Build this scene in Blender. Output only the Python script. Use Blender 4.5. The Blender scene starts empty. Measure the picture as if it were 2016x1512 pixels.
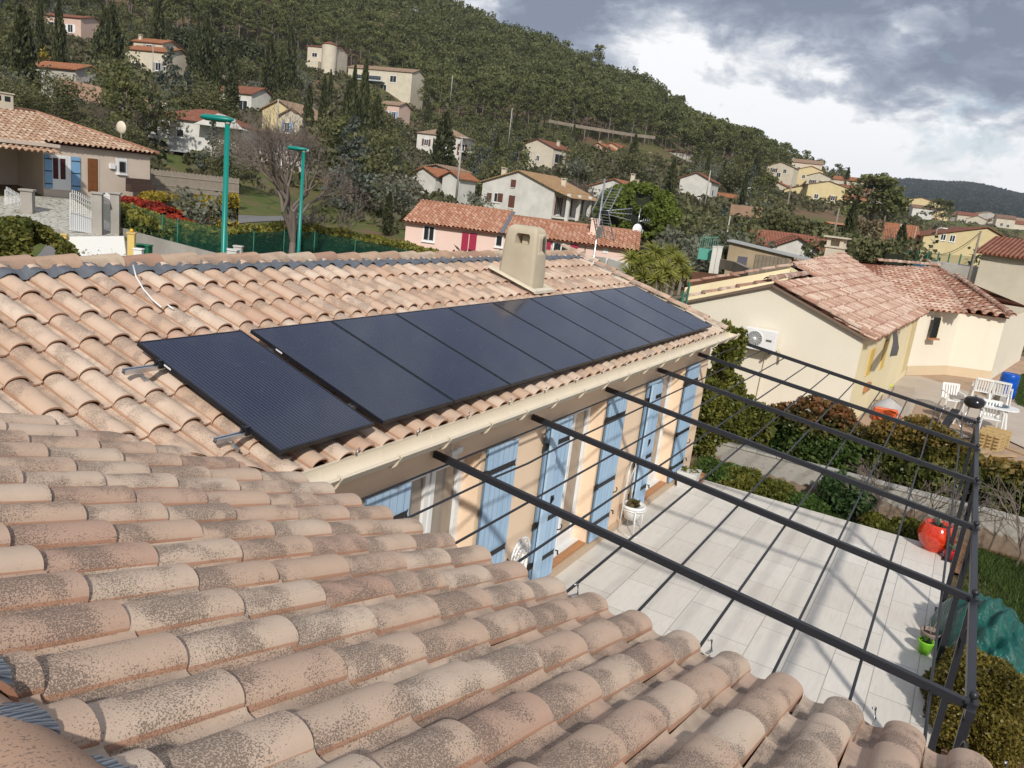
import bpy, math, random
import numpy as np
from mathutils import Vector, Matrix
random.seed(7); RNG=np.random.default_rng(7)
SC=bpy.context.scene; COL=SC.collection
# ------------------------------------------------------------------ camera
F=1553.48; CXP,CYP=1008.,756.; H=4.95
PIT,ROL,YAW=0.24018193,0.1208261,0.50647379
def _axes(p,r,y):
    cy,sy=math.cos(y),math.sin(y)
    f=np.array([math.cos(p)*cy,math.cos(p)*sy,-math.sin(p)]); rt=np.array([sy,-cy,0.]); up=np.cross(rt,f)
    r2=rt*math.cos(r)+up*math.sin(r); return r2,np.cross(r2,f),f
CA,CB,CC=_axes(PIT,ROL,YAW)
def ray(px,py):
    d=CA*(px-CXP)/F-CB*(py-CYP)/F+CC
    return d/np.linalg.norm(d)
CAM=np.array([0,0,H])
def GX(px,py,x): d=ray(px,py); return CAM+d*(x/d[0])
def GY(px,py,y): d=ray(px,py); return CAM+d*(y/d[1])
def GZ(px,py,z): d=ray(px,py); return CAM+d*((z-H)/d[2])
def GD(px,py,dist): d=ray(px,py); return CAM+d*(dist/math.hypot(d[0],d[1]))
cam=bpy.data.cameras.new('camera'); co=bpy.data.objects.new('camera',cam); COL.objects.link(co)
cam.sensor_width=36; cam.lens=36*F/2016; cam.clip_start=0.05; cam.clip_end=9000
co.matrix_world=Matrix(((CA[0],CB[0],-CC[0],0),(CA[1],CB[1],-CC[1],0),(CA[2],CB[2],-CC[2],H),(0,0,0,1)))
SC.camera=co
# ------------------------------------------------------------------ sun and sky
SUNV=np.array([-1.48,-1.0,1.28]); SUNV/=np.linalg.norm(SUNV)
sl=bpy.data.lights.new('sun','SUN'); sl.energy=3.25; sl.angle=math.radians(2.2); sl.color=(1,.95,.87)
so=bpy.data.objects.new('sun',sl); COL.objects.link(so)
so.rotation_euler=Vector(SUNV).to_track_quat('Z','Y').to_euler()
SC.view_settings.view_transform='Standard'; SC.view_settings.look='None'; SC.view_settings.exposure=0.22; SC.view_settings.gamma=1
world=bpy.data.worlds.new('World'); SC.world=world; world.use_nodes=True
def build_world():
    nt=world.node_tree; N=nt.nodes; L=nt.links; N.clear()
    out=N.new('ShaderNodeOutputWorld'); bg=N.new('ShaderNodeBackground')
    sky=N.new('ShaderNodeTexSky'); sky.sky_type='NISHITA'; sky.sun_disc=False
    sky.sun_elevation=math.asin(SUNV[2]); sky.sun_rotation=math.atan2(SUNV[0],SUNV[1])
    sky.air_density=1; sky.dust_density=1.5
    tc=N.new('ShaderNodeTexCoord')
    sep=N.new('ShaderNodeSeparateXYZ'); L.new(tc.outputs['Generated'],sep.inputs[0])
    def M(op,a,b=None,clamp=False):
        n=N.new('ShaderNodeMath'); n.operation=op; n.use_clamp=clamp
        for i,v in enumerate((a,b)):
            if v is None: continue
            if isinstance(v,(int,float)): n.inputs[i].default_value=v
            else: L.new(v,n.inputs[i])
        return n.outputs[0]
    def noise(scale,detail,rough,dist=0.,vec=None):
        n=N.new('ShaderNodeTexNoise'); n.inputs['Scale'].default_value=scale; n.inputs['Detail'].default_value=detail
        n.inputs['Roughness'].default_value=rough; n.inputs['Distortion'].default_value=dist
        L.new(vec,n.inputs['Vector']); return n.outputs['Fac']
    # cloud layer: project the view direction on a high flat deck
    zz=M('MAXIMUM',M('ADD',sep.outputs['Z'],0.16),0.03)
    cx=M('DIVIDE',sep.outputs['X'],zz); cy=M('DIVIDE',sep.outputs['Y'],zz)
    cmb=N.new('ShaderNodeCombineXYZ'); L.new(cx,cmb.inputs[0]); L.new(cy,cmb.inputs[1])
    def blob(px,py,rad,sy=1.):      # soft patch of sky round a fixed direction
        d=ray(px,py)
        n=N.new('ShaderNodeVectorMath'); n.operation='SUBTRACT'; L.new(tc.outputs['Generated'],n.inputs[0]); n.inputs[1].default_value=tuple(d)
        s=N.new('ShaderNodeVectorMath'); s.operation='MULTIPLY'; L.new(n.outputs[0],s.inputs[0]); s.inputs[1].default_value=(1,1,sy)
        l=N.new('ShaderNodeVectorMath'); l.operation='LENGTH'; L.new(s.outputs[0],l.inputs[0])
        return M('SUBTRACT',1.0,M('DIVIDE',l.outputs['Value'],rad),True)
    # cumulus brightness
    n1=noise(1.6,9,.62,.4,cmb.outputs[0])
    sq=N.new('ShaderNodeVectorMath'); sq.operation='MULTIPLY'; L.new(tc.outputs['Generated'],sq.inputs[0]); sq.inputs[1].default_value=(1,1,2.0)
    n2=noise(6.5,12,.58,.25,sq.outputs[0])
    n3=noise(19,10,.62,.4,sq.outputs[0])
    white=M('ADD',M('MULTIPLY',blob(1600,265,.30,1.9),.80),M('MULTIPLY',blob(1900,345,.30,2.2),.55))
    white=M('ADD',white,M('MULTIPLY',blob(1400,120,.18,1.8),.55))
    white=M('ADD',white,M('MULTIPLY',blob(820,-10,.16,2.),.7))
    dark=M('ADD',M('MULTIPLY',blob(1850,110,.26,1.9),.72),M('MULTIPLY',blob(1250,-10,.30,2.6),.62))
    dark=M('ADD',dark,M('MULTIPLY',blob(1640,175,.13,2.2),.42))
    dark=M('ADD',dark,M('MULTIPLY',blob(1080,50,.16,2.2),.28))
    v=M('ADD',M('MULTIPLY',M('SUBTRACT',n2,.5),2.0),M('MULTIPLY',M('SUBTRACT',n3,.5),1.3))
    v=M('ADD',v,M('MULTIPLY',M('SUBTRACT',n1,.5),.6))
    n4=noise(10.5,12,.55,.15,sq.outputs[0]); puff=M('MULTIPLY',M('SUBTRACT',n4,.47),14.,True)
    v=M('ADD',v,M('MULTIPLY',M('SUBTRACT',puff,.55),.26)); v=M('ADD',v,M('SUBTRACT',white,dark)); v=M('ADD',v,.50)
    cr=N.new('ShaderNodeValToRGB'); L.new(v,cr.inputs[0]); e=cr.color_ramp.elements
    e[0].position=0.0; e[0].color=(.20,.235,.31,1); e[1].position=1.0; e[1].color=(.90,.905,.92,1)
    for p,c in ((.3,(.28,.32,.40)),(.52,(.40,.44,.52)),(.68,(.54,.57,.63)),(.84,(.72,.74,.77))):
        x=e.new(p); x.color=c+(1,)
    # blue gap
    gap=M('ADD',M('MULTIPLY',blob(1890,280,.12,1.3),1.0),M('MULTIPLY',M('SUBTRACT',noise(13,9,.6,.4,sq.outputs[0]),.5),3.6))
    gap=M('MULTIPLY',M('SUBTRACT',gap,.55),2.2,True)
    skyc=N.new('ShaderNodeVectorMath'); skyc.operation='SCALE'; L.new(sky.outputs[0],skyc.inputs[0]); skyc.inputs['Scale'].default_value=0.10
    mixg=N.new('ShaderNodeMix'); mixg.data_type='RGBA'; L.new(M('MULTIPLY',gap,.5),mixg.inputs[0]); L.new(cr.outputs[0],mixg.inputs[6]); L.new(skyc.outputs[0],mixg.inputs[7])
    # below the horizon a plain dark tone
    lo=N.new('ShaderNodeMix'); lo.data_type='RGBA'; L.new(M('MULTIPLY',M('ADD',sep.outputs['Z'],.03),25.,True),lo.inputs[0]); lo.inputs[6].default_value=(.12,.13,.12,1); L.new(mixg.outputs[2],lo.inputs[7])
    L.new(lo.outputs[2],bg.inputs[0]); bg.inputs[1].default_value=1.0
    L.new(bg.outputs[0],out.inputs[0])
build_world()
# ------------------------------------------------------------------ helpers
def tag(o,label=None,cat=None,group=None,kind=None):
    if label: o['label']=label
    if cat: o['category']=cat
    if group: o['group']=group
    if kind: o['kind']=kind
    return o
def empty(name,loc=(0,0,0),rz=0.,label=None,cat=None,group=None):
    o=bpy.data.objects.new(name,None); COL.objects.link(o); o.location=loc; o.rotation_euler=(0,0,rz); o.empty_display_size=.2
    return tag(o,label,cat,group)
def copy_tree(o,parent=None):
    c=o.copy(); COL.objects.link(c)
    if parent: c.parent=parent; c.matrix_parent_inverse=o.matrix_parent_inverse.copy()
    for ch in list(o.children): copy_tree(ch,c)
    return c
class MB:
    def __init__(s): s.v=[]; s.f=[]; s.m=[]; s.s=[]
    def add(s,vs,fs,m=0,smooth=False):
        b=len(s.v); s.v+= [tuple(map(float,p)) for p in vs]
        for f in fs: s.f.append(tuple(i+b for i in f)); s.m.append(m); s.s.append(smooth)
        return s
    def box(s,lo,hi,m=0):
        (a,b,c),(d,e,f)=lo,hi
        return s.add([(a,b,c),(d,b,c),(d,e,c),(a,e,c),(a,b,f),(d,b,f),(d,e,f),(a,e,f)],[(0,3,2,1),(4,5,6,7),(0,1,5,4),(1,2,6,5),(2,3,7,6),(3,0,4,7)],m)
    def obox(s,c,ax,ay,az,m=0):   # centre and three half axes
        c,ax,ay,az=map(np.array,(c,ax,ay,az)); P=[]
        for k in (-1,1):
            for i,j in ((-1,-1),(1,-1),(1,1),(-1,1)): P.append(c+i*ax+j*ay+k*az)
        return s.add(P,[(0,3,2,1),(4,5,6,7),(0,1,5,4),(1,2,6,5),(2,3,7,6),(3,0,4,7)],m)
    def bar(s,p,q,w,h=None,m=0,up=(0,0,1)):
        p,q=np.array(p,float),np.array(q,float); h=h or w; d=q-p; L_=np.linalg.norm(d); d/=L_
        u=np.array(up,float); sd=np.cross(d,u)
        if np.linalg.norm(sd)<1e-4: sd=np.cross(d,[1,0,0])
        sd/=np.linalg.norm(sd); u=np.cross(sd,d)
        return s.obox((p+q)/2,d*L_/2,sd*w/2,u*h/2,m)
    def tube(s,pts,r,n=8,m=0,cap=True):
        pts=[np.array(p,float) for p in pts]; rr=r if hasattr(r,'__len__') else [r]*len(pts); rings=[]; up=np.array([.13,.21,.97])
        for i,p in enumerate(pts):
            d=pts[min(i+1,len(pts)-1)]-pts[max(i-1,0)]; d/=np.linalg.norm(d)+1e-12
            a=np.cross(d,up); 
            if np.linalg.norm(a)<.05: a=np.cross(d,[1,0,0])
            a/=np.linalg.norm(a); b=np.cross(d,a)
            rings.append([p+rr[i]*(math.cos(2*math.pi*k/n)*a+math.sin(2*math.pi*k/n)*b) for k in range(n)])
        V=[q for g in rings for q in g]; Fs=[]
        for i in range(len(pts)-1):
            for k in range(n): Fs.append((i*n+k,i*n+(k+1)%n,(i+1)*n+(k+1)%n,(i+1)*n+k))
        if cap: Fs.append(tuple(range(n))[::-1]); Fs.append(tuple((len(pts)-1)*n+k for k in range(n)))
        return s.add(V,Fs,m,True)
    def lathe(s,prof,c=(0,0,0),n=24,m=0,axis='z',smooth=True):
        V=[];Fs=[]
        for r,z in prof:
            for k in range(n):
                a=2*math.pi*k/n; x,y=r*math.cos(a),r*math.sin(a)
                V.append((c[0]+x,c[1]+y,c[2]+z) if axis=='z' else ((c[0]+z,c[1]+x,c[2]+y) if axis=='x' else (c[0]+x,c[1]+z,c[2]+y)))
        for i in range(len(prof)-1):
            for k in range(n): Fs.append((i*n+k,i*n+(k+1)%n,(i+1)*n+(k+1)%n,(i+1)*n+k))
        return s.add(V,Fs,m,smooth)
    def ball(s,c,r,n=12,m=0,sc=(1,1,1)):
        V=[];Fs=[];R_=max(4,n//2)
        for i in range(R_+1):
            t=math.pi*i/R_
            for k in range(n):
                a=2*math.pi*k/n; V.append((c[0]+r*sc[0]*math.sin(t)*math.cos(a),c[1]+r*sc[1]*math.sin(t)*math.sin(a),c[2]+r*sc[2]*math.cos(t)))
        for i in range(R_):
            for k in range(n): Fs.append((i*n+k,(i+1)*n+k,(i+1)*n+(k+1)%n,i*n+(k+1)%n))
        return s.add(V,Fs,m,True)
    def prism(s,poly,ext,m=0):    # planar polygon (3D points) extruded by vector
        P=[np.array(p,float) for p in poly]; e=np.array(ext,float); n=len(P)
        return s.add(P+[p+e for p in P],[tuple(range(n))[::-1],tuple(range(n,2*n))]+[(i,(i+1)%n,n+(i+1)%n,n+i) for i in range(n)],m)
    def build(s,name,mats,parent=None,bevel=0.,flip=False):
        me=bpy.data.meshes.new(name); me.from_pydata(s.v,[],s.f); me.update()
        mats=mats if isinstance(mats,(list,tuple)) else [mats]
        for x in mats: me.materials.append(x)
        if len(mats)>1: me.polygons.foreach_set('material_index',s.m)
        me.polygons.foreach_set('use_smooth',s.s)
        o=bpy.data.objects.new(name,me); COL.objects.link(o)
        if parent: o.parent=parent
        if bevel:
            b=o.modifiers.new('bevel','BEVEL'); b.width=bevel; b.segments=2; b.limit_method='ANGLE'; b.angle_limit=math.radians(40)
        return o
def np_mesh(name,V,Fq,mat,parent=None,attrs=None,smooth=False,k=4):
    """fast mesh from numpy: V (n,3), Fq (m,k) faces"""
    me=bpy.data.meshes.new(name); n=len(V); m=len(Fq)
    me.vertices.add(n); me.vertices.foreach_set('co',np.ascontiguousarray(V,dtype=np.float32).ravel())
    me.loops.add(m*k); me.loops.foreach_set('vertex_index',np.ascontiguousarray(Fq,dtype=np.int32).ravel())
    me.polygons.add(m); me.polygons.foreach_set('loop_start',np.arange(0,m*k,k,dtype=np.int32))
    if smooth: me.polygons.foreach_set('use_smooth',np.ones(m,dtype=bool))
    me.update(calc_edges=True)
    for an,(kind,dat) in (attrs or {}).items():
        a=me.attributes.new(an,kind,'POINT')
        if kind=='FLOAT2': a.data.foreach_set('vector',np.ascontiguousarray(dat,dtype=np.float32).ravel())
        elif kind=='FLOAT_VECTOR': a.data.foreach_set('vector',np.ascontiguousarray(dat,dtype=np.float32).ravel())
        else: a.data.foreach_set('value',np.ascontiguousarray(dat,dtype=np.float32).ravel())
    for x in (mat if isinstance(mat,(list,tuple)) else [mat]): me.materials.append(x)
    o=bpy.data.objects.new(name,me); COL.objects.link(o)
    if parent: o.parent=parent
    return o
# ------------------------------------------------------------------ materials
class NT:
    def __init__(s,name):
        s.mat=bpy.data.materials.new(name); s.mat.use_nodes=True; s.t=s.mat.node_tree; s.N=s.t.nodes; s.L=s.t.links
        s.b=s.N['Principled BSDF']; s.o=s.N['Material Output']
    def put(s,v,inp):
        if isinstance(v,(int,float)):
            try: inp.default_value=v
            except Exception: inp.default_value=(v,v,v,1)
        elif isinstance(v,(tuple,list)): inp.default_value=tuple(v)+((1,) if len(v)==3 and len(inp.default_value)==4 else ())
        else: s.L.new(v,inp)
    def math(s,op,a,b=0.,clamp=False):
        n=s.N.new('ShaderNodeMath'); n.operation=op; n.use_clamp=clamp; s.put(a,n.inputs[0]); s.put(b,n.inputs[1]); return n.outputs[0]
    def mix(s,f,a,b,mode='MIX'):
        n=s.N.new('ShaderNodeMix'); n.data_type='RGBA'; n.blend_type=mode; s.put(f,n.inputs[0]); s.put(a,n.inputs[6]); s.put(b,n.inputs[7]); return n.outputs[2]
    def coord(s,k='Object'): return s.N.new('ShaderNodeTexCoord').outputs[k]
    def pos(s): return s.N.new('ShaderNodeNewGeometry').outputs['Position']
    def attr(s,name,out='Vector'):
        n=s.N.new('ShaderNodeAttribute'); n.attribute_name=name; return n.outputs[out]
    def sep(s,v): n=s.N.new('ShaderNodeSeparateXYZ'); s.L.new(v,n.inputs[0]); return n.outputs
    def comb(s,x,y,z): n=s.N.new('ShaderNodeCombineXYZ'); s.put(x,n.inputs[0]); s.put(y,n.inputs[1]); s.put(z,n.inputs[2]); return n.outputs[0]
    def noise(s,scale,detail=4,rough=.55,dist=0.,vec=None,out='Fac'):
        n=s.N.new('ShaderNodeTexNoise'); n.inputs['Scale'].default_value=scale; n.inputs['Detail'].default_value=detail; n.inputs['Roughness'].default_value=rough; n.inputs['Distortion'].default_value=dist
        s.L.new(vec if vec is not None else s.coord(),n.inputs['Vector']); return n.outputs[out]
    def vor(s,scale,vec=None,out='Distance',feat='F1'):
        n=s.N.new('ShaderNodeTexVoronoi'); n.feature=feat; n.inputs['Scale'].default_value=scale; s.L.new(vec if vec is not None else s.coord(),n.inputs['Vector']); return n.outputs[out]
    def ramp(s,f,stops,interp='LINEAR'):
        n=s.N.new('ShaderNodeValToRGB'); s.L.new(f,n.inputs[0]); e=n.color_ramp.elements; n.color_ramp.interpolation=interp
        while len(e)>1: e.remove(e[-1])
        e[0].position=stops[0][0]; e[0].color=_c(stops[0][1])
        for p,c in stops[1:]: x=e.new(p); x.color=_c(c)
        return n.outputs[0]
    def step(s,f,lo,hi):
        n=s.N.new('ShaderNodeMapRange'); n.interpolation_type='SMOOTHSTEP'; s.put(f,n.inputs[0]); n.inputs[1].default_value=lo; n.inputs[2].default_value=hi; return n.outputs[0]
    def scale(s,v,k):
        n=s.N.new('ShaderNodeVectorMath'); n.operation='MULTIPLY'; s.put(v,n.inputs[0]); n.inputs[1].default_value=k if hasattr(k,'__len__') else (k,k,k); return n.outputs[0]
    def addv(s,a,b):
        n=s.N.new('ShaderNodeVectorMath'); n.operation='ADD'; s.put(a,n.inputs[0]); s.put(b,n.inputs[1]); return n.outputs[0]
    def bump(s,h,st=.3,d=.01):
        n=s.N.new('ShaderNodeBump'); n.inputs['Strength'].default_value=st; n.inputs['Distance'].default_value=d; s.L.new(h,n.inputs['Height']); s.L.new(n.outputs[0],s.b.inputs['Normal']); return n
    def done(s,col,rough=.8,metal=0.,spec=.3):
        s.put(col,s.b.inputs['Base Color']); s.put(rough,s.b.inputs['Roughness']); s.put(metal,s.b.inputs['Metallic']); s.put(spec,s.b.inputs['Specular IOR Level']); return s.mat
def _c(c): return (c,c,c,1) if isinstance(c,(int,float)) else tuple(c)+(1,) if len(c)==3 else tuple(c)
def plain(name,col,rough=.6,metal=0.,spec=.4,var=.12,scale=6.,bump=0.):
    t=NT(name); n=t.noise(scale,5,.6,vec=t.pos()); d=tuple(x*(1-var) for x in col); e=tuple(min(1,x*(1+var)) for x in col)
    c=t.mix(n,d,e)
    if bump: t.bump(t.noise(scale*12,4,vec=t.pos()),bump,.004)
    return t.done(c,rough,metal,spec)
def stucco(name,col,dirt=.12,streak=.25,grain=60.,low=None):
    t=NT(name); p=t.pos()
    n=t.noise(.7,6,.6,vec=p); c=t.mix(t.step(n,.3,.7),tuple(x*(1-dirt) for x in col),col)
    st=t.noise(1.,5,.6,vec=t.scale(p,(3.5,3.5,.35))); c=t.mix(t.math('MULTIPLY',t.step(st,.55,.8),streak),c,tuple(x*.62 for x in col))
    f=t.noise(grain,3,.6,vec=p); c=t.mix(t.math('MULTIPLY',f,.18),c,tuple(x*.7 for x in col))
    t.bump(f,.35,.006)
    return t.done(c,.92,0,.15)
def tile_mat(name,base,speck,dark=(.16,.12,.10),red=(.38,.19,.12),pale=(.62,.50,.40),fine=170.,amount=1.,varred=.3,bump=.5,lichen=0.):
    """clay tile: every tile has its own tone and its own band of fine dark speckle"""
    t=NT(name); uv=t.attr('tuv'); tc=t.attr('tc'); s=t.sep(uv); r=t.sep(tc)
    p=t.pos()
    col=t.mix(t.step(r[0],.15,.95),base,pale); col=t.mix(t.math('MULTIPLY',t.step(r[1],1-varred,1.),.75),col,red)
    soft=t.noise(5.,4,.6,vec=t.addv(p,t.scale(tc,(3,5,7)))); col=t.mix(t.math('MULTIPLY',t.step(soft,.35,.75),.35),col,tuple(x*.8 for x in base))
    # speckle band: strongest in the upper two thirds of the tile, offset per tile
    off=t.math('MULTIPLY',r[2],.75)
    band=t.math('SUBTRACT',1.,t.math('ABSOLUTE',t.math('MULTIPLY',t.math('SUBTRACT',t.math('SUBTRACT',s[1],.35),off),1.9)),True)
    blot=t.noise(6.,1,.4,.3,vec=t.addv(p,t.scale(tc,(9,4,2))))
    amt=t.math('MULTIPLY',t.math('ADD',t.math('MULTIPLY',band,.55),t.math('MULTIPLY',t.step(blot,.4,.72),.55)),amount)
    fn=t.noise(fine,2,.6,.3,vec=p)
    thr=t.math('MAXIMUM',t.math('SUBTRACT',.70,t.math('MULTIPLY',amt,.25)),.475)
    m=t.math('MULTIPLY',t.math('SUBTRACT',fn,thr),13.,True)
    dk=t.math('MULTIPLY',t.step(amt,.45,1.25),.32)
    col=t.mix(dk,col,speck)
    col=t.mix(t.math('MULTIPLY',m,.72),col,dark)
    dirt=t.math('MULTIPLY',t.step(s[0],.64,.74),t.math('MULTIPLY',t.step(t.noise(4.,5,.6,vec=p),.35,.7),.55)); col=t.mix(dirt,col,(.20,.155,.125))
    if lichen:
        ln=t.noise(40.,3,.6,vec=p); lm=t.math('MULTIPLY',t.step(ln,.64,.7),lichen); col=t.mix(lm,col,(.62,.60,.54))
    edge=t.math('MAXIMUM',t.math('LESS_THAN',s[1],.0005),t.math('LESS_THAN',s[0],.006)); col=t.mix(t.math('MULTIPLY',edge,.8),col,tuple(x*y for x,y in zip(red,(.95,.8,.68))))
    t.bump(t.math('SUBTRACT',t.math('MULTIPLY',fn,.35),m),bump,.0025)
    return t.done(col,.9,0,.12)
# ------------------------------------------------------------------ clay tile roof builder
def arch_profile(W,n,hh=.075,aw=.66):
    """one tile's cross-section: a half-round cover then a shallow channel; returns u and height"""
    P=[]; a=aw*W
    na=max(3,int(n*.68)); nb=max(2,n-na)
    for i in range(na+1):
        t=math.pi*i/na; P.append((a/2-a/2*math.cos(t), hh*(math.sin(t)**.85 if 0<i<na else 0.)+(.012 if i==0 else 0)))
        if i==0: P.insert(0,(-.0005,-.006))
    for i in range(1,nb+1):
        t=i/nb; P.append((a+(W-a)*t, -.010*math.sin(math.pi*t)+(.006 if i==nb else 0)))
    return np.array(P)
def clip_poly(poly,pl):
    """poly: list of arrays [u,v,rest..]; keep a*u+b*v<=c"""
    a,b,c=pl; out=[]
    for i in range(len(poly)):
        p,q=poly[i],poly[(i+1)%len(poly)]; dp=a*p[0]+b*p[1]-c; dq=a*q[0]+b*q[1]-c
        if dp<=0: out.append(p)
        if (dp<0<dq) or (dq<0<dp): t=dp/(dp-dq); out.append(p+(q-p)*t)
    return out
def tile_roof(name,O,U,D,Lu,Lv,mat,parent=None,W=.257,C=.42,n=16,nv=3,planes=(),lift=.028,thick=.013,jit=.006,hh=.075,seed=1,cutj=0.,u0=0.,lip=True,skip=()):
    """O: eave corner, U: unit along the eave, D: unit up the slope. planes: (a,b,c) in (u,v): keep a*u+b*v<=c."""
    rg=np.random.default_rng(seed); O,U,D=np.array(O,float),np.array(U,float),np.array(D,float); Nn=np.cross(U,D); Nn/=np.linalg.norm(Nn)
    if Nn[2]<0: Nn=-Nn
    prof=arch_profile(W,n,hh); npf=len(prof); V=[];Fc=[];TUV=[];TC=[];nvx=0; poly_extra=[]
    nu=int(math.ceil(Lu/W)); nc=int(math.ceil(Lv/C))
    for i in range(nu):
        for j in range(nc):
            du=rg.normal(0,jit*.4); dv=rg.normal(0,jit*1.3); dn=rg.normal(0,jit*.35); rot=rg.normal(0,jit*.8); tcx=rg.random(3)
            ub=u0+i*W; vb=j*C
            cs=[(ub,vb),(ub+W,vb),(ub,vb+C),(ub+W,vb+C)]
            inn=True; outp=False
            for (a,b,c) in planes:
                ds=[a*x+b*y-c for x,y in cs]
                if max(ds)>-.06*(abs(a)+abs(b)): inn=False
                if min(ds)>0: outp=True
            if outp or (i,j) in skip: continue
            rows=[]
            vs=np.linspace(0,1,nv+1)
            v0=vb+dv-(.02 if j else 0.); v1=vb+C+.035
            for t in vs:
                vv=v0+(v1-v0)*t; sc=1-.10*t
                uu=ub+du+prof[:,0]*1.0+(W*.33-prof[:,0])*(.06*t)*(prof[:,1]>0)+rot*(t-.5)*.3; hz=prof[:,1]*sc+lift*(1-t)+dn
                rows.append(np.stack([uu,np.full(npf,vv),hz,prof[:,0]/W,np.full(npf,t)],1))
            if lip:   # front edge thickness and a bit of underside
                f0=rows[0].copy(); f0[:,2]-=thick; f1=f0.copy(); f1[:,1]+=.10; f1[:,2]-=.004; rows=[f1,f0]+rows
            G=np.concatenate(rows); nr=len(rows); base=np.arange(npf-1)
            Q=[]
            for r_ in range(nr-1):
                a=r_*npf+base; Q.append(np.stack([a,a+1,a+1+npf,a+npf],1))
            Q=np.concatenate(Q)
            if inn:
                V.append(G); Fc.append(Q+nvx); TC.append(np.tile(tcx,(len(G),1))); nvx+=len(G)
            else:
                jj=rg.normal(0,cutj) if cutj else 0.
                for f in Q:
                    pl=[G[k] for k in f]
                    for (a,b,c) in planes:
                        pl=clip_poly(pl,(a,b,c+jj*math.hypot(a,b)))
                        if len(pl)<3: break
                    if len(pl)>=3: poly_extra.append((np.array(pl),tcx))
    for pl,tcx in poly_extra:   # fan the clipped polygons into quads (degenerate quads avoided by repeating a midpoint)
        k=len(pl)
        for q in range(1,k-1,2):
            if q+2<=k-1: ids=[0,q,q+1,q+2]; P=pl[ids]
            else: P=np.array([pl[0],pl[q],(pl[q]+pl[q+1])/2,pl[q+1]])
            V.append(P); Fc.append(np.array([[0,1,2,3]])+nvx); TC.append(np.tile(tcx,(4,1))); nvx+=4
    G=np.concatenate(V); Fq=np.concatenate(Fc); T=np.concatenate(TC)
    X=O+G[:,0:1]*U+G[:,1:2]*D+G[:,2:3]*Nn
    # make normals point up
    fn=np.cross(X[Fq[:,1]]-X[Fq[:,0]],X[Fq[:,2]]-X[Fq[:,0]])
    if (fn@Nn).sum()<0: Fq=Fq[:,::-1]
    return np_mesh(name,X,Fq,mat,parent,{'tuv':('FLOAT2',G[:,3:5]),'tc':('FLOAT_VECTOR',T)},smooth=True)
def sharp(o,deg=35):
    me=o.data
    try: me.set_sharp_from_angle(angle=math.radians(deg))
    except Exception: pass
# ------------------------------------------------------------------ shared materials
AL=0.28551423; CS,SN,TN=math.cos(AL),math.sin(AL),math.tan(AL)
M_tileA=tile_mat('clay_tile_weathered',(.53,.38,.28),(.37,.28,.22),dark=(.20,.145,.115),red=(.47,.30,.22),pale=(.61,.485,.385),fine=160,amount=1.3,varred=.28)
M_tileN=tile_mat('clay_tile_near',(.49,.355,.268),(.33,.255,.205),dark=(.165,.125,.105),red=(.425,.27,.205),pale=(.56,.445,.35),fine=190,amount=1.38,varred=.25,bump=.9,lichen=.12)
M_ridge=tile_mat('ridge_tile_clay',(.44,.29,.20),(.30,.22,.17),red=(.34,.19,.14),pale=(.52,.42,.32),fine=120,amount=.7,varred=.35)
M_wall=stucco('peach_render',(.86,.655,.475),dirt=.05,streak=.10,grain=90)
M_gut=plain('beige_gutter',(.68,.60,.47),.45,var=.10,scale=3)
def lead():
    t=NT('pleated_lead'); p=t.pos(); s=t.sep(p); w=t.math('SINE',t.math('MULTIPLY',t.math('ADD',s[1],t.math('MULTIPLY',s[0],.15)),520.),0); c=t.mix(t.noise(9,4,.6,vec=p),(.17,.19,.22),(.34,.36,.40)); c=t.mix(t.math('MULTIPLY',t.step(w,.2,-.8),.5),c,(.05,.06,.08)); t.bump(w,.8,.006); return t.done(c,.5,.4,.4)
M_lead=lead()
M_black=plain('black_powder_coat',(.022,.023,.028),.42,var=.15)
M_white=plain('white_pvc',(.78,.78,.77),.35,var=.03)
M_mortar=plain('pale_mortar',(.55,.52,.47),.95,var=.25,scale=20,bump=.5)
M_blue=None
def shutter_mat():
    t=NT('blue_painted_boards'); p=t.coord(); s=t.sep(p)
    x=t.math('MULTIPLY',s[0],9.6); fr=t.math('FRACT',x,0); g=t.step(t.math('ABSOLUTE',t.math('SUBTRACT',fr,.5)),.455,.49)
    n=t.noise(1.,5,.6,vec=t.scale(p,(14,14,1.6))); c=t.mix(t.step(n,.3,.75),(.33,.49,.67),(.43,.585,.75))
    c=t.mix(t.math('MULTIPLY',g,.75),c,(.06,.12,.2))
    t.bump(t.math('SUBTRACT',n,g),.4,.006); return t.done(c,.55,0,.3)
M_blue=shutter_mat()
M_blueplain=plain('blue_paint',(.40,.56,.73),.55,var=.06)
def glass_mat(name,col=(.05,.06,.07),rough=.06):
    t=NT(name); return t.done(col,rough,0,.6)
M_glass=glass_mat('dark_window_glass')
M_curtain=plain('beige_curtain',(.34,.26,.185),.85,var=.3,scale=3)
M_terra=plain('terracotta_floor_tile',(.42,.205,.095),.6,var=.22,scale=9)
M_alu=plain('aluminium',(.55,.56,.58),.3,metal=.9,var=.05)
M_iron=plain('black_iron',(.02,.02,.022),.5)
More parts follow.
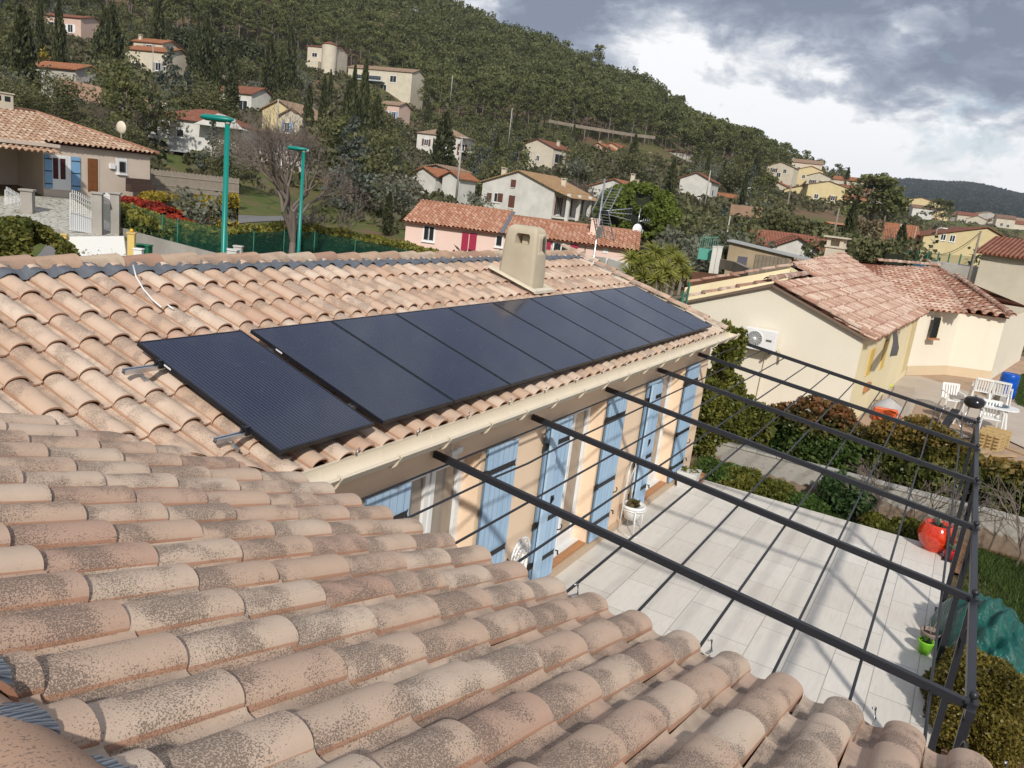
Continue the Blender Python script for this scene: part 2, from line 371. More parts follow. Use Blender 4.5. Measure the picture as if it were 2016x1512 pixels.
# ------------------------------------------------------------------ the house we stand on
house=empty('house',(9,7,0),0,'peach rendered house with clay tiled roof and blue shutters around the pale terrace','house')
def par(o,p):
    o.parent=p; o.matrix_parent_inverse=Matrix.Translation(-Vector(p.location)) if p.rotation_euler.z==0 else p.matrix_basis.inverted(); return o
def hp(planeXY,O,U,D):   # half plane a*X+b*Y<=c written in roof coordinates
    a,b,c=planeXY; return (a*U[0]+b*U[1],a*D[0]+b*D[1],c-a*O[0]-b*O[1])
VAL=7.56
O1=np.array((0.3,3.80,2.782)); U1=np.array((1.,0,0)); D1=np.array((0,CS,SN))
XE=14.93
roof=tile_roof('roof',O1,U1,D1,XE-.3,3.52,M_tileA,None,n=18,nv=3,planes=[hp((-1,-1,-VAL),O1,U1,D1),hp((0,1,7.13),O1,U1,D1),hp((1,0,XE-.1),O1,U1,D1)],u0=.14,cutj=.012,seed=3)
par(roof,house); sharp(roof,40)
k=.055; nU=math.hypot(1,k)
U2=np.array((k,1,0))/nU; D2=np.array((-CS,CS*k,SN)); D2[:2]/=nU/1.0
O2=np.array((3.87-.059*6.3-.02,-3.0,2.782))
roof2=tile_roof('roof',O2,U2,D2,10.2,3.22,M_tileN,None,W=.262,n=26,nv=5,hh=.062,lift=.022,planes=[hp((1,1,VAL+.03),O2,U2,D2),(0,1,3.10)],u0=-.143,cutj=.03,seed=8,jit=.008)
par(roof2,house); sharp(roof2,40); tag(roof2,'weathered clay tile slope of the near wing in the foreground')
# back slopes and inner structure (solid underlay so that nothing shows through)
m=MB()
zr=2.76+3.33*TN
m.add([(0.4,3.9,2.74),(XE-.1,3.9,2.74),(XE-.1,7.15,2.70+3.33*TN),(0.4,7.15,2.70+3.33*TN)],[(0,1,2,3)])
m.add([(XE-.1,7.15,zr),(XE-.1,10.5,2.78),(-2.2,10.5,2.78),(-2.2,7.15,zr)],[(0,1,2,3)])
m.add([(3.4,-3,2.70),(3.7,3.9,2.73),(.7,7.15,zr-.09),(.5,-3,zr-.12)],[(0,1,2,3)])
par(m.build('roof_underlay',plain('roof_underlay',(.05,.035,.03),.9)),house)
O3=np.array((XE-.1,10.5,2.782)); r3=tile_roof('roof',O3,(-1,0,0),np.array((0,-CS,SN)),17,3.4,M_tileA,None,n=7,nv=1,lip=False,seed=5,planes=[(0,1,3.4)]); par(r3,house)
O4=np.array((-2.3,10.5,2.782)); r4=tile_roof('roof',(-2.3,7.1,2.782),(0,-1,0),np.array((CS,0,SN)),10.1,3.1,M_tileN,None,n=7,nv=1,lip=False,seed=6,planes=[(0,1,3.05)]); par(r4,house)
# walls
def wall_with_openings(x0,x1,z0,z1,y,th,ops):
    m=MB(); xs=x0
    for a,b,zb,zt in ops:
        m.box((xs,y,z0),(a,y+th,z1)); 
        if zb>z0: m.box((a,y,z0),(b,y+th,zb))
        m.box((a,y,zt),(b,y+th,z1)); xs=b
    m.box((xs,y,z0),(x1,y+th,z1)); return m
OPS=[(5.49,6.75,.10,2.30),(8.74,9.95,.10,2.30),(12.19,13.39,.10,2.30)]
wl=wall_with_openings(3.55,14.80,-.4,2.86,4.0,.3,OPS)
wl.prism([(14.803,4.003,-.4),(14.803,10.3,-.4),(14.803,10.3,2.8),(14.803,7.15,zr-.03),(14.803,4.003,2.83)],(-.3,0,0))
wl.box((-2.,10.0,-.4),(14.5,10.297,2.75)); wl.box((3.3,-3.,-.4),(3.55,4.29,2.74)); wl.box((-2.1,-3,-.4),(-1.8,10.2,2.74)); wl.box((-1.8,-3,-.4),(3.3,-2.7,2.74))
par(wl.build('wall',M_wall),house)
# soffit boards under the tiles
m=MB(); m.box((3.6,3.80,2.70),(14.90,4.0,2.755)); m.box((3.45,-3,2.68),(3.66,3.75,2.74)); par(m.build('soffit',M_wall),house)
# rive tiles on the gable edge, ridge tiles, flashing
def half_tiles(name,p0,d,up,n,L_,r,mat,seed=2,taper=.12,seg=10,lift=.02,arc=1.0):
    rg=np.random.default_rng(seed); d=np.array(d,float); d/=np.linalg.norm(d); up=np.array(up,float); sd=np.cross(d,up); sd/=np.linalg.norm(sd); up=np.cross(sd,d)
    V=[];Fq=[];TU=[];TC=[];b=0
    for i in range(n):
        t3=rg.random(3); o=np.array(p0)+d*(i*L_)+rg.normal(0,.004,3)
        rows=[]
        for (s,rr,zz) in ((0.03,r-.016,lift-.004),(-.0,r-.016,lift),(-.0,r,lift),(.33,r*(1-taper*.33),lift*.67),(.66,r*(1-taper*.66),lift*.33),(1.12,r*(1-taper),0)):
            for k_ in range(seg+1):
                a=math.pi*(.5-.5*arc)+math.pi*arc*k_/seg; rows.append(o+d*(L_*s)+sd*(rr*math.cos(a))+up*(rr*math.sin(a)*.8+zz)); TU.append((k_/seg,max(0,s))); TC.append(t3)
        for r_ in range(5):
            for k_ in range(seg): a=b+r_*(seg+1)+k_; Fq.append((a,a+1,a+seg+2,a+seg+1))
        V+=rows; b+=len(rows)
    return np_mesh(name,np.array(V),np.array(Fq),mat,None,{'tuv':('FLOAT2',np.array(TU)),'tc':('FLOAT_VECTOR',np.array(TC))},smooth=True)
zrid=2.782+3.35*TN
r=half_tiles('ridge_tiles',(14.95,7.15,zrid+.012),(-1,0,0),(0,0,1),34,.425,.135,M_ridge,seg=12); par(r,house); sharp(r)
Pn=O2+D2*3.13; r=half_tiles('ridge_tiles',tuple(Pn+U2*-.2+np.array((-.01,0,-.03))),tuple(U2),(0,0,1),24,.43,.16,M_ridge,seed=4,seg=16); par(r,house); sharp(r); 
r=half_tiles('verge_tiles',(14.86,3.78,2.862),(0,CS,SN),(0,-SN,CS),9,.42,.085,M_tileA,seed=9); par(r,house); sharp(r)
# white mortar under the verge
m=MB(); m.obox((14.90,5.45,2.78+1.62*TN),(.035,0,0),(0,1.70,1.70*TN),(0,0,.05)); par(m.build('verge_mortar',M_mortar),house)
def flashing(name,O,U,D,u0,u1,vtop,vbot,W,off,ph=0.,step=.02):
    Nn=np.cross(U,D); Nn=Nn if Nn[2]>0 else -Nn
    us=np.arange(u0,u1,step); V=[];nr=6; pr=arch_profile(W,24)
    for u in us:
        q=((u-off)%W); hz=np.interp(q,pr[:,0],pr[:,1]); wob=.018*math.sin(u*9+ph)+.012*math.sin(u*23.)
        for r_ in range(nr):
            t=r_/(nr-1); v=vtop+(vbot+wob+.028*(hz<.02)-vtop)*t
            V.append(O+U*u+D*v+Nn*(.045*(1-t)+(.02+hz*.93)*t+.04*(1-t)+.010+.003*math.sin(u*160+t*5)))
    V=np.array(V); n_=len(us); a=(np.arange(n_-1)[:,None]*nr+np.arange(nr-1)[None,:]).ravel(); Fq=np.stack([a,a+nr,a+nr+1,a+1],1)
    return np_mesh(name,V,Fq,M_lead,None,None,smooth=True)
f=flashing('ridge_flashing',O1,U1,D1,.3,14.5,3.47,3.24,.257,.14); par(f,house)
f=flashing('ridge_flashing',O2,U2,D2,.3,7.,3.12,3.01,.262,-.143,step=.012); par(f,house)
# mortar along the valley
m=MB(); rg=random.Random(4)
pts=[]; rr=[]
for i in range(60):
    t=i/59; x=3.76-3.0*t; y=VAL-x; pts.append((x+rg.uniform(-.02,.02)-.02,y+rg.uniform(-.02,.02),2.782+(3.8-x)*TN+.0+rg.uniform(-.01,.012))); rr.append(rg.uniform(.02,.05))
m.tube(pts,rr,7); par(m.build('valley_mortar',M_mortar),house)
# gutter
def gutter(name,p,q,out,brk,parent):
    p,q,out=np.array(p,float),np.array(q,float),np.array(out,float); d=(q-p)/np.linalg.norm(q-p); m=MB(); n=10; R_=.088
    prof=[]
    for k_ in range(n+1): a=math.pi*k_/n; prof.append((-R_*math.cos(a),-R_*math.sin(a)))
    prof=[(-R_,.03)]+prof
    for k_ in range(7): a=math.pi-2*math.pi*k_/6; prof.append((R_+.012+.012*math.cos(a),.004+.012*math.sin(a)))
    inner=[(x*.95,z*.95+.002) for x,z in prof[:n+2]]
    V=[tuple(o+out*x+np.array((0,0,z))) for o in (p,q) for x,z in prof]; c=len(prof); F_=[(i,i+1,c+i+1,c+i) for i in range(c-1)]
    m.add(V,F_,0,True)
    V=[tuple(o+out*x+np.array((0,0,z))) for o in (p,q) for x,z in inner]; c=len(inner); m.add(V,[(i,c+i,c+i+1,i+1) for i in range(c-1)],0,True)
    for o in (p,q):
        m.add([tuple(o+out*x+np.array((0,0,z))) for x,z in prof[1:n+2]],[tuple(range(n+1))])
    g=par(m.build(name,M_gut),parent)
    L_=np.linalg.norm(q-p); x=.35
    while x<L_:
        m=MB()
        o=p+d*x; pts=[o+out*((R_+.006)*-math.cos(math.pi*k_/8))+np.array((0,0,-(R_+.006)*math.sin(math.pi*k_/8))) for k_ in range(9)]
        pts=pts+[o+out*(R_+.028)+np.array((0,0,.0)),o+out*(R_+.02)+np.array((0,0,.02)),o+out*(R_-.01)+np.array((0,0,.016))]
        for a,b in zip(pts[:-1],pts[1:]): m.bar(a,b,.028,.006,up=d)
        x+=brk; par(m.build('gutter_bracket',M_gut),g)
    return g
gutter('gutter',(3.72,3.665,2.80),(15.0,3.665,2.80),(0,-1,0),.68,house)
gutter('gutter',(3.50,-3,2.72),(3.76,3.55,2.74),(1,-.05,0),.68,house)
m=MB(); m.box((3.75,3.775,2.72),(14.85,3.80,2.83)); par(m.build('fascia',M_gut),house)
# small metal tile clips at the eave
rg=random.Random(3)
for i in range(15,57,3):
    m=MB(); x=.3+.14+.257*(i+.72); c=(x,3.80,2.815)
    m.bar((x,3.88,2.845),(x,3.775,2.825),.018,.004); m.bar((x,3.775,2.825),(x-.01,3.765,2.865),.016,.004); m.tube([(x-.01,3.765,2.86),(x+.03,3.77,2.885),(x+.045,3.79,2.86)],.006,6); par(m.build('tile_clip',M_alu),house)
for i in (7,9,11,14,17):
    m=MB(); q=O2+U2*(-.143+.262*(i+.8))+np.array((.0,0,.02)); m.bar(q+np.array((-.05,0,.03)),q+np.array((.05,0,0)),.018,.004); m.tube([q+np.array((.05,0,0)),q+np.array((.06,.01,.05)),q+np.array((.03,.02,.06))],.006,6); par(m.build('tile_clip',M_alu),house)
# chimney: tapered rendered stack with openings
def chimney():
    c=MB(); X0,X1,Y0,Y1=10.78,11.21,5.84,6.48; zb0=3.28; zt=4.44
    lv=[(3.2,0),(3.7,.005),(4.0,.02),(4.25,.035),(4.34,.045),(4.40,.075),(4.43,.13)]
    def ring(z,ins,rc=.05,n=5):
        P=[]; xa,xb,ya,yb=X0+ins*.8,X1-ins*.8,Y0+ins,Y1-ins
        for (cx,cy,a0) in ((xb-rc,yb-rc,0),(xa+rc,yb-rc,90),(xa+rc,ya+rc,180),(xb-rc,ya+rc,270)):
            for k_ in range(n): a=math.radians(a0+90*k_/(n-1)); P.append((cx+rc*math.cos(a),cy+rc*math.sin(a),z))
        return P
    R_=[ring(z,i) for z,i in lv]; n=len(R_[0]); V=[p for r_ in R_ for p in r_]; F_=[(i*n+k_,i*n+(k_+1)%n,(i+1)*n+(k_+1)%n,(i+1)*n+k_) for i in range(len(lv)-1) for k_ in range(n)]
    F_.append(tuple((len(lv)-1)*n+k_ for k_ in range(n))); c.add(V,F_,0,True)
    o=c.build('chimney',stucco('chimney_render',(.60,.52,.39),dirt=.3,streak=.8,grain=110))
    # cut the openings
    cut=MB(); cut.prism([(10.5,5.99,4.15),(10.5,6.25,4.15),(10.5,6.25,4.27),(10.5,6.22,4.31),(10.5,6.02,4.31),(10.5,5.99,4.28)],(1.2,0,0))
    cut.prism([(10.95,5.6,4.08),(11.08,5.6,4.08),(11.08,5.6,4.26),(11.05,5.6,4.30),(10.98,5.6,4.30),(10.95,5.6,4.26)],(0,.6,0)); cutter=cut.build('cutter',M_iron)
    s=o.modifiers.new('b','BOOLEAN'); s.operation='DIFFERENCE'; s.object=cutter; s.solver='EXACT'
    dg=bpy.context.evaluated_depsgraph_get(); me=bpy.data.meshes.new_from_object(o.evaluated_get(dg)); o.modifiers.clear(); o.data=me
    bpy.data.objects.remove(cutter); sharp(o,50)
    par(o,house)
    f=MB(); sl=TN
    f.add([(10.66,5.74,2.782+1.94*sl+.115),(10.78,5.74,2.782+1.94*sl+.10),(10.78,6.62,2.782+2.82*sl+.10),(10.66,6.62,2.782+2.82*sl+.115)],[(0,1,2,3)])
    def slab(x0,x1,y0,y1,h=.05,off=.09):
        z0=2.782+(y0-3.8)*sl+off; z1=2.782+(y1-3.8)*sl+off
        f.add([(x0,y0,z0),(x1,y0,z0),(x1,y1,z1),(x0,y1,z1),(x0,y0,z0+h),(x1,y0,z0+h),(x1,y1,z1+h),(x0,y1,z1+h)],[(0,3,2,1),(4,5,6,7),(0,1,5,4),(1,2,6,5),(2,3,7,6),(3,0,4,7)])
    slab(10.70,10.76,5.72,6.62); slab(10.763,11.32,5.72,5.80,.045); slab(11.26,11.32,5.803,6.6)
    par(f.build('chimney_flashing',plain('cream_flashing',(.66,.60,.48),.6)),o)
    return o
chimney()
# windows: white frame, glass, curtain, threshold
for i,(a,b,zb,zt) in enumerate(OPS):
    y=4.20; w=MB(); t=.07
    w.box((a,y,zb+.02),(a+t,y+.06,zt)); w.box((b-t,y,zb+.02),(b,y+.06,zt)); w.box((a+t,y,zt-t),(b-t,y+.06,zt)); w.box((a+t,y,zb+.02),(b-t,y+.06,zb+.02+t)); c=(a+b)/2
    for x0,x1 in ((a+t,c-.012),(c+.012,b-t)):
        w.box((x0,y-.02,zb+.1),(x0+.075,y+.04,zt-t-.01)); w.box((x1-.075,y-.02,zb+.1),(x1,y+.04,zt-t-.01)); w.box((x0+.075,y-.02,zb+.1),(x1-.075,y+.04,zb+.22)); w.box((x0+.075,y-.02,zt-t-.1),(x1-.075,y+.04,zt-t-.01))
    w.box((a,y-.10,zb+.0),(b,y-.001,zb+.045))
    fr=par(w.build('window_frame',M_white,bevel=.006),house)
    g=MB(); g.box((a+.14,y+.012,zb+.2),(c-.085,y+.02,zt-.18)); g.box((c+.085,y+.012,zb+.2),(b-.14,y+.02,zt-.18)); par(g.build('glass',NT('pane').done((.30,.25,.20),.08,0,.7)),fr)
    th=MB(); th.box((a+.003,4.003,.02),(b-.003,4.095,.118)); n=4
    for q in range(n):
        x0=a+.006+(b-a-.012)*q/n; th.box((x0+.004,3.985,.10),(x0+(b-a)/n-.006,4.10,.125),0)
    par(th.build('threshold',M_terra),house)
def shutter(x,w,ang,strap,z0=.12,z1=2.29,y=3.955,hinge=-1,label=None):
    """hinged leaf; x is the hinge edge, opens to +x (hinge=-1)"""
    s=empty('shutter'); par(s,house); s.matrix_parent_inverse=Matrix.Identity(4)
    s.location=Vector((x,y,0))-Vector(house.location); s.rotation_euler=(0,0,ang)
    m=MB(); m.box((0,-.015,z0),(w,.015,z1)); b=m.build('boards',M_blue,s,bevel=.003)
    for z in strap:
        m=MB(); m.box((.03,-.023,z-.03),(w-.06,-.0155,z+.03)); m.add([(w-.06,-.022,z-.03),(w-.02,-.022,z-.045),(w-.04,-.022,z),(w-.02,-.022,z+.045),(w-.06,-.022,z+.03)],[(0,1,2,3,4)]); m.box((-.05,-.03,z-.04),(.02,.0,z+.04)); m.build('strap_hinge',M_iron,s)
    m=MB(); m.tube([(w-.02,-.02,.75),(w+.02,-.05,.76),(w+.03,-.06,.80),(w+.01,-.05,.83)],.009,6); m.build('catch',M_iron,s); m=MB(); m.tube([(w+.01,-.02,.45),(w+.02,-.05,.45),(w+.015,-.06,.40)],.012,6); m.build('catch',M_iron,s)
    return s
shutter(4.86,.61,0,(2.0,.55)); shutter(6.79,.61,-.02,(2.02,1.0,.45)); shutter(9.96,.63,-.02,(2.0,1.0,.4)); shutter(13.41,.65,-.02,(2.0,1.05,.4))
for x in (8.13,11.47):
    s=shutter(x,.62,-.03,(2.02,1.0,.45)); m=MB(); m.box((-.03,-.10,.12),(.13,-.07,2.29)); m.build('folded_leaf',M_blueplain,s,bevel=.003)
    m=MB(); m.box((.17,-.035,.12),(.19,-.022,2.2)); m.box((.14,-.07,1.28),(.26,-.04,1.33)); m.tube([(.16,-.06,1.33),(.2,-.1,1.36),(.25,-.08,1.30),(.2,-.06,1.22)],.012,6); m.build('shutter_bolt',M_iron,s)
m=MB(); m.box((6.07,3.93,2.36),(6.17,4.0,2.44)); m.box((6.2,3.955,2.38),(6.3,4.0,2.44)); m.tube([(6.1,3.95,2.43),(6.03,3.93,2.5),(6.1,3.94,2.6),(6.12,3.95,2.72)],.008,6); par(m.build('wall_sensor',M_white),house)
# ------------------------------------------------------------------ solar panels
P0=np.array((4.866,5.4086,H-1.4773)); PD=np.array((0,-CS,-SN)); PN=np.array((0,-SN,CS)); PL=1.634; PWD=1.004; PP=1.02
def panel_mats():
    t=NT('solar_cells'); uv=t.sep(t.coord('Object'))
    fx=t.math('FRACT',t.math('MULTIPLY',uv[0],31.),0); ln=t.step(t.math('ABSOLUTE',t.math('SUBTRACT',fx,.5)),.44,.485)
    cx=t.math('FRACT',t.math('MULTIPLY',uv[0],6.2),0); cl=t.step(t.math('ABSOLUTE',t.math('SUBTRACT',cx,.5)),.475,.495)
    cy=t.math('FRACT',t.math('MULTIPLY',uv[1],6.3),0); cl2=t.step(t.math('ABSOLUTE',t.math('SUBTRACT',cy,.5)),.482,.496)
    n=t.noise(2.2,5,.6); dust=t.step(t.noise(7,7,.7),.56,.85)
    c=t.mix(n,(.007,.011,.030),(.012,.018,.048)); c=t.mix(t.math('MULTIPLY',t.math('MAXIMUM',cl,cl2),.18),c,(.006,.007,.012)); c=t.mix(t.math('MULTIPLY',ln,.28),c,(.30,.33,.42)); c=t.mix(t.math('MULTIPLY',dust,.12),c,(.25,.27,.30))
    t.b.inputs['Coat Weight'].default_value=.32; t.b.inputs['Coat Roughness'].default_value=.06
    return t.done(c,t.math('ADD',.20,t.math('MULTIPLY',dust,.25)),0,.2)
M_cell=panel_mats(); M_frame=plain('black_anodised_frame',(.012,.013,.018),.35)
def make_panel():
    root=empty('solar_panel',(0,0,0)); m=MB(); t=.035; f=.012
    m.box((0,-PL,-t),(PWD,-PL+f,0)); m.box((0,-f,-t),(PWD,0,0)); m.box((0,-PL+f,-t),(f,-f,0)); m.box((PWD-f,-PL+f,-t),(PWD,-f,0)); m.box((f,-PL+f,-t+.002),(PWD-f,-f,-t+.006))
    m.build('frame',M_frame,root)
    g=MB(); g.add([(f,-PL+f,-.003),(PWD-f,-PL+f,-.003),(PWD-f,-f,-.003),(f,-f,-.003)],[(0,1,2,3)]); g.build('glass',M_cell,root)
    l=MB(); l.box((-.0015,-.42,-.026),(.0,-.34,-.012)); l.build('sticker',M_white,root)
    c=MB(); c.box((PWD*.28,-PL-.006,-.012),(PWD*.42,-PL-.0005,.003)); c.build('clamp',M_frame,root)
    return root
def place_panel(o,p):
    o.location=Vector(p); o.rotation_euler=(AL,0,0)
pa=make_panel(); labs=['second solar panel from the near end of the row, beside the gap','third solar panel from the near end','fourth solar panel from the near end','fifth solar panel from the near end','middle solar panel just below the chimney, sixth from the near end','seventh solar panel from the near end, fourth from the gable','third solar panel from the far gable end','solar panel next to last at the far gable end','last solar panel of the row, at the far gable end']
pans=[]
for i in range(9):
    o=pa if i==0 else copy_tree(pa)
    place_panel(o,P0+np.array((i*PP,0,0))+PN*(.0 if i else 0)); tag(o,labs[i],'solar panel','solar panels on the tiled roof'); pans.append(o)
o=copy_tree(pa)
nP=PN; d_=ray(262,672); kk=nP@(P0-CAM); tl=CAM+d_*(kk/(nP@d_)); d_=ray(560,888); bl=CAM+d_*(kk/(nP@d_)); print('panel1',tl,bl,P0, np.linalg.norm(tl-bl))
d_=ray(480,648); tr=CAM+d_*(kk/(nP@d_)); print(tr)
place_panel(o,(tl[0]*.5+bl[0]*.5,tl[1]*.5+(bl[1]+PL*CS)*.5,tl[2]*.5+.5*(bl[2]+PL*SN))); tag(o,'nearest solar panel, blue and finely lined, set apart by a gap with rail ends showing','solar panel','solar panels on the tiled roof')
pn1=np.array(o.location)
# rails and hooks
for q,(vv,lab,xx) in enumerate(((.30,'upper aluminium mounting rail sticking out from under the nearest solar panel',.30),(1.30,'lower aluminium mounting rail sticking out from under the nearest solar panel',.27))):
    c=pn1+PD*vv-PN*.055; rt=empty('mounting_rail',tuple(c),0,lab,'mounting rail','mounting rails of the solar panels'); m=MB()
    x0,x1=-xx,10.3
    for (yy,zz,w_,h_) in ((0,-.016,.04,.004),(-.018,0,.004,.03),(.018,0,.004,.03),(0,0,.036,.003),(-.013,.0165,.012,.003),(.013,.0165,.012,.003)):
        a=np.array((x0,0,0))+np.array((0,-CS,-SN))*-yy+PN*zz; b=a+np.array((x1-x0,0,0)); m.bar(a,b,w_,h_,up=PN)
    m.build('rail',M_alu,rt)
    for hx in [x0+.14,x0+.62]+[x0+.62+1.2*j for j in range(1,8)]:
        h=MB(); a=np.array((hx,0,0)); h.bar(a-PN*.02+PD*.03,a-PN*.05+PD*.03,.03,.006,up=(1,0,0)); h.bar(a-PN*.05+PD*.03,a-PN*.05+PD*.075,.03,.006); h.bar(a-PN*.05+PD*.075,a-PN*.12+PD*.085,.032,.006,up=(0,1,0)); h.build('roof_hook',M_alu,rt)
    h=MB(); h.box((-.03,-.03,-.01),(.01,.03,.055)); h.tube([(-.03,0,.03),(-.05,0,.02)],.008,6); h.build('end_clamp',M_frame,rt)
# cable from the ridge
pts=[]
for px,py,off in ((262,522,.19),(268,545,.15),(283,570,.13),(300,590,.115),(318,605,.11),(326,602,.12),(330,600,.12),(342,609,.105)):
    d_=ray(px,py); k2=nP@(P0-CAM)-.12+ (off-.10); pts.append(CAM+d_*(k2/(nP@d_)))
m=MB(); m.tube(pts[:5],.007,8); m.tube(pts[6:],.007,8); tag(m.build('cable',M_white),'white cable lying down the tiles from the roof ridge','cable')
# ------------------------------------------------------------------ terrace and pergola
def terrace_mat():
    t=NT('pale_terrace_tiles'); p=t.pos(); b=t.N.new('ShaderNodeTexBrick'); b.offset=.33; b.inputs['Scale'].default_value=1.; b.inputs['Mortar Size'].default_value=.006; b.inputs['Mortar Smooth'].default_value=.3
    b.inputs['Brick Width'].default_value=.9; b.inputs['Row Height'].default_value=.45; b.inputs['Color1'].default_value=(.70,.66,.60,1); b.inputs['Color2'].default_value=(.63,.59,.53,1); b.inputs['Mortar'].default_value=(.33,.31,.28,1)
    t.L.new(p,b.inputs['Vector'])
    n=t.noise(1.,6,.65,.3,vec=t.scale(p,(3,22,3))); c=t.mix(t.math('MULTIPLY',t.step(n,.35,.8),.35),b.outputs[0],(.44,.41,.37)); n2=t.noise(.5,4,.6,vec=p); c=t.mix(t.math('MULTIPLY',t.step(n2,.42,.7),.28),c,(.47,.40,.32)); n3=t.noise(3.1,7,.7,vec=p); c=t.mix(t.math('MULTIPLY',t.step(n3,.56,.72),.22),c,(.33,.29,.24))
    t.bump(n,.08,.003); return t.done(c,.6,0,.3)
TX1=14.48; TY0=-.67
m=MB(); m.box((3.3,TY0,-.28),(TX1,4.0,0)); tag(m.build('terrace',terrace_mat()),kind='structure')
m=MB(); m.box((3.6,3.93,.004),(14.48,3.995,.09)); par(m.build('skirting',plain('beige_skirting',(.50,.38,.27),.6)),house)
perg=empty('pergola',(10,1.7,0),0,'black metal pergola frame over the pale terrace, fixed under the gutter','pergola')
def pp(o): o.parent=perg; o.matrix_parent_inverse=Matrix.Translation(-Vector(perg.location)); return o
RX=[5.84,7.74,9.83,11.85,13.96,16.30]; ZA,ZB=H-2.485,H-3.03
RX=[3.9]+RX
def rz(y): return ZA+(ZB-ZA)*(4.0-y)/4.6
for i,x in enumerate(RX[1:]):
    m=MB(); zb=ZB+(-.0 if i<5 else -.06)
    m.bar((x,3.98 if x<14.8 else 3.75,ZA),(x,-.60,zb),.045,.066); pp(m.build('rafter',M_black,bevel=.004))
for y in (3.80,3.38,2.92,2.46,2.01,1.53,1.05,.57,.09,-.37):
    m=MB(); a=(3.9,y,rz(y)-.025); pts=[a]+[(x,y,rz(y)-.025+(0 if abs(y-2.92)>.01 or x!=7.74 else -.0)) for x in RX[1:]]
    if abs(y-3.38)<.01: pts=[(3.9,y,rz(y)-.02),(5.84,y,rz(y)-.02),(6.6,y,rz(y)-.045),(7.5,y,rz(y)-.02),(16.3,y,rz(y)-.02)]
    m.tube(pts,.011,8); pp(m.build('rod',M_black))
m=MB(); m.bar((5.72,-.62,ZB-.02),(16.36,-.62,ZB-.08),.058,.075); pp(m.build('front_beam',M_black,bevel=.004))
for i,x in enumerate(RX[1:]):
    zt=ZB-.02-(x-5.8)*.0057; m=MB(); m.bar((x,-.62,-.25 if x>14.5 else 0),(x,-.62,zt),.06,.06); 
    m.box((x-.08,-.70,0.002),(x+.08,-.54,.012)) if x<14.4 else None
    pp(m.build('post',M_black,bevel=.004))
    m=MB(); m.box((x-.042,-.662,zt+.038),(x+.042,-.578,zt+.052)); m.tube([(x,-.62,zt+.05),(x,-.62,zt+.08)],.012,8); m.ball((x,-.62,zt+.10),.032,14); pp(m.build('finial',M_black))
    for sx,sy in ((1,0),(-1,0)):
        R_=.42; pts=[]
        for k_ in range(9):
            a=math.pi/2*k_/8; h=R_*(1-math.cos(a)); v=R_*math.sin(a); pts.append((x+sx*(.03+h),-.62+sy*(.03+h),zt-.06-R_*1.1+v*1.1))
        m=MB()
        for a_,b_ in zip(pts[:-1],pts[1:]): m.bar(a_,b_,.012,.016,up=(sy,sx,0))
        pp(m.build('brace',M_black))
# ------------------------------------------------------------------ terrain
def az_of(px): d=ray(px,485+.1213*(px-1934)); return math.atan2(d[1],d[0])
TCOL={-250:[(30,-.2),(40,.5),(52,2.0),(80,6),(120,12),(160,20),(220,35),(300,58),(400,90),(520,125),(900,140)],
0:[(30,-.25),(36,-.2),(42,.8),(52,2.1),(80,5.5),(120,10.4),(160,17),(220,28),(300,48),(400,85),(520,120),(900,140)],
400:[(30,-.25),(40,-.2),(55,1.2),(85,4.2),(120,8.8),(160,14.5),(210,24),(280,40),(380,78),(500,112),(900,130)],
700:[(30,-.3),(45,-.4),(70,.8),(100,5),(140,10.5),(180,16.5),(250,29),(350,58),(450,93),(520,104),(700,90)],
850:[(30,-.3),(50,-.5),(80,1.5),(110,4),(150,7.5),(170,9),(230,18),(280,29),(350,54),(450,88),(500,92),(650,70)],
1000:[(30,-.3),(50,-.5),(80,0),(105,1),(150,6),(180,8.7),(230,19),(260,27),(340,49),(430,74),(480,75),(600,58)],
1200:[(30,-.3),(60,-.5),(80,0),(110,2.5),(150,8),(200,13.5),(230,19),(260,25),(330,39),(410,57),(450,57),(560,40)],
1400:[(30,-.3),(60,-.4),(80,0),(110,2),(150,6.5),(200,12.5),(260,18.5),(330,27),(390,35),(430,35),(550,20)],
1560:[(30,-.35),(60,-.5),(100,.5),(150,5),(200,9.5),(280,14),(350,20),(380,20),(460,12),(700,12)],
1690:[(30,-.4),(60,-.5),(100,0),(150,4),(220,9.5),(320,17),(500,13),(1200,20),(1800,60),(2600,156),(3200,130)],
1850:[(30,-.4),(60,-.6),(190,-1),(300,5),(450,16),(600,14),(1300,25),(1800,75),(2600,158),(3300,140)],
2016:[(30,-.4),(60,-.8),(190,-1),(300,3),(500,18),(700,16),(1300,25),(1800,70),(2600,146),(3300,130)],
2350:[(30,-.4),(60,-.8),(190,-1),(300,3),(500,10),(700,10),(1300,20),(1800,50),(2600,120),(3300,100)]}
RG=np.array([0,12,20,26,30,34,38,42,46,50,55,60,66,73,80,88,97,107,118,130,143,157,172,188,206,226,248,272,298,326,356,388,424,464,508,560,640,760,920,1150,1400,1700,2000,2300,2600,3000,3600,5000.])
_px=sorted(TCOL,reverse=True); _az=np.array([az_of(p) for p in _px])
_tab=np.array([np.interp(RG,[0]+[a for a,b in TCOL[p]],[-.27]+[b for a,b in TCOL[p]]) for p in _px])
def tz(x,y):
    r=math.hypot(x,y); a=math.atan2(y,x)
    if a<_az[0]-1.2 and a<-1.6: a+=0
    i=np.searchsorted(_az,a)-1; i=max(0,min(len(_az)-2,i)); t=(a-_az[i])/(_az[i+1]-_az[i]); t=max(0,min(1,t)); t=t*t*(3-2*t)
    z=np.interp(r,RG,_tab[i])*(1-t)+np.interp(r,RG,_tab[i+1])*t
    return float(z)
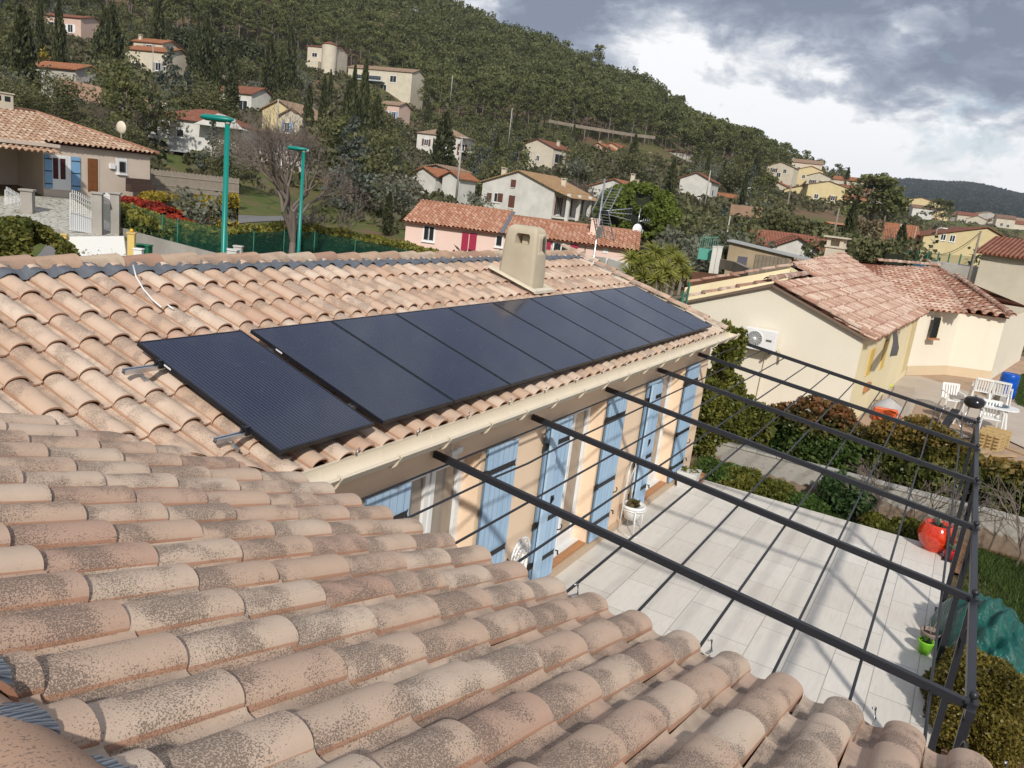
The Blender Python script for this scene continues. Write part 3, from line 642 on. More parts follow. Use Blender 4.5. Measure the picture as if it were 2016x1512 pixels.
def hit(px,py,r0=14,r1=3500):
    d=ray(px,py); hl=math.hypot(d[0],d[1]); r=r0
    while r<r1:
        p=CAM+d*(r/hl)
        if p[2]<=tz(p[0],p[1]): return p
        r*=1.008
    return CAM+d*(r1/hl)
def build_terrain():
    azs=np.concatenate([np.linspace(-math.pi,_az[0]-.12,26)[:-1],np.linspace(_az[0]-.12,_az[-1]+.15,150),np.linspace(_az[-1]+.15,math.pi,22)[1:]])
    rs=np.concatenate([[0.5],np.linspace(4,30,10),RG[5:]]); rs=np.unique(np.concatenate([rs,np.geomspace(32,3600,70),[5000,9000]])); V=[]
    rg=np.random.default_rng(3); 
    for a in azs:
        for r in rs:
            x,y=r*math.cos(a),r*math.sin(a); z=tz(x,y)
            if r>60: z+=.004*r*math.sin(x*.05+1.3*math.sin(y*.031))*math.cos(y*.043)*(1 if r<1500 else .9)
            if r>1200: z+=(3*math.sin(a*37)+4*math.sin(a*15+2)+2*math.sin(a*91))*(r/2600 if r<2700 else 1)
            V.append((x,y,z))
    n=len(rs); m=len(azs); a=(np.arange(m-1)[:,None]*n+np.arange(n-1)[None,:]).ravel(); Fq=np.stack([a,a+1,a+n+1,a+n],1)
    t=NT('ground_cover'); p=t.pos(); n1=t.noise(.05,6,.6,vec=p); n2=t.noise(.9,6,.65,vec=p); n3=t.noise(9,4,.6,vec=p)
    grass=t.mix(n2,(.055,.085,.022),(.13,.15,.045)); soil=t.mix(n3,(.115,.065,.04),(.23,.15,.10))
    c=t.mix(t.step(t.math('ADD',t.math('MULTIPLY',n1,.6),t.math('MULTIPLY',n2,.4)),.42,.6),grass,soil)
    g=t.N.new('ShaderNodeVectorMath'); g.operation='LENGTH'; t.L.new(p,g.inputs[0]); far=t.step(g.outputs['Value'],600,1100)
    wood=t.mix(t.noise(.03,8,.7,vec=p),(.010,.020,.014),(.035,.055,.03)); c=t.mix(far,c,wood)
    t.bump(t.math('ADD',n2,n3),.5,.08)
    o=np_mesh('ground',np.array(V),Fq,t.done(c,.95,0,.1),smooth=True); tag(o,kind='structure')
build_terrain()
# ------------------------------------------------------------------ foliage
def leaf_mat(name,dark,mid,light,alt=None,altf=.15,trans=.34,rough=.55):
    t=NT(name); a=t.attr('lc','Fac'); h=t.attr('hv','Fac'); oi=t.N.new('ShaderNodeObjectInfo').outputs['Random']
    c=t.ramp(a,[(0,dark),(.5,mid),(1,light)])
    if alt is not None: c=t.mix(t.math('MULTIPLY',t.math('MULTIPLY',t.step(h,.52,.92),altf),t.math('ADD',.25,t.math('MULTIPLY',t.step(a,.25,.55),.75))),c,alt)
    c=t.mix(t.math('MULTIPLY',oi,.35),c,tuple(x*.62 for x in mid))
    t.done(c,rough,0,.25); tr=t.N.new('ShaderNodeBsdfTranslucent'); t.L.new(c,tr.inputs[0]); mx=t.N.new('ShaderNodeMixShader'); mx.inputs[0].default_value=trans
    t.L.new(t.b.outputs[0],mx.inputs[1]); t.L.new(tr.outputs[0],mx.inputs[2]); t.L.new(mx.outputs[0],t.o.inputs[0]); return t.mat
def leaves(P,size,rg,aspect=1.6,up=0.,lc=None,hv=None,elong=None):
    """diamond leaf quads at points P"""
    n=len(P); d=rg.normal(size=(n,3)); d[:,2]+=up; d/=np.linalg.norm(d,axis=1)[:,None]
    if elong is not None: d=d*.5+elong; d/=np.linalg.norm(d,axis=1)[:,None]
    e=rg.normal(size=(n,3)); e-=(e*d).sum(1)[:,None]*d; e/=np.linalg.norm(e,axis=1)[:,None]
    s=size*(.6+.8*rg.random(n))[:,None] if np.isscalar(size) else size[:,None]
    a=d*s*.5*aspect; b=e*s*.5
    V=np.stack([P-a,P+b-a*.1,P+a,P-b-a*.1],1).reshape(-1,3); F_=np.arange(4*n).reshape(-1,4)
    lc=rg.random(n) if lc is None else lc; hv=np.zeros(n) if hv is None else hv
    return V,F_,np.repeat(lc,4),np.repeat(hv,4)
def clump_pts(cs,rs,per,rg,flat=.8,shell=.5):
    out=[];idx=[]
    for i,(c,r) in enumerate(zip(cs,rs)):
        k=max(3,int(per*(r**1.6 if per>0 else 1))); d=rg.normal(size=(k,3)); d/=np.linalg.norm(d,axis=1)[:,None]; q=d*(shell+(1-shell)*rg.random(k)[:,None]**.7)*r; q[:,2]*=flat; out.append(c+q); idx.append(np.full(k,i))
    return np.concatenate(out),np.concatenate(idx)
def crown_obj(name,cs,rs,per,size,mat,rg,parent=None,flat=.8,aspect=1.5,shell=.5,up=0.):
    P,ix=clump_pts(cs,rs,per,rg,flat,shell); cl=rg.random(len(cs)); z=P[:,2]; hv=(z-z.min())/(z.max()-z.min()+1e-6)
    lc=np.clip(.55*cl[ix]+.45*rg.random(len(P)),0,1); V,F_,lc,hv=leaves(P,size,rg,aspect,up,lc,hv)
    return np_mesh(name,V,F_,mat,parent,{'lc':('FLOAT',lc),'hv':('FLOAT',hv)})
L_pine=leaf_mat('pine_needles',(.055,.066,.026),(.135,.150,.054),(.240,.245,.098),alt=(.20,.21,.075),altf=.6)  # alt paints sunlit tops on single pines; in the wood tone varies by tree
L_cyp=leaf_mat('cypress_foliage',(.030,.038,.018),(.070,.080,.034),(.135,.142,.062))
L_oak=leaf_mat('evergreen_oak_leaves',(.055,.064,.026),(.132,.140,.058),(.235,.235,.105),alt=(.20,.185,.085),altf=.5)  # olive alt paints the tops lighter, like sun on the foliage
L_olive=leaf_mat('olive_leaves',(.09,.10,.07),(.18,.19,.135),(.29,.30,.215))
L_ced=leaf_mat('blue_cedar_needles',(.06,.075,.06),(.125,.145,.115),(.22,.245,.20))
L_shr=leaf_mat('mixed_shrub_leaves',(.06,.06,.028),(.135,.13,.06),(.23,.21,.10))
L_brn=leaf_mat('brown_winter_twigs',(.08,.062,.05),(.155,.125,.10),(.25,.21,.175))
L_yel=leaf_mat('yellow_mimosa_flowers',(.18,.13,.015),(.38,.28,.03),(.52,.40,.06))
L_umb=leaf_mat('umbrella_pine_needles',(.06,.085,.012),(.15,.195,.032),(.28,.33,.07))
BARK=plain('grey_bark',(.20,.165,.135),.95,var=.35,scale=4,bump=.6); BARKP=plain('pine_bark',(.19,.155,.135),.95,var=.3,scale=2)
def trunk(m,h,r,rg,lean=.04,n=6,k=5,z0=-.4):
    pts=[];x=y=0
    for i in range(k+1): pts.append((x,y,z0+(h-z0)*i/k)); x+=rg.normal()*lean*h/k; y+=rg.normal()*lean*h/k
    m.tube(pts,[r*(1-.75*i/k) for i in range(k+1)],n); return pts
def proto_pine(seed,h=11.,detail=1.,mat=None):
    rg=np.random.default_rng(seed); root=empty('pine_tree'); m=MB(); pts=trunk(m,h*.93,.17*h/11,rg,.05)
    cs=[];rs=[]; tt=np.array(pts)
    for i in range(26):
        z=h*(.50+.48*rg.random()**.8); t=(z/h-.5)/.5; rad=h*.24*(1.1-t*t)*math.sqrt(rg.random()); a=rg.random()*6.28
        bx=np.interp(z,tt[:,2],tt[:,0]); by=np.interp(z,tt[:,2],tt[:,1]); c=np.array((bx+rad*math.cos(a),by+rad*math.sin(a),z)); cs.append(c); rs.append(h*.05+h*.055*rg.random())
        m.tube([(bx,by,z-h*.08),tuple(c)],[.05,.015],4,cap=False)
    for i in range(7):   # dead lower limbs
        z=h*(.2+.3*rg.random()); a=rg.random()*6.28; l=h*.1; bx=np.interp(z,tt[:,2],tt[:,0]); by=np.interp(z,tt[:,2],tt[:,1]); m.tube([(bx,by,z),(bx+l*math.cos(a),by+l*math.sin(a),z+l*.3)],[.03,.01],4,cap=False)
    m.build('trunk',BARKP,root); crown_obj('crown',cs,rs,34*detail,.30*h/11,mat or L_pine,rg,root,.65,1.8); return root
def proto_cypress(seed,h=10.,r=1.0,mat=None):
    rg=np.random.default_rng(seed); root=empty('cypress_tree'); m=MB(); trunk(m,h*.8,.12,rg,.005); m.build('trunk',BARK,root)
    n=2400; t=rg.random(n)**.85; z=.3+t*(h-.3); prof=r*np.minimum(1,(t*7)**.5)*(1-t**2.2)**.75; a=rg.random(n)*6.283
    lump=1+.22*np.sin(3*a+z*1.7+seed)+.16*rg.normal(size=n); rad=prof*lump*(.75+.25*rg.random(n)); P=np.stack([rad*np.cos(a),rad*np.sin(a),z],1)
    el=np.stack([np.cos(a)*.25,np.sin(a)*.25,np.ones(n)],1); lc=np.clip(.5+.3*np.sin(5*a+z*2.1)+.3*rg.normal(size=n),0,1)
    V,F_,lc,hv=leaves(P,.26*h/10,rg,2.2,0,lc,t,elong=el); np_mesh('crown',V,F_,mat or L_cyp,root,{'lc':('FLOAT',lc),'hv':('FLOAT',hv)}); return root
def proto_round(name,seed,h,r,mat,leaf=.28,nc=40,per=26,tr=.35,flat=.85,low=.25):
    rg=np.random.default_rng(seed); root=empty(name); m=MB(); trunk(m,h*.6,.13*h/6,rg,.05)
    cs=[];rs=[]
    for i in range(nc):
        d=rg.normal(size=3); d/=np.linalg.norm(d); q=rg.random()**.45; c=np.array((d[0]*r*q*.85,d[1]*r*q*.85,h*(low+(1-low)/2)+d[2]*h*(1-low)/2*q*.82)); cs.append(c); rs.append(r*(.22+.2*rg.random()))
        if i%3==0: m.tube([(0,0,h*.3),tuple(c)],[.05,.012],4,cap=False)
    m.build('trunk',BARK,root); crown_obj('crown',cs,rs,per,leaf,mat,rg,root,flat); return root
def proto_conic(seed,h=8,r=2.4,mat=None):
    rg=np.random.default_rng(seed); root=empty('cedar_tree'); m=MB(); trunk(m,h*.95,.14,rg,.01); m.build('trunk',BARK,root); cs=[];rs=[]
    for i in range(55):
        t=rg.random()**.8; z=h*(.08+.9*t); rad=r*(1-t)**.8*math.sqrt(.3+.7*rg.random()); a=rg.random()*6.28; cs.append(np.array((rad*math.cos(a),rad*math.sin(a),z))); rs.append(.35+.45*(1-t))
    crown_obj('crown',cs,rs,60,.24,mat or L_ced,rg,root,.5); return root
def proto_bare(seed,h=6.,r0=.17,levels=6,name='bare_tree',mat=None,spread=.5,low=.28):
    rg=random.Random(seed); root=empty(name); tr=MB(); tw=MB()
    def grow(p,d,l,r,lv,m):
        q=p+d*l; mid=(p+q)/2+Vector((rg.uniform(-1,1),rg.uniform(-1,1),rg.uniform(-1,1)))*l*.06
        m.tube([tuple(p),tuple(mid),tuple(q)],[r,r*.82,r*.66],5 if lv>3 else 3,cap=False)
        if lv<=0: return
        for i in range(rg.choice(((2,3,3) if lv>3 else (2,3,4)) if lv<levels else (5,6))):
            ax=Vector((rg.uniform(-1,1),rg.uniform(-1,1),rg.uniform(-1,1))).normalized(); nd=(d+ax*spread*(1.15 if lv==levels else 1)).normalized(); nd.z+=.10; nd.normalize()
            grow(q,nd,l*rg.uniform(.62,.86),r*.62,lv-1,tw)
    grow(Vector((0,0,-.3)),Vector((0,0,1)),h*low+.3,r0,levels,tr)
    tr.build('trunk',mat or BARK,root); tw.build('branches',mat or BARK,root); return root
PROTO=None
def put(proto,x,y,s=1.,rz=None,label=None,cat='tree',group=None,z=None,first=set(),sz=None):
    if proto.name in first: o=copy_tree(proto)
    else: o=proto; first.add(proto.name)
    o.location=(x,y,tz(x,y) if z is None else z); o.rotation_euler=(0,0,random.uniform(0,6.28) if rz is None else rz); o.scale=(s,s,s*(sz or 1)); return tag(o,label,cat,group)
PINES=[proto_pine(i+1,11+i%2) for i in range(4)]; CYPS=[proto_cypress(11,10,.95),proto_cypress(12,10,1.25),proto_cypress(13,10,.75)]
OAKS=[proto_round('oak_tree',21+i,6.,3.,L_oak,.26,44,24,low=.08) for i in range(3)]; OLIV=[proto_round('olive_tree',31+i,4.,2.2,L_olive,.22,34,30,low=.15) for i in range(2)]
SHRB=[proto_round('shrub',41+i,3.,2.,L_shr,.2,30,30,low=.0) for i in range(2)]; BRNS=[proto_round('bare_shrub',51+i,4.5,2.6,L_brn,.2,40,22,low=.05) for i in range(2)]
CEDS=[proto_conic(61)]; MIM=[proto_round('mimosa_tree',71,3.5,1.7,L_yel,.2,26,26,low=.1)]
HOUSES=[]  # footprints (x,y,r) kept free of scattered trees
# ------------------------------------------------------------------ generic neighbour house
def roofmat(name,a,b,c2=None):
    t=NT(name); p=t.coord(); n=t.noise(1.3,6,.65,vec=p); w=t.vor(3.2,vec=t.scale(p,(1.3,.8,.8)),out='Color'); s=t.sep(w)
    c=t.mix(t.step(n,.3,.7),a,b); c=t.mix(t.math('MULTIPLY',s[0],.45),c,tuple(x*.55 for x in a)); 
    if c2: c=t.mix(t.math('MULTIPLY',t.step(s[1],.6,.9),.6),c,c2)
    wv=t.math('SINE',t.math('MULTIPLY',t.sep(p)[0],24.5),0); c=t.mix(t.math('MULTIPLY',t.step(wv,-.2,-.9),.35),c,tuple(x*.4 for x in a))
    t.bump(wv,.9,.06); return t.done(c,.9,0,.1)
R_or=roofmat('orange_clay_roof',(.44,.17,.085),(.52,.24,.13)); R_rd=roofmat('red_clay_roof',(.30,.115,.075),(.38,.17,.11)); R_bg=roofmat('beige_clay_roof',(.40,.27,.18),(.52,.38,.27),(.33,.19,.13)); R_br=roofmat('brown_clay_roof',(.27,.16,.11),(.37,.24,.17)); R_oc=roofmat('ochre_clay_roof',(.50,.31,.16),(.58,.38,.21))
W_wh=stucco('white_render',(.68,.66,.61),.2,.35,8); W_cr=stucco('cream_render',(.66,.59,.47),.15,.3,8); W_pk=stucco('pink_render',(.66,.48,.40),.1,.2,8); W_ye=stucco('yellow_render',(.68,.56,.32),.1,.15,8); W_gr=stucco('grey_render',(.48,.45,.41),.2,.3,8); W_or=stucco('orange_render',(.62,.42,.30),.1,.2,8)
C_brn=plain('brown_shutter',(.12,.045,.03),.6); C_red=plain('crimson_shutter',(.33,.02,.06),.5,var=.08); C_blu=plain('blue_shutter_far',(.20,.37,.58),.55); C_grn=plain('grey_shutter',(.3,.3,.3),.6)
G_dk=glass_mat('window_glass_dark',(.025,.03,.035),.1)
def win(b,side,w,d,u,z,ww,wh,sh=None,frame=True,bars=False,nm='window'):
    """window on a wall in house-local coordinates; b: house"""
    if side=='f': o=np.array((u,0,z)); U=np.array((1,0,0)); N_=np.array((0,-1,0))
    elif side=='r': o=np.array((w,u,z)); U=np.array((0,1,0)); N_=np.array((1,0,0))
    else: o=np.array((0,u,z)); U=np.array((0,1,0)); N_=np.array((-1,0,0))
    Z=np.array((0,0,1)); c=o+U*ww/2+Z*wh/2
    m=MB(); m.obox(c+N_*.0,U*(ww/2+.07),N_*.035,Z*(wh/2+.07)) if frame else m.obox(c,U*(ww/2+.02),N_*.02,Z*(wh/2+.02)); m.obox(o+U*ww/2-Z*.10+N_*.04,U*(ww/2+.1),N_*.07,Z*.03)
    wo=m.build(nm,M_white,b)
    m=MB(); k=2 if ww>.7 else 1
    for i in range(k): m.obox(o+U*(ww*(i+.5)/k)+Z*wh/2+N_*.036,U*(ww/2/k-.04),N_*.006,Z*(wh/2-.05))
    m.build('pane',G_dk,wo)
    if bars:
        m=MB()
        for i in range(5): m.obox(o+U*ww*(i+.5)/5+Z*wh/2+N_*.09,U*.01,N_*.01,Z*wh/2)
        m.build('bars',M_iron,wo)
    if sh:
        for sx in (-1,1):
            m=MB(); m.obox(c+U*sx*(ww/2+ww/4+.05)+N_*.03,U*ww/4,N_*.03,Z*(wh/2+.02)); m.build('shutter',sh,b)
    return wo
def hs(name,label,px,py,dist,phi,w,d,h,rise,ridge='u',wall=W_cr,roof=R_or,wins=(),chim=(),group='neighbouring houses',over=.35,ext=3.,cat='house',zoff=0.,anchor='l',extra=None,hip=False):
    p=GD(px,py,dist); ph=YAW-math.pi/2+math.radians(phi)
    if anchor=='r': p=p-np.array((math.cos(ph),math.sin(ph),0))*w
    b=empty(name,(p[0],p[1],p[2]-h+zoff),ph,label,cat,group)
    m=MB(); m.box((0,0,-ext),(w,d,h))
    if not hip:
        if ridge=='u': m.prism([(0,0,h+.002),(0,d,h+.002),(0,d/2,h+rise)],(w,0,0))
        else: m.prism([(0,0,h+.002),(w,0,h+.002),(w/2,0,h+rise)],(0,d,0))
    m.build('wall',wall,b); o=over; t=.12
    m=MB()
    def sl(a,b_,c,d_): m.add([a,b_,c,d_]+[(x,y,z-t) for x,y,z in (a,b_,c,d_)],[(0,1,2,3),(7,6,5,4),(0,4,5,1),(1,5,6,2),(2,6,7,3),(3,7,4,0)])
    if hip:
        sp=rise/(min(w,d)/2); zo=h+.10-o*sp; zt=h+.10+rise
        if ridge=='u': r1,r2=(d/2,d/2,zt),(w-d/2,d/2,zt)
        else: r1,r2=(w/2,w/2,zt),(w/2,d-w/2,zt)
        c=[(-o,-o,zo),(w+o,-o,zo),(w+o,d+o,zo),(-o,d+o,zo)]
        fs=[(0,1,5,4),(1,2,5),(2,3,4,5),(3,0,4)] if ridge=='u' else [(0,1,4),(1,2,5,4),(2,3,5),(3,0,4,5)]
        m.add(c+[r1,r2],fs+[(3,2,1,0)])
    elif ridge=='u':
        s=rise/(d/2); z0=h+.10-o*s; zt=h+.10+rise
        sl((-o,-o,z0),(w+o,-o,z0),(w+o,d/2,zt),(-o,d/2,zt)); sl((w+o,d+o,z0),(-o,d+o,z0),(-o,d/2+.003,zt),(w+o,d/2+.003,zt))
    else:
        s=rise/(w/2); z0=h+.10-o*s; zt=h+.10+rise
        sl((-o,d+o,z0),(-o,-o,z0),(w/2,-o,zt),(w/2,d+o,zt)); sl((w+o,-o,z0),(w+o,d+o,z0),(w/2+.003,d+o,zt),(w/2+.003,-o,zt))
    ro=m.build('roof',roof,b)
    for (cu,cv,ch) in chim:
        m=MB(); zt=h+rise; m.box((cu-.28,cv-.22,h),(cu+.28,cv+.22,zt+ch)); m.box((cu-.36,cv-.3,zt+ch+.18),(cu+.36,cv+.3,zt+ch+.26))
        for sx in (-.24,.24):
            for sy in (-.18,.18): m.box((cu+sx-.05,cv+sy-.05,zt+ch),(cu+sx+.05,cv+sy+.05,zt+ch+.18))
        m.build('chimney',W_cr,ro)
    for wn in wins: win(b,wn[0],w,d,*wn[1:])
    cx=p[0]+math.cos(ph)*w/2-math.sin(ph)*d/2; cy=p[1]+math.sin(ph)*w/2+math.cos(ph)*d/2; HOUSES.append((cx,cy,max(w,d)*.62))
    return b
# ------------------------------------------------------------------ neighbours: helpers that read sizes off the facade plane
def fplane(b,px,py,side='f',w=0):
    """point where a view ray meets the front (or right-hand) wall plane of house b, in its own coordinates"""
    ph=b.rotation_euler.z; o=np.array(b.location); U=np.array((math.cos(ph),math.sin(ph),0)); V_=np.array((-math.sin(ph),math.cos(ph),0))
    n=V_ if side=='f' else U; o2=o+(U*w if side=='r' else 0); d=ray(px,py); p=CAM+d*((n@(o2-CAM))/(n@d)); q=p-o
    return q@U,q@V_,q[2]
def pw(b,box,sh=None,side='f',w=0,d=0,bars=False,frame=True):
    x0,y0,x1,y1=box; ym=(y0+y1)/2; xm=(x0+x1)/2
    a=fplane(b,x0,ym,side,w); c=fplane(b,x1,ym,side,w); t=fplane(b,xm,y0,side,w); bt=fplane(b,xm,y1,side,w)
    k=0 if side=='f' else 1; u0=min(a[k],c[k]); win(b,side,w,d,u0,bt[2],max(.3,abs(c[k]-a[k])),max(.3,t[2]-bt[2]),sh,frame,bars)
# ---- left house (tile geometry)
def left_house():
    p=GD(295,378,53); Y0=p[1]; X1=p[0]; zb=p[2]; X0=X1-16
    b=empty('cottage',(X0,Y0,zb),0,'beige single storey house with blue shutters behind the white gate','house','neighbouring houses'); w=16.; h=2.25; dp=8.5
    xl=GY(84,300,Y0)[0]-X0   # where the wall ends and the porch begins
    W_=stucco('grey_beige_render',(.64,.54,.45),.12,.25,12); m=MB(); m.box((xl,0,-2),(w,dp,h)); m.box((0,2.4,-2),(xl-.003,dp,h)); m.box((xl-5.2,0,-1),(xl-4.9,.3,h)); m.box((0,-1.6,h-.25),(xl-.003,2.398,h-.08)); m.build('wall',W_,b)
    sp=.32; cs=1/math.hypot(1,sp); D_=np.array((0,cs,sp*cs)); O_=np.array((X0-.3,Y0-.35,zb+h-.02)); L_=(dp/2+.35)/cs
    Mt=tile_mat('clay_tile_beige',(.40,.265,.18),(.28,.20,.15),pale=(.56,.44,.33),red=(.34,.20,.14),fine=30,amount=.8,varred=.4,bump=.2)
    pl=[(cs,cs*.0+1,0)]
    r=tile_roof('roof',O_,(1,0,0),D_,w+.65,L_,Mt,None,W=.30,C=.40,n=8,nv=1,lift=.04,thick=.03,hh=.09,jit=.012,seed=21,planes=[(1,cs,w+.62)]); 
    r2=tile_roof('roof',(X0-.3,Y0-2.0,zb+h-.02-1.65*sp),(1,0,0),D_,xl+.1,1.72/cs,Mt,None,W=.30,C=.40,n=8,nv=1,lift=.04,thick=.03,hh=.09,jit=.012,seed=22)
    hipx=X0+w+.32; r3=tile_roof('roof',(hipx,Y0-.35,zb+h-.02),(0,1,0),(-cs,0,sp*cs),dp+.7,L_,Mt,None,W=.30,C=.40,n=6,nv=1,lip=False,seed=23,planes=[(-1,cs,0.),(1,cs,dp+.7)])
    for x in (r,r2,r3): par2(x,b)
    m=MB(); zr=h+(dp/2+.35)*sp; m.tube([(-.3,dp/2,zr+.02),(w+.3-dp/2-.3,dp/2,zr+.02)],.13,8); m.tube([(w+.3-dp/2-.3,dp/2,zr+.02),(w+.33,-.38,h+.03)],.12,8); m.build('ridge_tiles',M_ridge,b)
    m=MB(); m.box((-.3,.0,h-.10),(w+.3,dp,h-.03)); m.add([(-.3,-.3,h-.05),(w+.25,-.3,h-.05),(w+.25-dp/2,dp/2,zr-.1),(-.3,dp/2,zr-.1)],[(0,1,2,3)]); m.add([(-.3,dp+.3,h),(w,dp+.3,h),(w-dp/2,dp/2,zr-.05),(-.3,dp/2,zr-.05)],[(3,2,1,0)]); m.build('eaves',C_brn,b)
    # openings
    for bx,mat,nm in (((173,311,195,378),plain('white_surround',(.62,.58,.50),.8),'surround'),((228,312,250,345),M_white,'surround'),((98,306,139,374),M_white,'surround')):
        a=fplane(b,bx[0],(bx[1]+bx[3])/2); c=fplane(b,bx[2],(bx[1]+bx[3])/2); t_=fplane(b,(bx[0]+bx[2])/2,bx[1])[2]; bt=fplane(b,(bx[0]+bx[2])/2,bx[3])[2]
        m=MB(); m.box((a[0],-.03,bt),(c[0],.0,t_)); m.build(nm,mat,b)
    def leaf(bx,nm,mat,y=-.06,th=.04):
        a=fplane(b,bx[0],(bx[1]+bx[3])/2); c=fplane(b,bx[2],(bx[1]+bx[3])/2); t_=fplane(b,(bx[0]+bx[2])/2,bx[1])[2]; bt=fplane(b,(bx[0]+bx[2])/2,bx[3])[2]
        m=MB(); m.box((a[0],y,bt),(c[0],y+th,t_)); o=m.build(nm,mat,b); return o,a[0],c[0],bt,t_
    for bx in ((87,304,102,370),(140,309,157,375)):
        o,a,c,z0,z1=leaf(bx,'shutter',C_blu); m=MB()
        for f in (.12,.5,.86): m.box((a,-.07,z0+(z1-z0)*f),(c,-.061,z0+(z1-z0)*f+.05))
        m.build('strap_hinge',M_iron,o)
    leaf((-20,309,20,365),'shutter',C_blu,y=2.33)
    dw=plain('varnished_wood_door',(.20,.075,.025),.45,var=.3); o,a,c,z0,z1=leaf((172,312,192,377),'door',dw,-.05,.015); m=MB()
    for i in range(2):
        for j in range(4): x=a+(c-a)*(.12+.42*i); z=z0+(z1-z0)*(.06+.235*j); m.box((x,-.066,z),(x+(c-a)*.34,-.051,z+(z1-z0)*.18))
    m.build('door_panel',dw,o)
    o,a,c,z0,z1=leaf((101,307,131,373),'french_door',M_white,-.05,.018); m=MB(); cw=(c-a)
    for k_ in (0,1): m.box((a+cw*(.08+.48*k_),-.058,z0+.55),(a+cw*(.42+.48*k_),-.051,z1-.12))
    m.build('pane',plain('red_curtained_glass',(.07,.02,.025),.15),o)
    pw(b,(233,317,246,340),bars=True); leaf((215,322,225,332),'meter_box',M_white,-.12,.12)
    m=MB(); cx=fplane(b,89,250)[0]; m.box((cx-.55,dp/2-.3,zr-.3),(cx+.55,dp/2+.3,zr+.75)); m.box((cx-.62,dp/2-.36,zr+.753),(cx+.62,dp/2+.36,zr+.82)); c_=m.build('chimney',W_cr,b)
    m=MB(); 
    for x in (-.38,.10): m.box((cx+x,dp/2-.305,zr+.35),(cx+x+.3,dp/2-.30,zr+.62))
    m.build('vent',G_dk,c_)
    m=MB(); q=fplane(b,97,338); m.tube([(q[0],-.02,1.55),(q[0],-.2,1.6)],.03,6); m.ball((q[0],-.22,1.52),.10,8); m.build('wall_lamp',M_white,b)
    d_=empty('satellite_dish',tuple(GD(236,262,59)),YAW-1.9,'pale satellite dish beside the hipped end of the beige roof','satellite dish'); m=MB(); m.lathe([(.0,.0),(.25,.03),(.42,.09),(.42,.10),(.25,.045),(.0,.015)],(0,0,.35),16,axis='y'); m.tube([(0,.02,.35),(0,.1,.2),(0,.1,-1.6)],.03,6); m.tube([(0,0,.0),(0,-.4,.25)],.012,5); m.build('dish',M_gut,d_)
    m=MB(); m.box((0,0,0),(1.6,.5,.4)); m.box((0,.45,.4),(1.6,.5,.75)); s_=m.build('bench',plain('dark_bench_wood',(.06,.035,.025),.7)); q=GD(258,378,51); s_.location=(q[0],q[1],tz(q[0],q[1])+.0); s_.location.z=max(q[2],s_.location.z-.3); tag(s_,'low dark bench against the beige house wall','bench')
    HOUSES.append((X0+8,Y0+4,9))
    return b
def par2(o,p): o.parent=p; o.matrix_parent_inverse=(Matrix.Translation(p.location)@p.rotation_euler.to_matrix().to_4x4()).inverted(); return o
left_house()
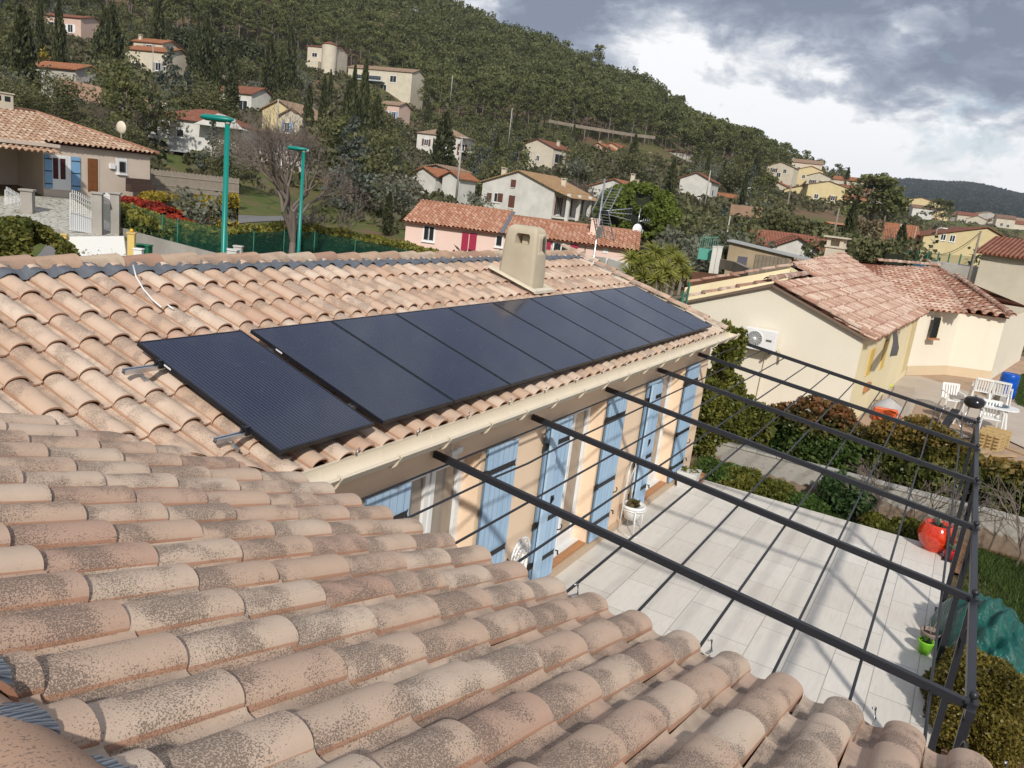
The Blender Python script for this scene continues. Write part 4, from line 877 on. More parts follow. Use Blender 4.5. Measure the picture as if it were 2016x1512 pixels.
# ---- pink house
def pink_house():
    ph=YAW-math.pi/2+math.radians(-7); U=np.array((math.cos(ph),math.sin(ph),0)); V_=np.array((-math.sin(ph),math.cos(ph),0))
    p=GD(800,433,56); h=3.0; Wm=stucco('pale_pink_render',(.80,.60,.52),.06,.12,10)
    b=empty('pink_house',(p[0],p[1],p[2]-h),ph,'long pale pink single storey house with maroon shutters behind our chimney','house','neighbouring houses')
    w=fplane(b,1245,485)[0]; w1=fplane(b,987,455)[0]
    m=MB(); m.box((0,0,-2),(w1,7.6,h)); m.box((w1+.002,.12,-2),(w,6.2,h-.02)); m.prism([(0,0,h+.002),(0,7.6,h+.002),(0,3.8,h+1.2)],(w1,0,0)); m.prism([(w1+.01,.12,h),(w1+.01,6.2,h),(w1+.01,3.1,h+.95)],(w-w1-.01,0,0)); m.build('wall',Wm,b)
    o=np.array(b.location); sp=.315; cs=1/math.hypot(1,sp); Dw=V_*cs+np.array((0,0,sp*cs)); Mt=tile_mat('clay_tile_rose',(.42,.215,.14),(.30,.19,.14),pale=(.56,.36,.26),red=(.36,.15,.09),fine=25,amount=.55,varred=.4,bump=.2)
    def R3(u,v,z): return o+U*u+V_*v+np.array((0,0,z))
    for (u0,u1,v0,dd,zz,sd) in ((-.15,w1+.1,-.4,3.8,h,31),(w1+.1,w+.2,-.28,3.1,h-.02,32)):
        r=tile_roof('roof',R3(u0,v0,zz+.04+(v0)*sp+.0),U,Dw,u1-u0,(dd-v0)/cs,Mt,None,W=.29,C=.40,n=8,nv=1,lift=.045,thick=.03,hh=.09,jit=.014,seed=sd); par2(r,b)
        yb=7.6 if zz==h else 6.2; m=MB(); m.add([(u0,v0,zz+v0*sp),(u1,v0,zz+v0*sp),(u1,dd,zz+dd*sp),(u0,dd,zz+dd*sp),(u1,yb+.4,zz-.1),(u0,yb+.4,zz-.1)],[(0,1,2,3),(3,2,4,5)]); m.build('eaves',R_rd,b)
        m=MB(); m.tube([(u0,dd,zz+dd*sp+.08),(u1,dd,zz+dd*sp+.08)],.13,8); m.build('ridge_tiles',M_ridge,b)
    m=MB(); m.bar((w1+.1,-.45,h-.02),(w1+.1,3.8,h+1.32),.30,.06); m.build('valley_strip',M_lead,b)
    pw(b,(834,445,855,474),bars=True); pw(b,(977,464,989,485),bars=True); pw(b,(1089,479,1120,502))
    def leaf(bx):
        a=fplane(b,bx[0],(bx[1]+bx[3])/2)[0]; c=fplane(b,bx[2],(bx[1]+bx[3])/2)[0]; t_=fplane(b,bx[0],bx[1])[2]; bt=fplane(b,bx[0],bx[3])[2]; m=MB(); m.box((a,-.07,bt),(c,.10,t_)); m.build('shutter',C_red,b)
    for bx in ((909,457,922,492),(924,458,938,493),(1071,475,1084,500),(1121,481,1137,502)): leaf(bx)
    m=MB(); a=fplane(b,1186,498); m.box((a[0],.08,a[2]),(a[0]+.35,.12,a[2]+.35)); m.build('meter_box',M_white,b)
    # chimney on the roof
    a=fplane(b,1158,440)[0]+.4; m=MB(); m.box((a-.3,1.7,h),(a+.3,2.3,h+1.55)); m.box((a-.36,1.64,h+1.553),(a+.36,2.36,h+1.63)); m.box((a-.5,1.5,h+.4),(a+.5,2.5,h+.62)); m.build('chimney',Wm,b)
    # line of washing arms
    m=MB(); 
    for i in range(3): m.tube([(w1+2.+i*1.9,-.05,h-.2),(w1+2.1+i*1.9,-1.0,h-.75)],.02,5)
    for v in (-.5,-.75,-1.0): m.tube([(w1+2.,v,h-.45-.3*-v+.0),(w1+5.9,v,h-.45-.3*-v)],.008,4)
    m.build('washing_line',M_iron,b)
    q=GD(1256,452,57); d_=empty('satellite_dish',tuple(q),YAW-1.1,'small white satellite dish and aerial at the right end of the pink house roof','satellite dish'); m=MB(); m.lathe([(.0,.0),(.25,.03),(.40,.09),(.40,.10),(.25,.045),(.0,.015)],(0,0,0),16,axis='y'); m.tube([(0,.1,0),(-.6,.4,-.3)],.03,5); m.tube([(0,0,-.3),(.0,-.55,-.2),(0,-.6,.05)],.02,5); m.build('dish',M_white,d_)
    m=MB(); m.tube([(.0,.15,-.4),(.05,.15,1.5)],.025,6); 
    for k_ in (-.15,0,.15): m.tube([(.05,.15,.6),(1.0,.1,.62+k_)],.012,4)
    for k_ in range(4): m.tube([(.4+.17*k_,.1,.45),(.4+.17*k_,.1,.8)],.01,4)
    m.build('aerial',M_alu,d_); HOUSES.append((p[0]+U[0]*8+V_[0]*4,p[1]+U[1]*8+V_[1]*4,9.5)); return b
pink_house()
# ---- cream house on the right
def cream_house():
    Wc=stucco('cream_facade_render',(.80,.735,.61),.05,.16,14); Wy=stucco('yellow_facade_render',(.80,.70,.46),.06,.3,8)
    E0=np.array((22.3,2.10,2.36)); GL=np.array((22.3,7.15,2.36)); A1=np.array((22.3,4.66,3.31)); CI=np.array((34.0,1.47,2.36)); K=GZ(1895,613,2.36); CO=GZ(1990,626,2.36)
    b=empty('cream_house',(22.3,2.1,-.4),0,'cream house with mottled red and pink tiled roof and an air conditioner on its gable','house','neighbouring houses')
    m=MB(); z0=-1.; 
    def quadw(P,Q,zt=None): m.add([(P[0],P[1],z0),(Q[0],Q[1],z0),(Q[0],Q[1],Q[2]-.06),(P[0],P[1],P[2]-.06)],[(0,1,2,3)])
    g=[(22.3,7.15,z0),(22.3,2.12,z0),(22.3,2.12,2.33),(22.3,4.66,3.27),(22.3,7.15,2.33)]
    m.add(g,[(0,1,2,3,4)]); o=par2(m.build('gable_wall',Wc),b)
    m=MB(); quadw(np.array((22.3,2.12,2.36)),np.array((34.05,1.49,2.36))); par2(m.build('side_wall',Wy),b)
    m=MB(); k2=K+np.array((.05,.05,0)); co2=CO+np.array((.25,.15,0)); quadw(np.array((34.05,1.49,2.36)),k2); quadw(k2,co2); quadw(co2,np.array((46,-2.8,2.36))); quadw(np.array((46,8.,2.36)),np.array((22.3,7.15,2.36))); par2(m.build('wall',Wc),b)
    m=MB(); 
    for P,Q in ((np.array((34.05,1.49,2.36)),k2),(k2,co2)):
        d_=(Q-P)[:2]; n_=np.array((d_[1],-d_[0])); n_/=np.linalg.norm(n_); n_*=-1 if n_[0]>0 else 1
        m.add([(P[0]+n_[0]*.02,P[1]+n_[1]*.02,-1),(Q[0]+n_[0]*.02,Q[1]+n_[1]*.02,-1),(Q[0]+n_[0]*.02,Q[1]+n_[1]*.02,.12),(P[0]+n_[0]*.02,P[1]+n_[1]*.02,.12)],[(0,1,2,3)])
    par2(m.build('plinth',stucco('tan_plinth',(.66,.53,.36),.1,.2,8)),b)
    Mt=tile_mat('clay_tile_mottled',(.53,.37,.28),(.33,.17,.12),pale=(.66,.52,.42),red=(.31,.13,.085),dark=(.24,.13,.10),fine=26,amount=.95,varred=.75,bump=.3)
    # main slope, faces -Y
    A2=np.array((27.6,5.26,3.54)); T=np.array((39.,5.5,3.6)); Hp=GZ(1840,528,3.62)
    U=(CI-E0); Lu=np.linalg.norm(U); U=U/Lu
    up=A1-E0; Dv=up-U*(up@U); Dv/=np.linalg.norm(Dv)
    O_=E0-Dv*.30-U*.12
    def uvp(P): q=np.array(P)-O_; return q@U,q@Dv
    def line(P,Q,inside):   # half plane through P,Q keeping the given side point
        (a,b_),(c,d_)=uvp(P),uvp(Q); n=np.array((d_-b_,a-c)); k=n@np.array((a,b_)); s=n@np.array(uvp(inside)); 
        if s>k: n=-n;k=-k
        return (n[0],n[1],k)
    c0=(E0+CI+A1)/3
    r1=tile_roof('roof',O_,U,Dv,5.1,3.1,Mt,None,W=.215,C=.38,n=9,nv=1,hh=.085,lift=.04,thick=.025,jit=.012,seed=41,planes=[line(A1,A1+U*5,c0)])
    r2=tile_roof('roof',O_,U,Dv,20,6.5,Mt,None,W=.215,C=.38,n=9,nv=1,hh=.085,lift=.04,thick=.025,jit=.012,seed=42,planes=[line(A2,T,c0),(-1,0,-5.1),line(CI,T,c0)],u0=0)
    for r in (r1,r2): par2(r,b)
    # wing slope facing -X
    U_=(CO-CI); U_[2]=0; U_/=np.linalg.norm(U_); t_=Hp-CI; D_=t_-U_*(t_@U_); D_/=np.linalg.norm(D_)
    O_=CI-U_*1.04-D_*.15; U=U_; Dv=D_; c0=(CI+CO+Hp)/3
    r3=tile_roof('roof',O_,U_,D_,9,14,Mt,None,W=.26,C=.42,n=7,nv=1,hh=.07,lift=.04,thick=.03,jit=.012,seed=43,planes=[line(CI,T,c0),line(K,Hp+np.array((0,0,0)),c0),line(T,Hp,c0)]); par2(r3,b)
    U_=(CO-K); U_[2]=0; U_/=np.linalg.norm(U_); D_=Hp+np.array((2.5,0,0))-K; D_=D_-U_*(D_@U_); D_/=np.linalg.norm(D_)
    O_=K-U_*1.68-D_*.12; U=U_; Dv=D_; c0=(K+CO+Hp)/3
    r4=tile_roof('roof',O_,U_,D_,6.7,14,Mt,None,W=.42,C=.50,n=9,nv=1,hh=.14,lift=.06,thick=.04,jit=.015,seed=44,planes=[line(K,Hp,c0),line(CO+U_*.15,Hp+np.array((2.0,-.1,0)),c0)]); par2(r4,b)
    m=MB(); m.add([tuple(E0-[0,0,.03]),tuple(CI-[0,0,.03]),tuple(T-[0,0,.1]),tuple(A2-[0,0,.05]),(27.6,4.9,3.36),tuple(A1-[0,0,.03])],[(0,1,2,3,4,5)]); m.add([tuple(A1-[0,0,.03]),tuple(GL-[0,0,.03]),(27.5,7.4,2.3),(27.5,4.8,3.30)],[(0,1,2,3)]); m.add([tuple(A2-[0,0,.03]),(27.6,8.3,2.3),(42,8.6,2.3),tuple(T-[0,0,.03])],[(0,1,2,3)]); m.add([tuple(T),tuple(Hp),(46,-2.8,2.3),(47,8,2.3)],[(0,1,2,3)]); m.add([tuple(CI-[0,0,.05]),tuple(K-[0,0,.05]),tuple(Hp-[0,0,.08]),tuple(T-[0,0,.08])],[(0,1,2,3)]); m.add([tuple(K-[0,0,.05]),tuple(CO-[0,0,.05]),tuple(Hp+[1.8,0,-.08]),tuple(Hp-[0,0,.08])],[(0,1,2,3)])
    par2(m.build('roof_underlay',R_rd),b)
    # second gable, yellow, stands behind and a little higher
    m=MB(); m.add([(25.2,4.7,2.4),(27.45,5.26,3.52),(26.3,8.35,2.42),(26.3,8.35,1.5),(25.2,4.7,1.6)],[(0,1,2,3,4)]); m.add([tuple(A2+[-.1,0,0]),(27.5,8.35,2.45),(27.5,8.35,1.0),(27.5,4.4,1.0),(27.5,4.4,3.20)],[(0,1,2,3,4)]); par2(m.build('upper_gable',Wy),b)
    for (p_,q_,n_) in ((A1+[-.06,-.0,.06],GL+[-.06,.3,.0],6),(A2+[-.15,0,.06],np.array((27.3,8.6,2.5)),7)):
        d_=q_-p_; L_=np.linalg.norm(d_); r=half_tiles('verge_tiles',tuple(q_),tuple(-d_),(0,0,1),n_,L_/n_,.11,Mt,seed=n_); par2(r,b)
    d_=A1-E0; r=half_tiles('verge_tiles',tuple(E0+[-.03,-.25,-.02]),tuple(d_),(0,0,1),7,.42,.10,Mt,seed=12); par2(r,b)
    r=half_tiles('ridge_tiles',tuple(A1+[5.2,.1,.08]),(-1,0,0),(0,0,1),13,.42,.13,Mt,seed=13); par2(r,b)
    r=half_tiles('ridge_tiles',tuple(T+[0,0,.08]),tuple(A2-T),(0,0,1),27,.425,.13,Mt,seed=14); par2(r,b)
    r=half_tiles('ridge_tiles',tuple(CO+[-.05,-.05,.1]),tuple(Hp+[1.9,-.1,.1]-CO),(0,0,1),19,.42,.14,Mt,seed=15); par2(r,b)
    r=half_tiles('ridge_tiles',tuple(Hp+[1.9,-.1,.1]),tuple(T-Hp-[1.9,0,0]),(0,0,1),14,.42,.14,Mt,seed=16); par2(r,b)
    m=MB(); m.bar(E0+[-.10,-.1,-.10],A1+[-.10,0,-.05],.05,.07); m.bar(A1+[-.10,0,-.05],GL+[-.10,.2,-.10],.05,.07); par2(m.build('verge_board',plain('brown_verge_board',(.17,.12,.09),.7)),b)
    # windows, doors on the side wall
    def sidebox(px0,px1,ytop,ybot,nm,mat,off=.03,th=.03):
        # plane of the side wall
        n=np.array((1.49-2.12,-(34.05-22.3),0)); n/=np.linalg.norm(n); o=np.array((22.3,2.12,0))
        P=[]
        for x,y in ((px0,ybot[0]),(px1,ybot[1]),(px1,ytop[1]),(px0,ytop[0])): d_=ray(x,y); P.append(CAM+d_*((n@(o-CAM))/(n@d_))+n*off)
        # square them up in the wall plane
        for a,c in ((0,3),(1,2)): x=(P[a][:2]+P[c][:2])/2; P[a][:2]=x; P[c][:2]=x
        zt=(P[2][2]+P[3][2])/2; zb=(P[0][2]+P[1][2])/2; P[2][2]=P[3][2]=zt; P[0][2]=P[1][2]=zb
        m=MB(); m.prism(P,-n*th); return par2(m.build(nm,mat),b)
    Yl=plain('yellow_roller_shutter',(.66,.46,.13),.6); 
    sidebox(1708,1717,(692,688),(738,730),'roller_shutter',Yl); sidebox(1736,1743,(676,672),(725,718),'roller_shutter',Yl); sidebox(1757,1766,(656,650),(700,690),'window',G_dk); sidebox(1784,1794,(640,636),(725,716),'door',W_ye)
    sidebox(1700,1708,(758,752),(770,764),'sill',M_terra,.10,.1)
    # barred window on the far wall
    w0=GX(1836,628,35.2); m=MB(); c=np.array(GX(1841,645,34.75)); P=K-CI; P[2]=0; P/=np.linalg.norm(P); n=np.array((-P[1],P[0],0)); n=n if n[0]<0 else -n
    wn=MB(); wn.obox(c,P*.20,n*.02,np.array((0,0,.40))); wo=par2(wn.build('window',G_dk),b)
    wn=MB()
    for i in range(4): wn.obox(c+P*(-.15+.1*i)+n*.05,P*.008,n*.008,np.array((0,0,.38)))
    par2(wn.build('bars',M_iron),wo); wn=MB(); wn.obox(c-np.array((0,0,.44))+n*.06,P*.26,n*.08,np.array((0,0,.035))); par2(wn.build('sill',M_terra),wo); wn=MB(); wn.obox(c+P*.24+n*.0,P*.04,n*.03,np.array((0,0,.42))); par2(wn.build('jamb',Wy),wo)
    # air conditioner
    a=np.array(GX(1474,641,22.25)); c_=np.array(GX(1531,676,22.25)); yl,yr=a[1],c_[1]; zt=a[2]; zb=zt-.58; wd=yl-yr
    ac=empty('air_conditioner',(22.25,yr,zb),0,'white air conditioning unit on the cream gable wall','air conditioner'); m=MB(); m.box((-.32,0,0),(-.03,wd,.58)); m.build('casing',M_white,ac,bevel=.015)
    m=MB(); fy=wd*.66; m.lathe([(.235,0),(.235,-.006),(.21,-.010),(.205,-.002)],(-.322,fy,.30),28,axis='x'); 
    for r_ in (.08,.115,.15,.185): m.lathe([(r_,-.008),(r_+.004,-.012),(r_+.008,-.008)],(-.322,fy,.30),28,axis='x')
    for k_ in range(18): a_=k_*math.pi/9; m.bar((-.334,fy+.05*math.cos(a_),.30+.05*math.sin(a_)),(-.334,fy+.22*math.cos(a_+.35),.30+.22*math.sin(a_+.35)),.006,.006)
    m.lathe([(0.,-.016),(.05,-.014),(.055,-.004)],(-.322,fy,.30),16,axis='x'); m.build('fan_guard',M_white,ac)
    m=MB(); m.lathe([(0.001,-.001),(.205,-.001)],(-.322,fy,.30),28,axis='x'); m.build('fan',plain('dark_fan_recess',(.06,.06,.065),.6),ac); MB().box((-.35,.10,-.06),(-.03,.14,-.003)).build('bracket',M_iron,ac); MB().box((-.35,wd-.14,-.06),(-.03,wd-.10,-.003)).build('bracket',M_iron,ac); m=MB(); m.box((-.326,wd*.12,.28),(-.3205,wd*.30,.34)); m.build('badge',M_alu,ac)
    m=MB(); m.tube([(22.2,yr-.05,zb+.1),(22.2,yr-.12,zb),(22.25,yr-.12,zb-.3)],.02,6); m.tube([(22.26,yr+.25,zb-.1),(22.26,yr+.28,zb-1.6),(22.26,yr+.30,-.5)],.018,6); par2(m.build('drain_pipe',W_cr),b)
    m=MB(); cx=np.array((38.2,5.6,3.5)); m.box(cx+[-.45,-.35,-.2],cx+[.45,.35,.62]); m.box(cx+[-.5,-.4,.62],cx+[.5,.4,.70])
    for sx in (-.36,.36):
        for sy in (-.27,.27): m.box(cx+[sx-.09,sy-.08,.70],cx+[sx+.09,sy+.08,1.05])
    m.box(cx+[-.12,-.35,.70],cx+[.12,.35,1.05]); m.prism([cx+[-.6,-.5,1.052],cx+[.6,-.5,1.052],cx+[.6,.5,1.052],cx+[-.6,.5,1.052]],(0,0,.06)); par2(m.build('chimney',W_cr),b)
    HOUSES.append((32,4,12))
cream_house()
# ---- houses farther off
Yy=group='houses on the hillside'
b=hs('villa','two storey white house with ochre tiled roof, gable end toward us, above the pink roof',951,357,102,-24,9.8,11.5,5.6,1.75,'v',W_wh,R_oc,chim=((1.3,3,.0),(8.2,6.5,-.4)))
for bx in ((960,379,967,397),(973,380,986,398),(1007,353,1014,368),(1003,384,1011,409)): pw(b,bx,None,frame=False)
for bx,mt in (((960,379,967,397),C_brn),((981,380,989,398),C_brn),((1007,353,1015,369),C_brn),((1003,384,1012,409),C_brn)):
    a=fplane(b,bx[0],bx[1]); c=fplane(b,bx[2],bx[3]); m=MB(); m.box((a[0],-.08,c[2]),(c[0],-.03,a[2])); m.build('shutter',mt,b)
m=MB()
for v in (.2,3.8,7.6,11.2): m.box((11.4,v,-3),(11.8,v+.4,5.35))
m.box((9.85,0,2.3),(11.4,11.5,2.5)); m.build('column',W_wh,b)
m=MB(); s_=1.75/4.9; m.add([(9.8,-.35,5.6+.1-.12),(12.2,-.35,5.6-2.3*s_+.1),(12.2,11.85,5.6-2.3*s_+.1),(9.8,11.85,5.6+.1-.12)],[(0,1,2,3)]); m.build('roof',R_oc,b)
for v in (1.2,4.6,8.6): win(b,'r',9.8,11.5,v,2.7,1.1,2.1,C_brn)
hs('villa','white house with bright orange roof and tall white chimney right of the ochre roofed house',1160,366,122,-22,7.5,9,5,1.4,'v',W_wh,R_or,chim=((6.2,1.0,.8),(5,8,.2)),wins=(('r',2,2.4,1.2,1.2,C_brn),('r',5,2.4,1.2,1.2,C_brn)))
b=hs('villa','two storey white house with red hipped roof behind the first green lamp post',283,226,88,2,9.4,8,5.2,1.3,'u',W_wh,R_rd,chim=((1.3,1.5,.1),),hip=True)
pw(b,(302,240,311,262)); pw(b,(348,255,362,270)); m=MB(); m.box((-1.5,-3.2,2.15),(6.5,-.02,2.25))
for u in (-1.3,2,6.2): m.box((u,-3.1,-3),(u+.12,-2.98,2.15))
m.build('canopy',plain('grey_canopy',(.28,.31,.33),.5),b)
win(b,'f',9.4,8,1.2,.2,1.0,1.3); win(b,'f',9.4,8,4.2,.1,1.2,2.0)
m=MB(); m.prism([(5.4,-1.6,4.9),(9.9,-1.6,4.9),(7.65,-1.6,6.1)],(0,2.,0)); m.build('porch_gable',W_wh,b)
b=hs('villa','white house with beige hipped roof and red shutters among trees above the pink house',822,261,165,-6,10.2,9,5,1.7,'u',W_wh,R_bg,hip=True); 
for bx in ((835,274,843,287),(856,276,863,293),(905,284,914,306)): pw(b,bx,C_brn)
m=MB(); m.box((9,-2.2,2.2),(14,-.01,2.45)); 
for u in (9.2,13.5): m.box((u,-2.1,-4),(u+.35,-1.8,2.2))
m.box((9,-2.2,4.9),(10.6,-.01,5.0)); m.build('balcony',W_wh,b)
b=hs('villa','cream house with red tiled roof and dark arched window, above the ochre roof',1026,285,180,-30,8.2,9.5,5.6,1.5,'v',W_cr,R_rd,chim=((6.4,5,.1),)); 
for bx in ((1034,305,1041,316),(1056,306,1062,317)): pw(b,bx,None)
win(b,'r',8.2,9.5,1,2.6,3.6,1.9,None,False); win(b,'r',8.2,9.5,6.5,2.8,1.2,1.4,C_brn)
b=hs('villa','orange villa with arched openings and split orange roof',1156,290,222,-32,6.5,11,5.2,1.4,'v',W_or,R_or,chim=((1.5,4,.5),(4.6,6,.3)))
for v,zz in ((1,2.4),(4.4,2.2),(8,2.2)): win(b,'r',6.5,11,v,zz,1.8,1.8,None,False)
hs('villa','upper block of the orange villa with its own red roof',1188,287,226,-32,5,6,4.6,1.0,'v',W_or,R_or,wins=(('r',1,3,1,1,C_brn),('r',3.6,3,1,1,C_brn)))
hs('villa','low white house with grey edged roof, right of the orange villa',1248,316,232,-20,9,7,4.2,1.4,'v',W_wh,R_bg,wins=(('f',5.4,1.8,1.1,1.6,None),('r',1.2,1.6,2,1.8,None),('r',4.4,1.6,1.4,1.5,C_brn)),chim=((4,1,1.0),))
hs('villa','grey stone block half hidden by trees behind the low white house',1278,293,262,-15,14,6,6,.6,'u',W_gr,R_br)
hs('villa','pale rose house with red roof left of a concrete pole on the slope',1340,350,150,-22,5.6,8,4.6,1.2,'v',W_wh,R_rd,wins=(('r',2,2,1.2,1.2,None),))
hs('villa','low orange roofed annex behind the umbrella pine',1398,384,165,5,6,6,2.2,.7,'u',W_wh,R_or)
b=hs('villa','pink tower house high on the hill at the top left',78,28,215,-10,10.2,8,7.5,1.0,'u',W_pk,R_rd,wins=(('f',2.2,4.6,1.2,1.6,M_white),('f',7,4.4,1.2,1.6,M_white)))
m=MB(); m.box((0,-3,-3),(4.5,-.01,2.4)); m.build('annex',W_pk,b); m=MB(); m.prism([(-.3,-3.3,2.4),(4.8,-3.3,2.4),(4.8,0,3.3),(-.3,0,3.3)],(0,0,.15)); m.build('annex_roof',R_rd,b)
b=hs('villa','cream house with two step terracotta roofs below the long hedge',243,95,178,-14,9.5,8,4.6,1.2,'u',W_cr,R_or,wins=(('f',1,.6,3,1.6,None,False),('f',7.2,1.2,1.2,1.4,C_grn)))
hs('villa','upper cream storey with small orange roof behind the two step house',263,80,186,-14,6.8,5,3.2,.9,'u',W_cr,R_or,wins=(('f',3,1.4,1.3,1.3,C_grn),),chim=((.8,1,.2),))
hs('outbuilding','long low outbuilding with plain orange roof at the left edge of the slope',64,128,112,-16,6.2,4,2.2,.7,'u',W_gr,R_or,cat='outbuilding')
hs('villa','white house with red roof right of the blue cedar, behind a cypress',424,178,152,-20,7.6,6,5,1.3,'u',W_wh,R_rd,wins=(('f',1.5,2.4,1.6,1.4,None),('f',5,2.2,1.8,1.6,None)))
hs('villa','yellow house with brown roof beside a concrete pole',517,214,118,-20,5.4,7,4,1.3,'v',W_ye,R_bg)
hs('villa','cream gable in front of the yellow house',553,226,116,-20,3.9,5,3,1.0,'v',W_cr,R_bg,wins=(('f',.7,.8,.8,1.3,C_blu),))
hs('villa','grey house half hidden behind the bare tree',500,266,90,-10,5.5,6,4,.5,'u',W_gr,R_br,wins=(('f',2,1,1.2,1.4,None),))
hs('villa','small rose house with orange roof left of the beige hipped house',750,204,205,-18,5,6,4.4,1.0,'u',W_pk,R_bg,wins=(('f',1.2,1.6,1,1.2,None),('f',3.2,1.6,1,1.2,C_blu)))
hs('villa','white house with vivid orange roof peeping over bushes left of the ochre roof',812,340,98,-28,3.4,4,2.2,.8,'v',W_wh,R_or)
hs('villa','white gable beside the vivid orange roof',872,346,96,-28,2.4,3.5,2.2,.6,'v',W_wh,R_or)
hs('villa','large pale shed roof above the vivid orange roof',836,328,104,-25,3.6,5,1.4,.4,'v',W_gr,R_bg)
b=hs('villa','pale modern villa on the hillside below the pines',686,132,258,-16,21,9,6.6,1.4,'u',W_cr,R_bg,wins=(('f',3,.4,1.4,2.2,None),('f',7,.2,2.0,2.3,None),('f',11,.2,2,2.3,None),('f',3,3.6,8,1.2,None,False),('f',14,3.4,2,1.8,None)))
m=MB(); m.box((2.5,-2.4,3.0),(12.5,-.01,3.15))
for i in range(21): m.box((2.5+.5*i,-2.4,3.15),(2.55+.5*i,-2.35,4.1))
m.box((2.5,-2.42,4.1),(12.5,-2.33,4.16)); m.build('balcony',plain('blue_grey_rail',(.25,.30,.36),.5),b)
b=hs('villa','round turret villa with small windows left of the modern villa',606,90,262,-12,9.2,8,9,.8,'u',W_cr,R_rd,wins=(('f',1.6,6.0,1.6,1.2,None),('f',2,1.2,4,1.6,None)))
m=MB(); m.lathe([(2.2,-3),(2.2,9.6)],(7.6,-1.0,0),20); m.build('turret',W_cr,b); m=MB(); m.lathe([(2.45,9.6),(2.45,9.75),(0.01,10.6)],(7.6,-1.0,0),20); m.build('turret_roof',R_rd,b)
m=MB(); m.prism([(-1,-3,-3),(5.2,-3,-3),(5.2,-3,4.6),(-1,-3,3.4)],(0,2.99,0)); m.build('annex',W_cr,b)
# middle right: brick red roof cottage, shed, gate
b=hs('cottage','small house with brick red roof and white gable draped with bare vine',1512,487,72,-6,4.7,5,2.4,1.15,'v',W_wh,R_rd)
m=MB(); m.box((-1.0,1.5,-2),(0,6,2.5)); m.build('wing',W_wh,b); m=MB(); zz=2.5; m.add([(-1.2,1.2,zz),(5.8,1.2,zz),(5.8,3.9,zz+1.3),(-1.2,3.9,zz+1.3)],[(0,1,2,3)]); m.add([(-1.2,3.9,zz+1.3),(5.8,3.9,zz+1.3),(5.8,6.6,zz),(-1.2,6.6,zz)],[(0,1,2,3)]); m.build('roof',R_rd,b)
def shed():
    p=GD(1437,476,46); b=empty('shed',(p[0],p[1],p[2]-2.1),YAW-math.pi/2-math.radians(20),'plank doored garden shed with sloping grey sheet roof','shed')
    m=MB(); m.prism([(0,0,-1),(3.4,0,-1),(3.4,0,1.75),(0,0,2.1)],(0,2.6,0)); m.build('wall',stucco('tan_shed_wall',(.42,.33,.22),.2,.3,8),b)
    m=MB(); m.prism([(-.15,-.2,2.12),(5.2,-.2,1.55),(5.2,2.8,1.55),(-.15,2.8,2.12)],(0,0,.06)); m.build('roof',plain('grey_sheet_roof',(.33,.33,.32),.7,var=.2),b)
    m=MB(); m.box((.6,-.05,.8),(1.1,-.003,1.4)); m.build('shutter',plain('slate_shutter',(.10,.10,.13),.6),b)
    m=MB()
    for i in range(9): m.box((1.5+.2*i,-.06,-.9),(1.685+.2*i,-.003,1.62+.01*(i%3)))
    m.build('door',plain('weathered_planks',(.22,.18,.13),.9,var=.4,scale=5),b); m=MB(); m.box((3.41,.3,-1),(5.0,2.5,1.45)); m.build('lean_to',plain('dark_tarred_boards',(.035,.035,.04),.8),b)
    HOUSES.append((p[0]+2,p[1],4))
shed()
b=hs('house','small orange tiled annex roof behind the cream house',1490,530,47,-8,5.2,4,2.2,.8,'u',W_or,R_bg)
# ---- school
def school():
    p=GD(1822,452,150); ph=YAW-math.pi/2+math.radians(-20); h=9.5; b=empty('school',(p[0],p[1],p[2]-h),ph,'large yellow school building with red roofs and a pale panelled roof slope','school'); w=19.; dp=40.
    m=MB(); m.prism([(0,0,-4),(w,0,-4),(w,0,h-3.3),(w*.47,0,h+1.3),(0,0,h-1.0)],(0,dp,0)); m.build('wall',W_ye,b)
    m=MB(); m.prism([(w*.47,-.3,h+1.45),(w*.47,dp,h+1.45),(w+.6,dp,h-3.35),(w+.6,-.3,h-3.35)],(0,0,.15)); m.prism([(-.5,-.3,h-1.1),(-.5,dp,h-1.1),(w*.47-.003,dp,h+1.45),(w*.47-.003,-.3,h+1.45)],(0,0,.15)); m.build('roof',R_rd,b)
    m=MB(); q=lambda t,v: (w*.47+(w+.6-w*.47)*t,v,h+1.45-4.8*t+.17); m.add([q(.06,5),q(.93,3),q(.95,26),q(.08,26)],[(0,1,2,3)]); m.build('roof_panels',plain('pale_solar_roof',(.25,.29,.36),.35),b)
    pw(b,(1852,461,1862,473)); pw(b,(1870,463,1880,476))
    for i in range(7): win(b,'r',w,dp,1.2+i*3.2,h-6.6,2.2,1.9,None)
    m=MB(); m.box((-38,3,-4),(-.01,14,h-3.8)); m.box((-8,-1,-4),(-.01,2.99,h-6.5)); o=m.build('wing',W_ye,b); m=MB(); m.prism([(-38.4,.5,h-3.7),(-.01,.5,h-3.7),(-.01,8,h-1.6),(-38.4,8,h-1.6)],(0,0,.2)); m.prism([(-9,7.9,h-2),(-.02,2.9,h-2),(-.02,12,h+.4),(-9,12,h+.4)],(0,0,.2)); m.build('wing_roof',R_or,b)
    for i in range(6): win(b,'f',0,0,-35+i*5.5,h-7.4,3,2.2,None,False).location.y=3.0
    HOUSES.append((p[0]+20,p[1],30))
school()
b=hs('apartment_house','beige and grey rendered house with tall chimney at the right edge',1934,497,60,-38,4.6,12,6.4,1.1,'u',W_cr,R_rd,wins=(('r',6.5,2.6,1.0,1.3,None),),chim=(),over=.4)
m=MB(); m.box((-2.8,.4,-3),(-.01,4,5.4)); m.build('annex',W_gr,b); m=MB(); m.box((4.61,2.4,-3),(5.3,3.2,8.6)); m.build('chimney',W_or,b)
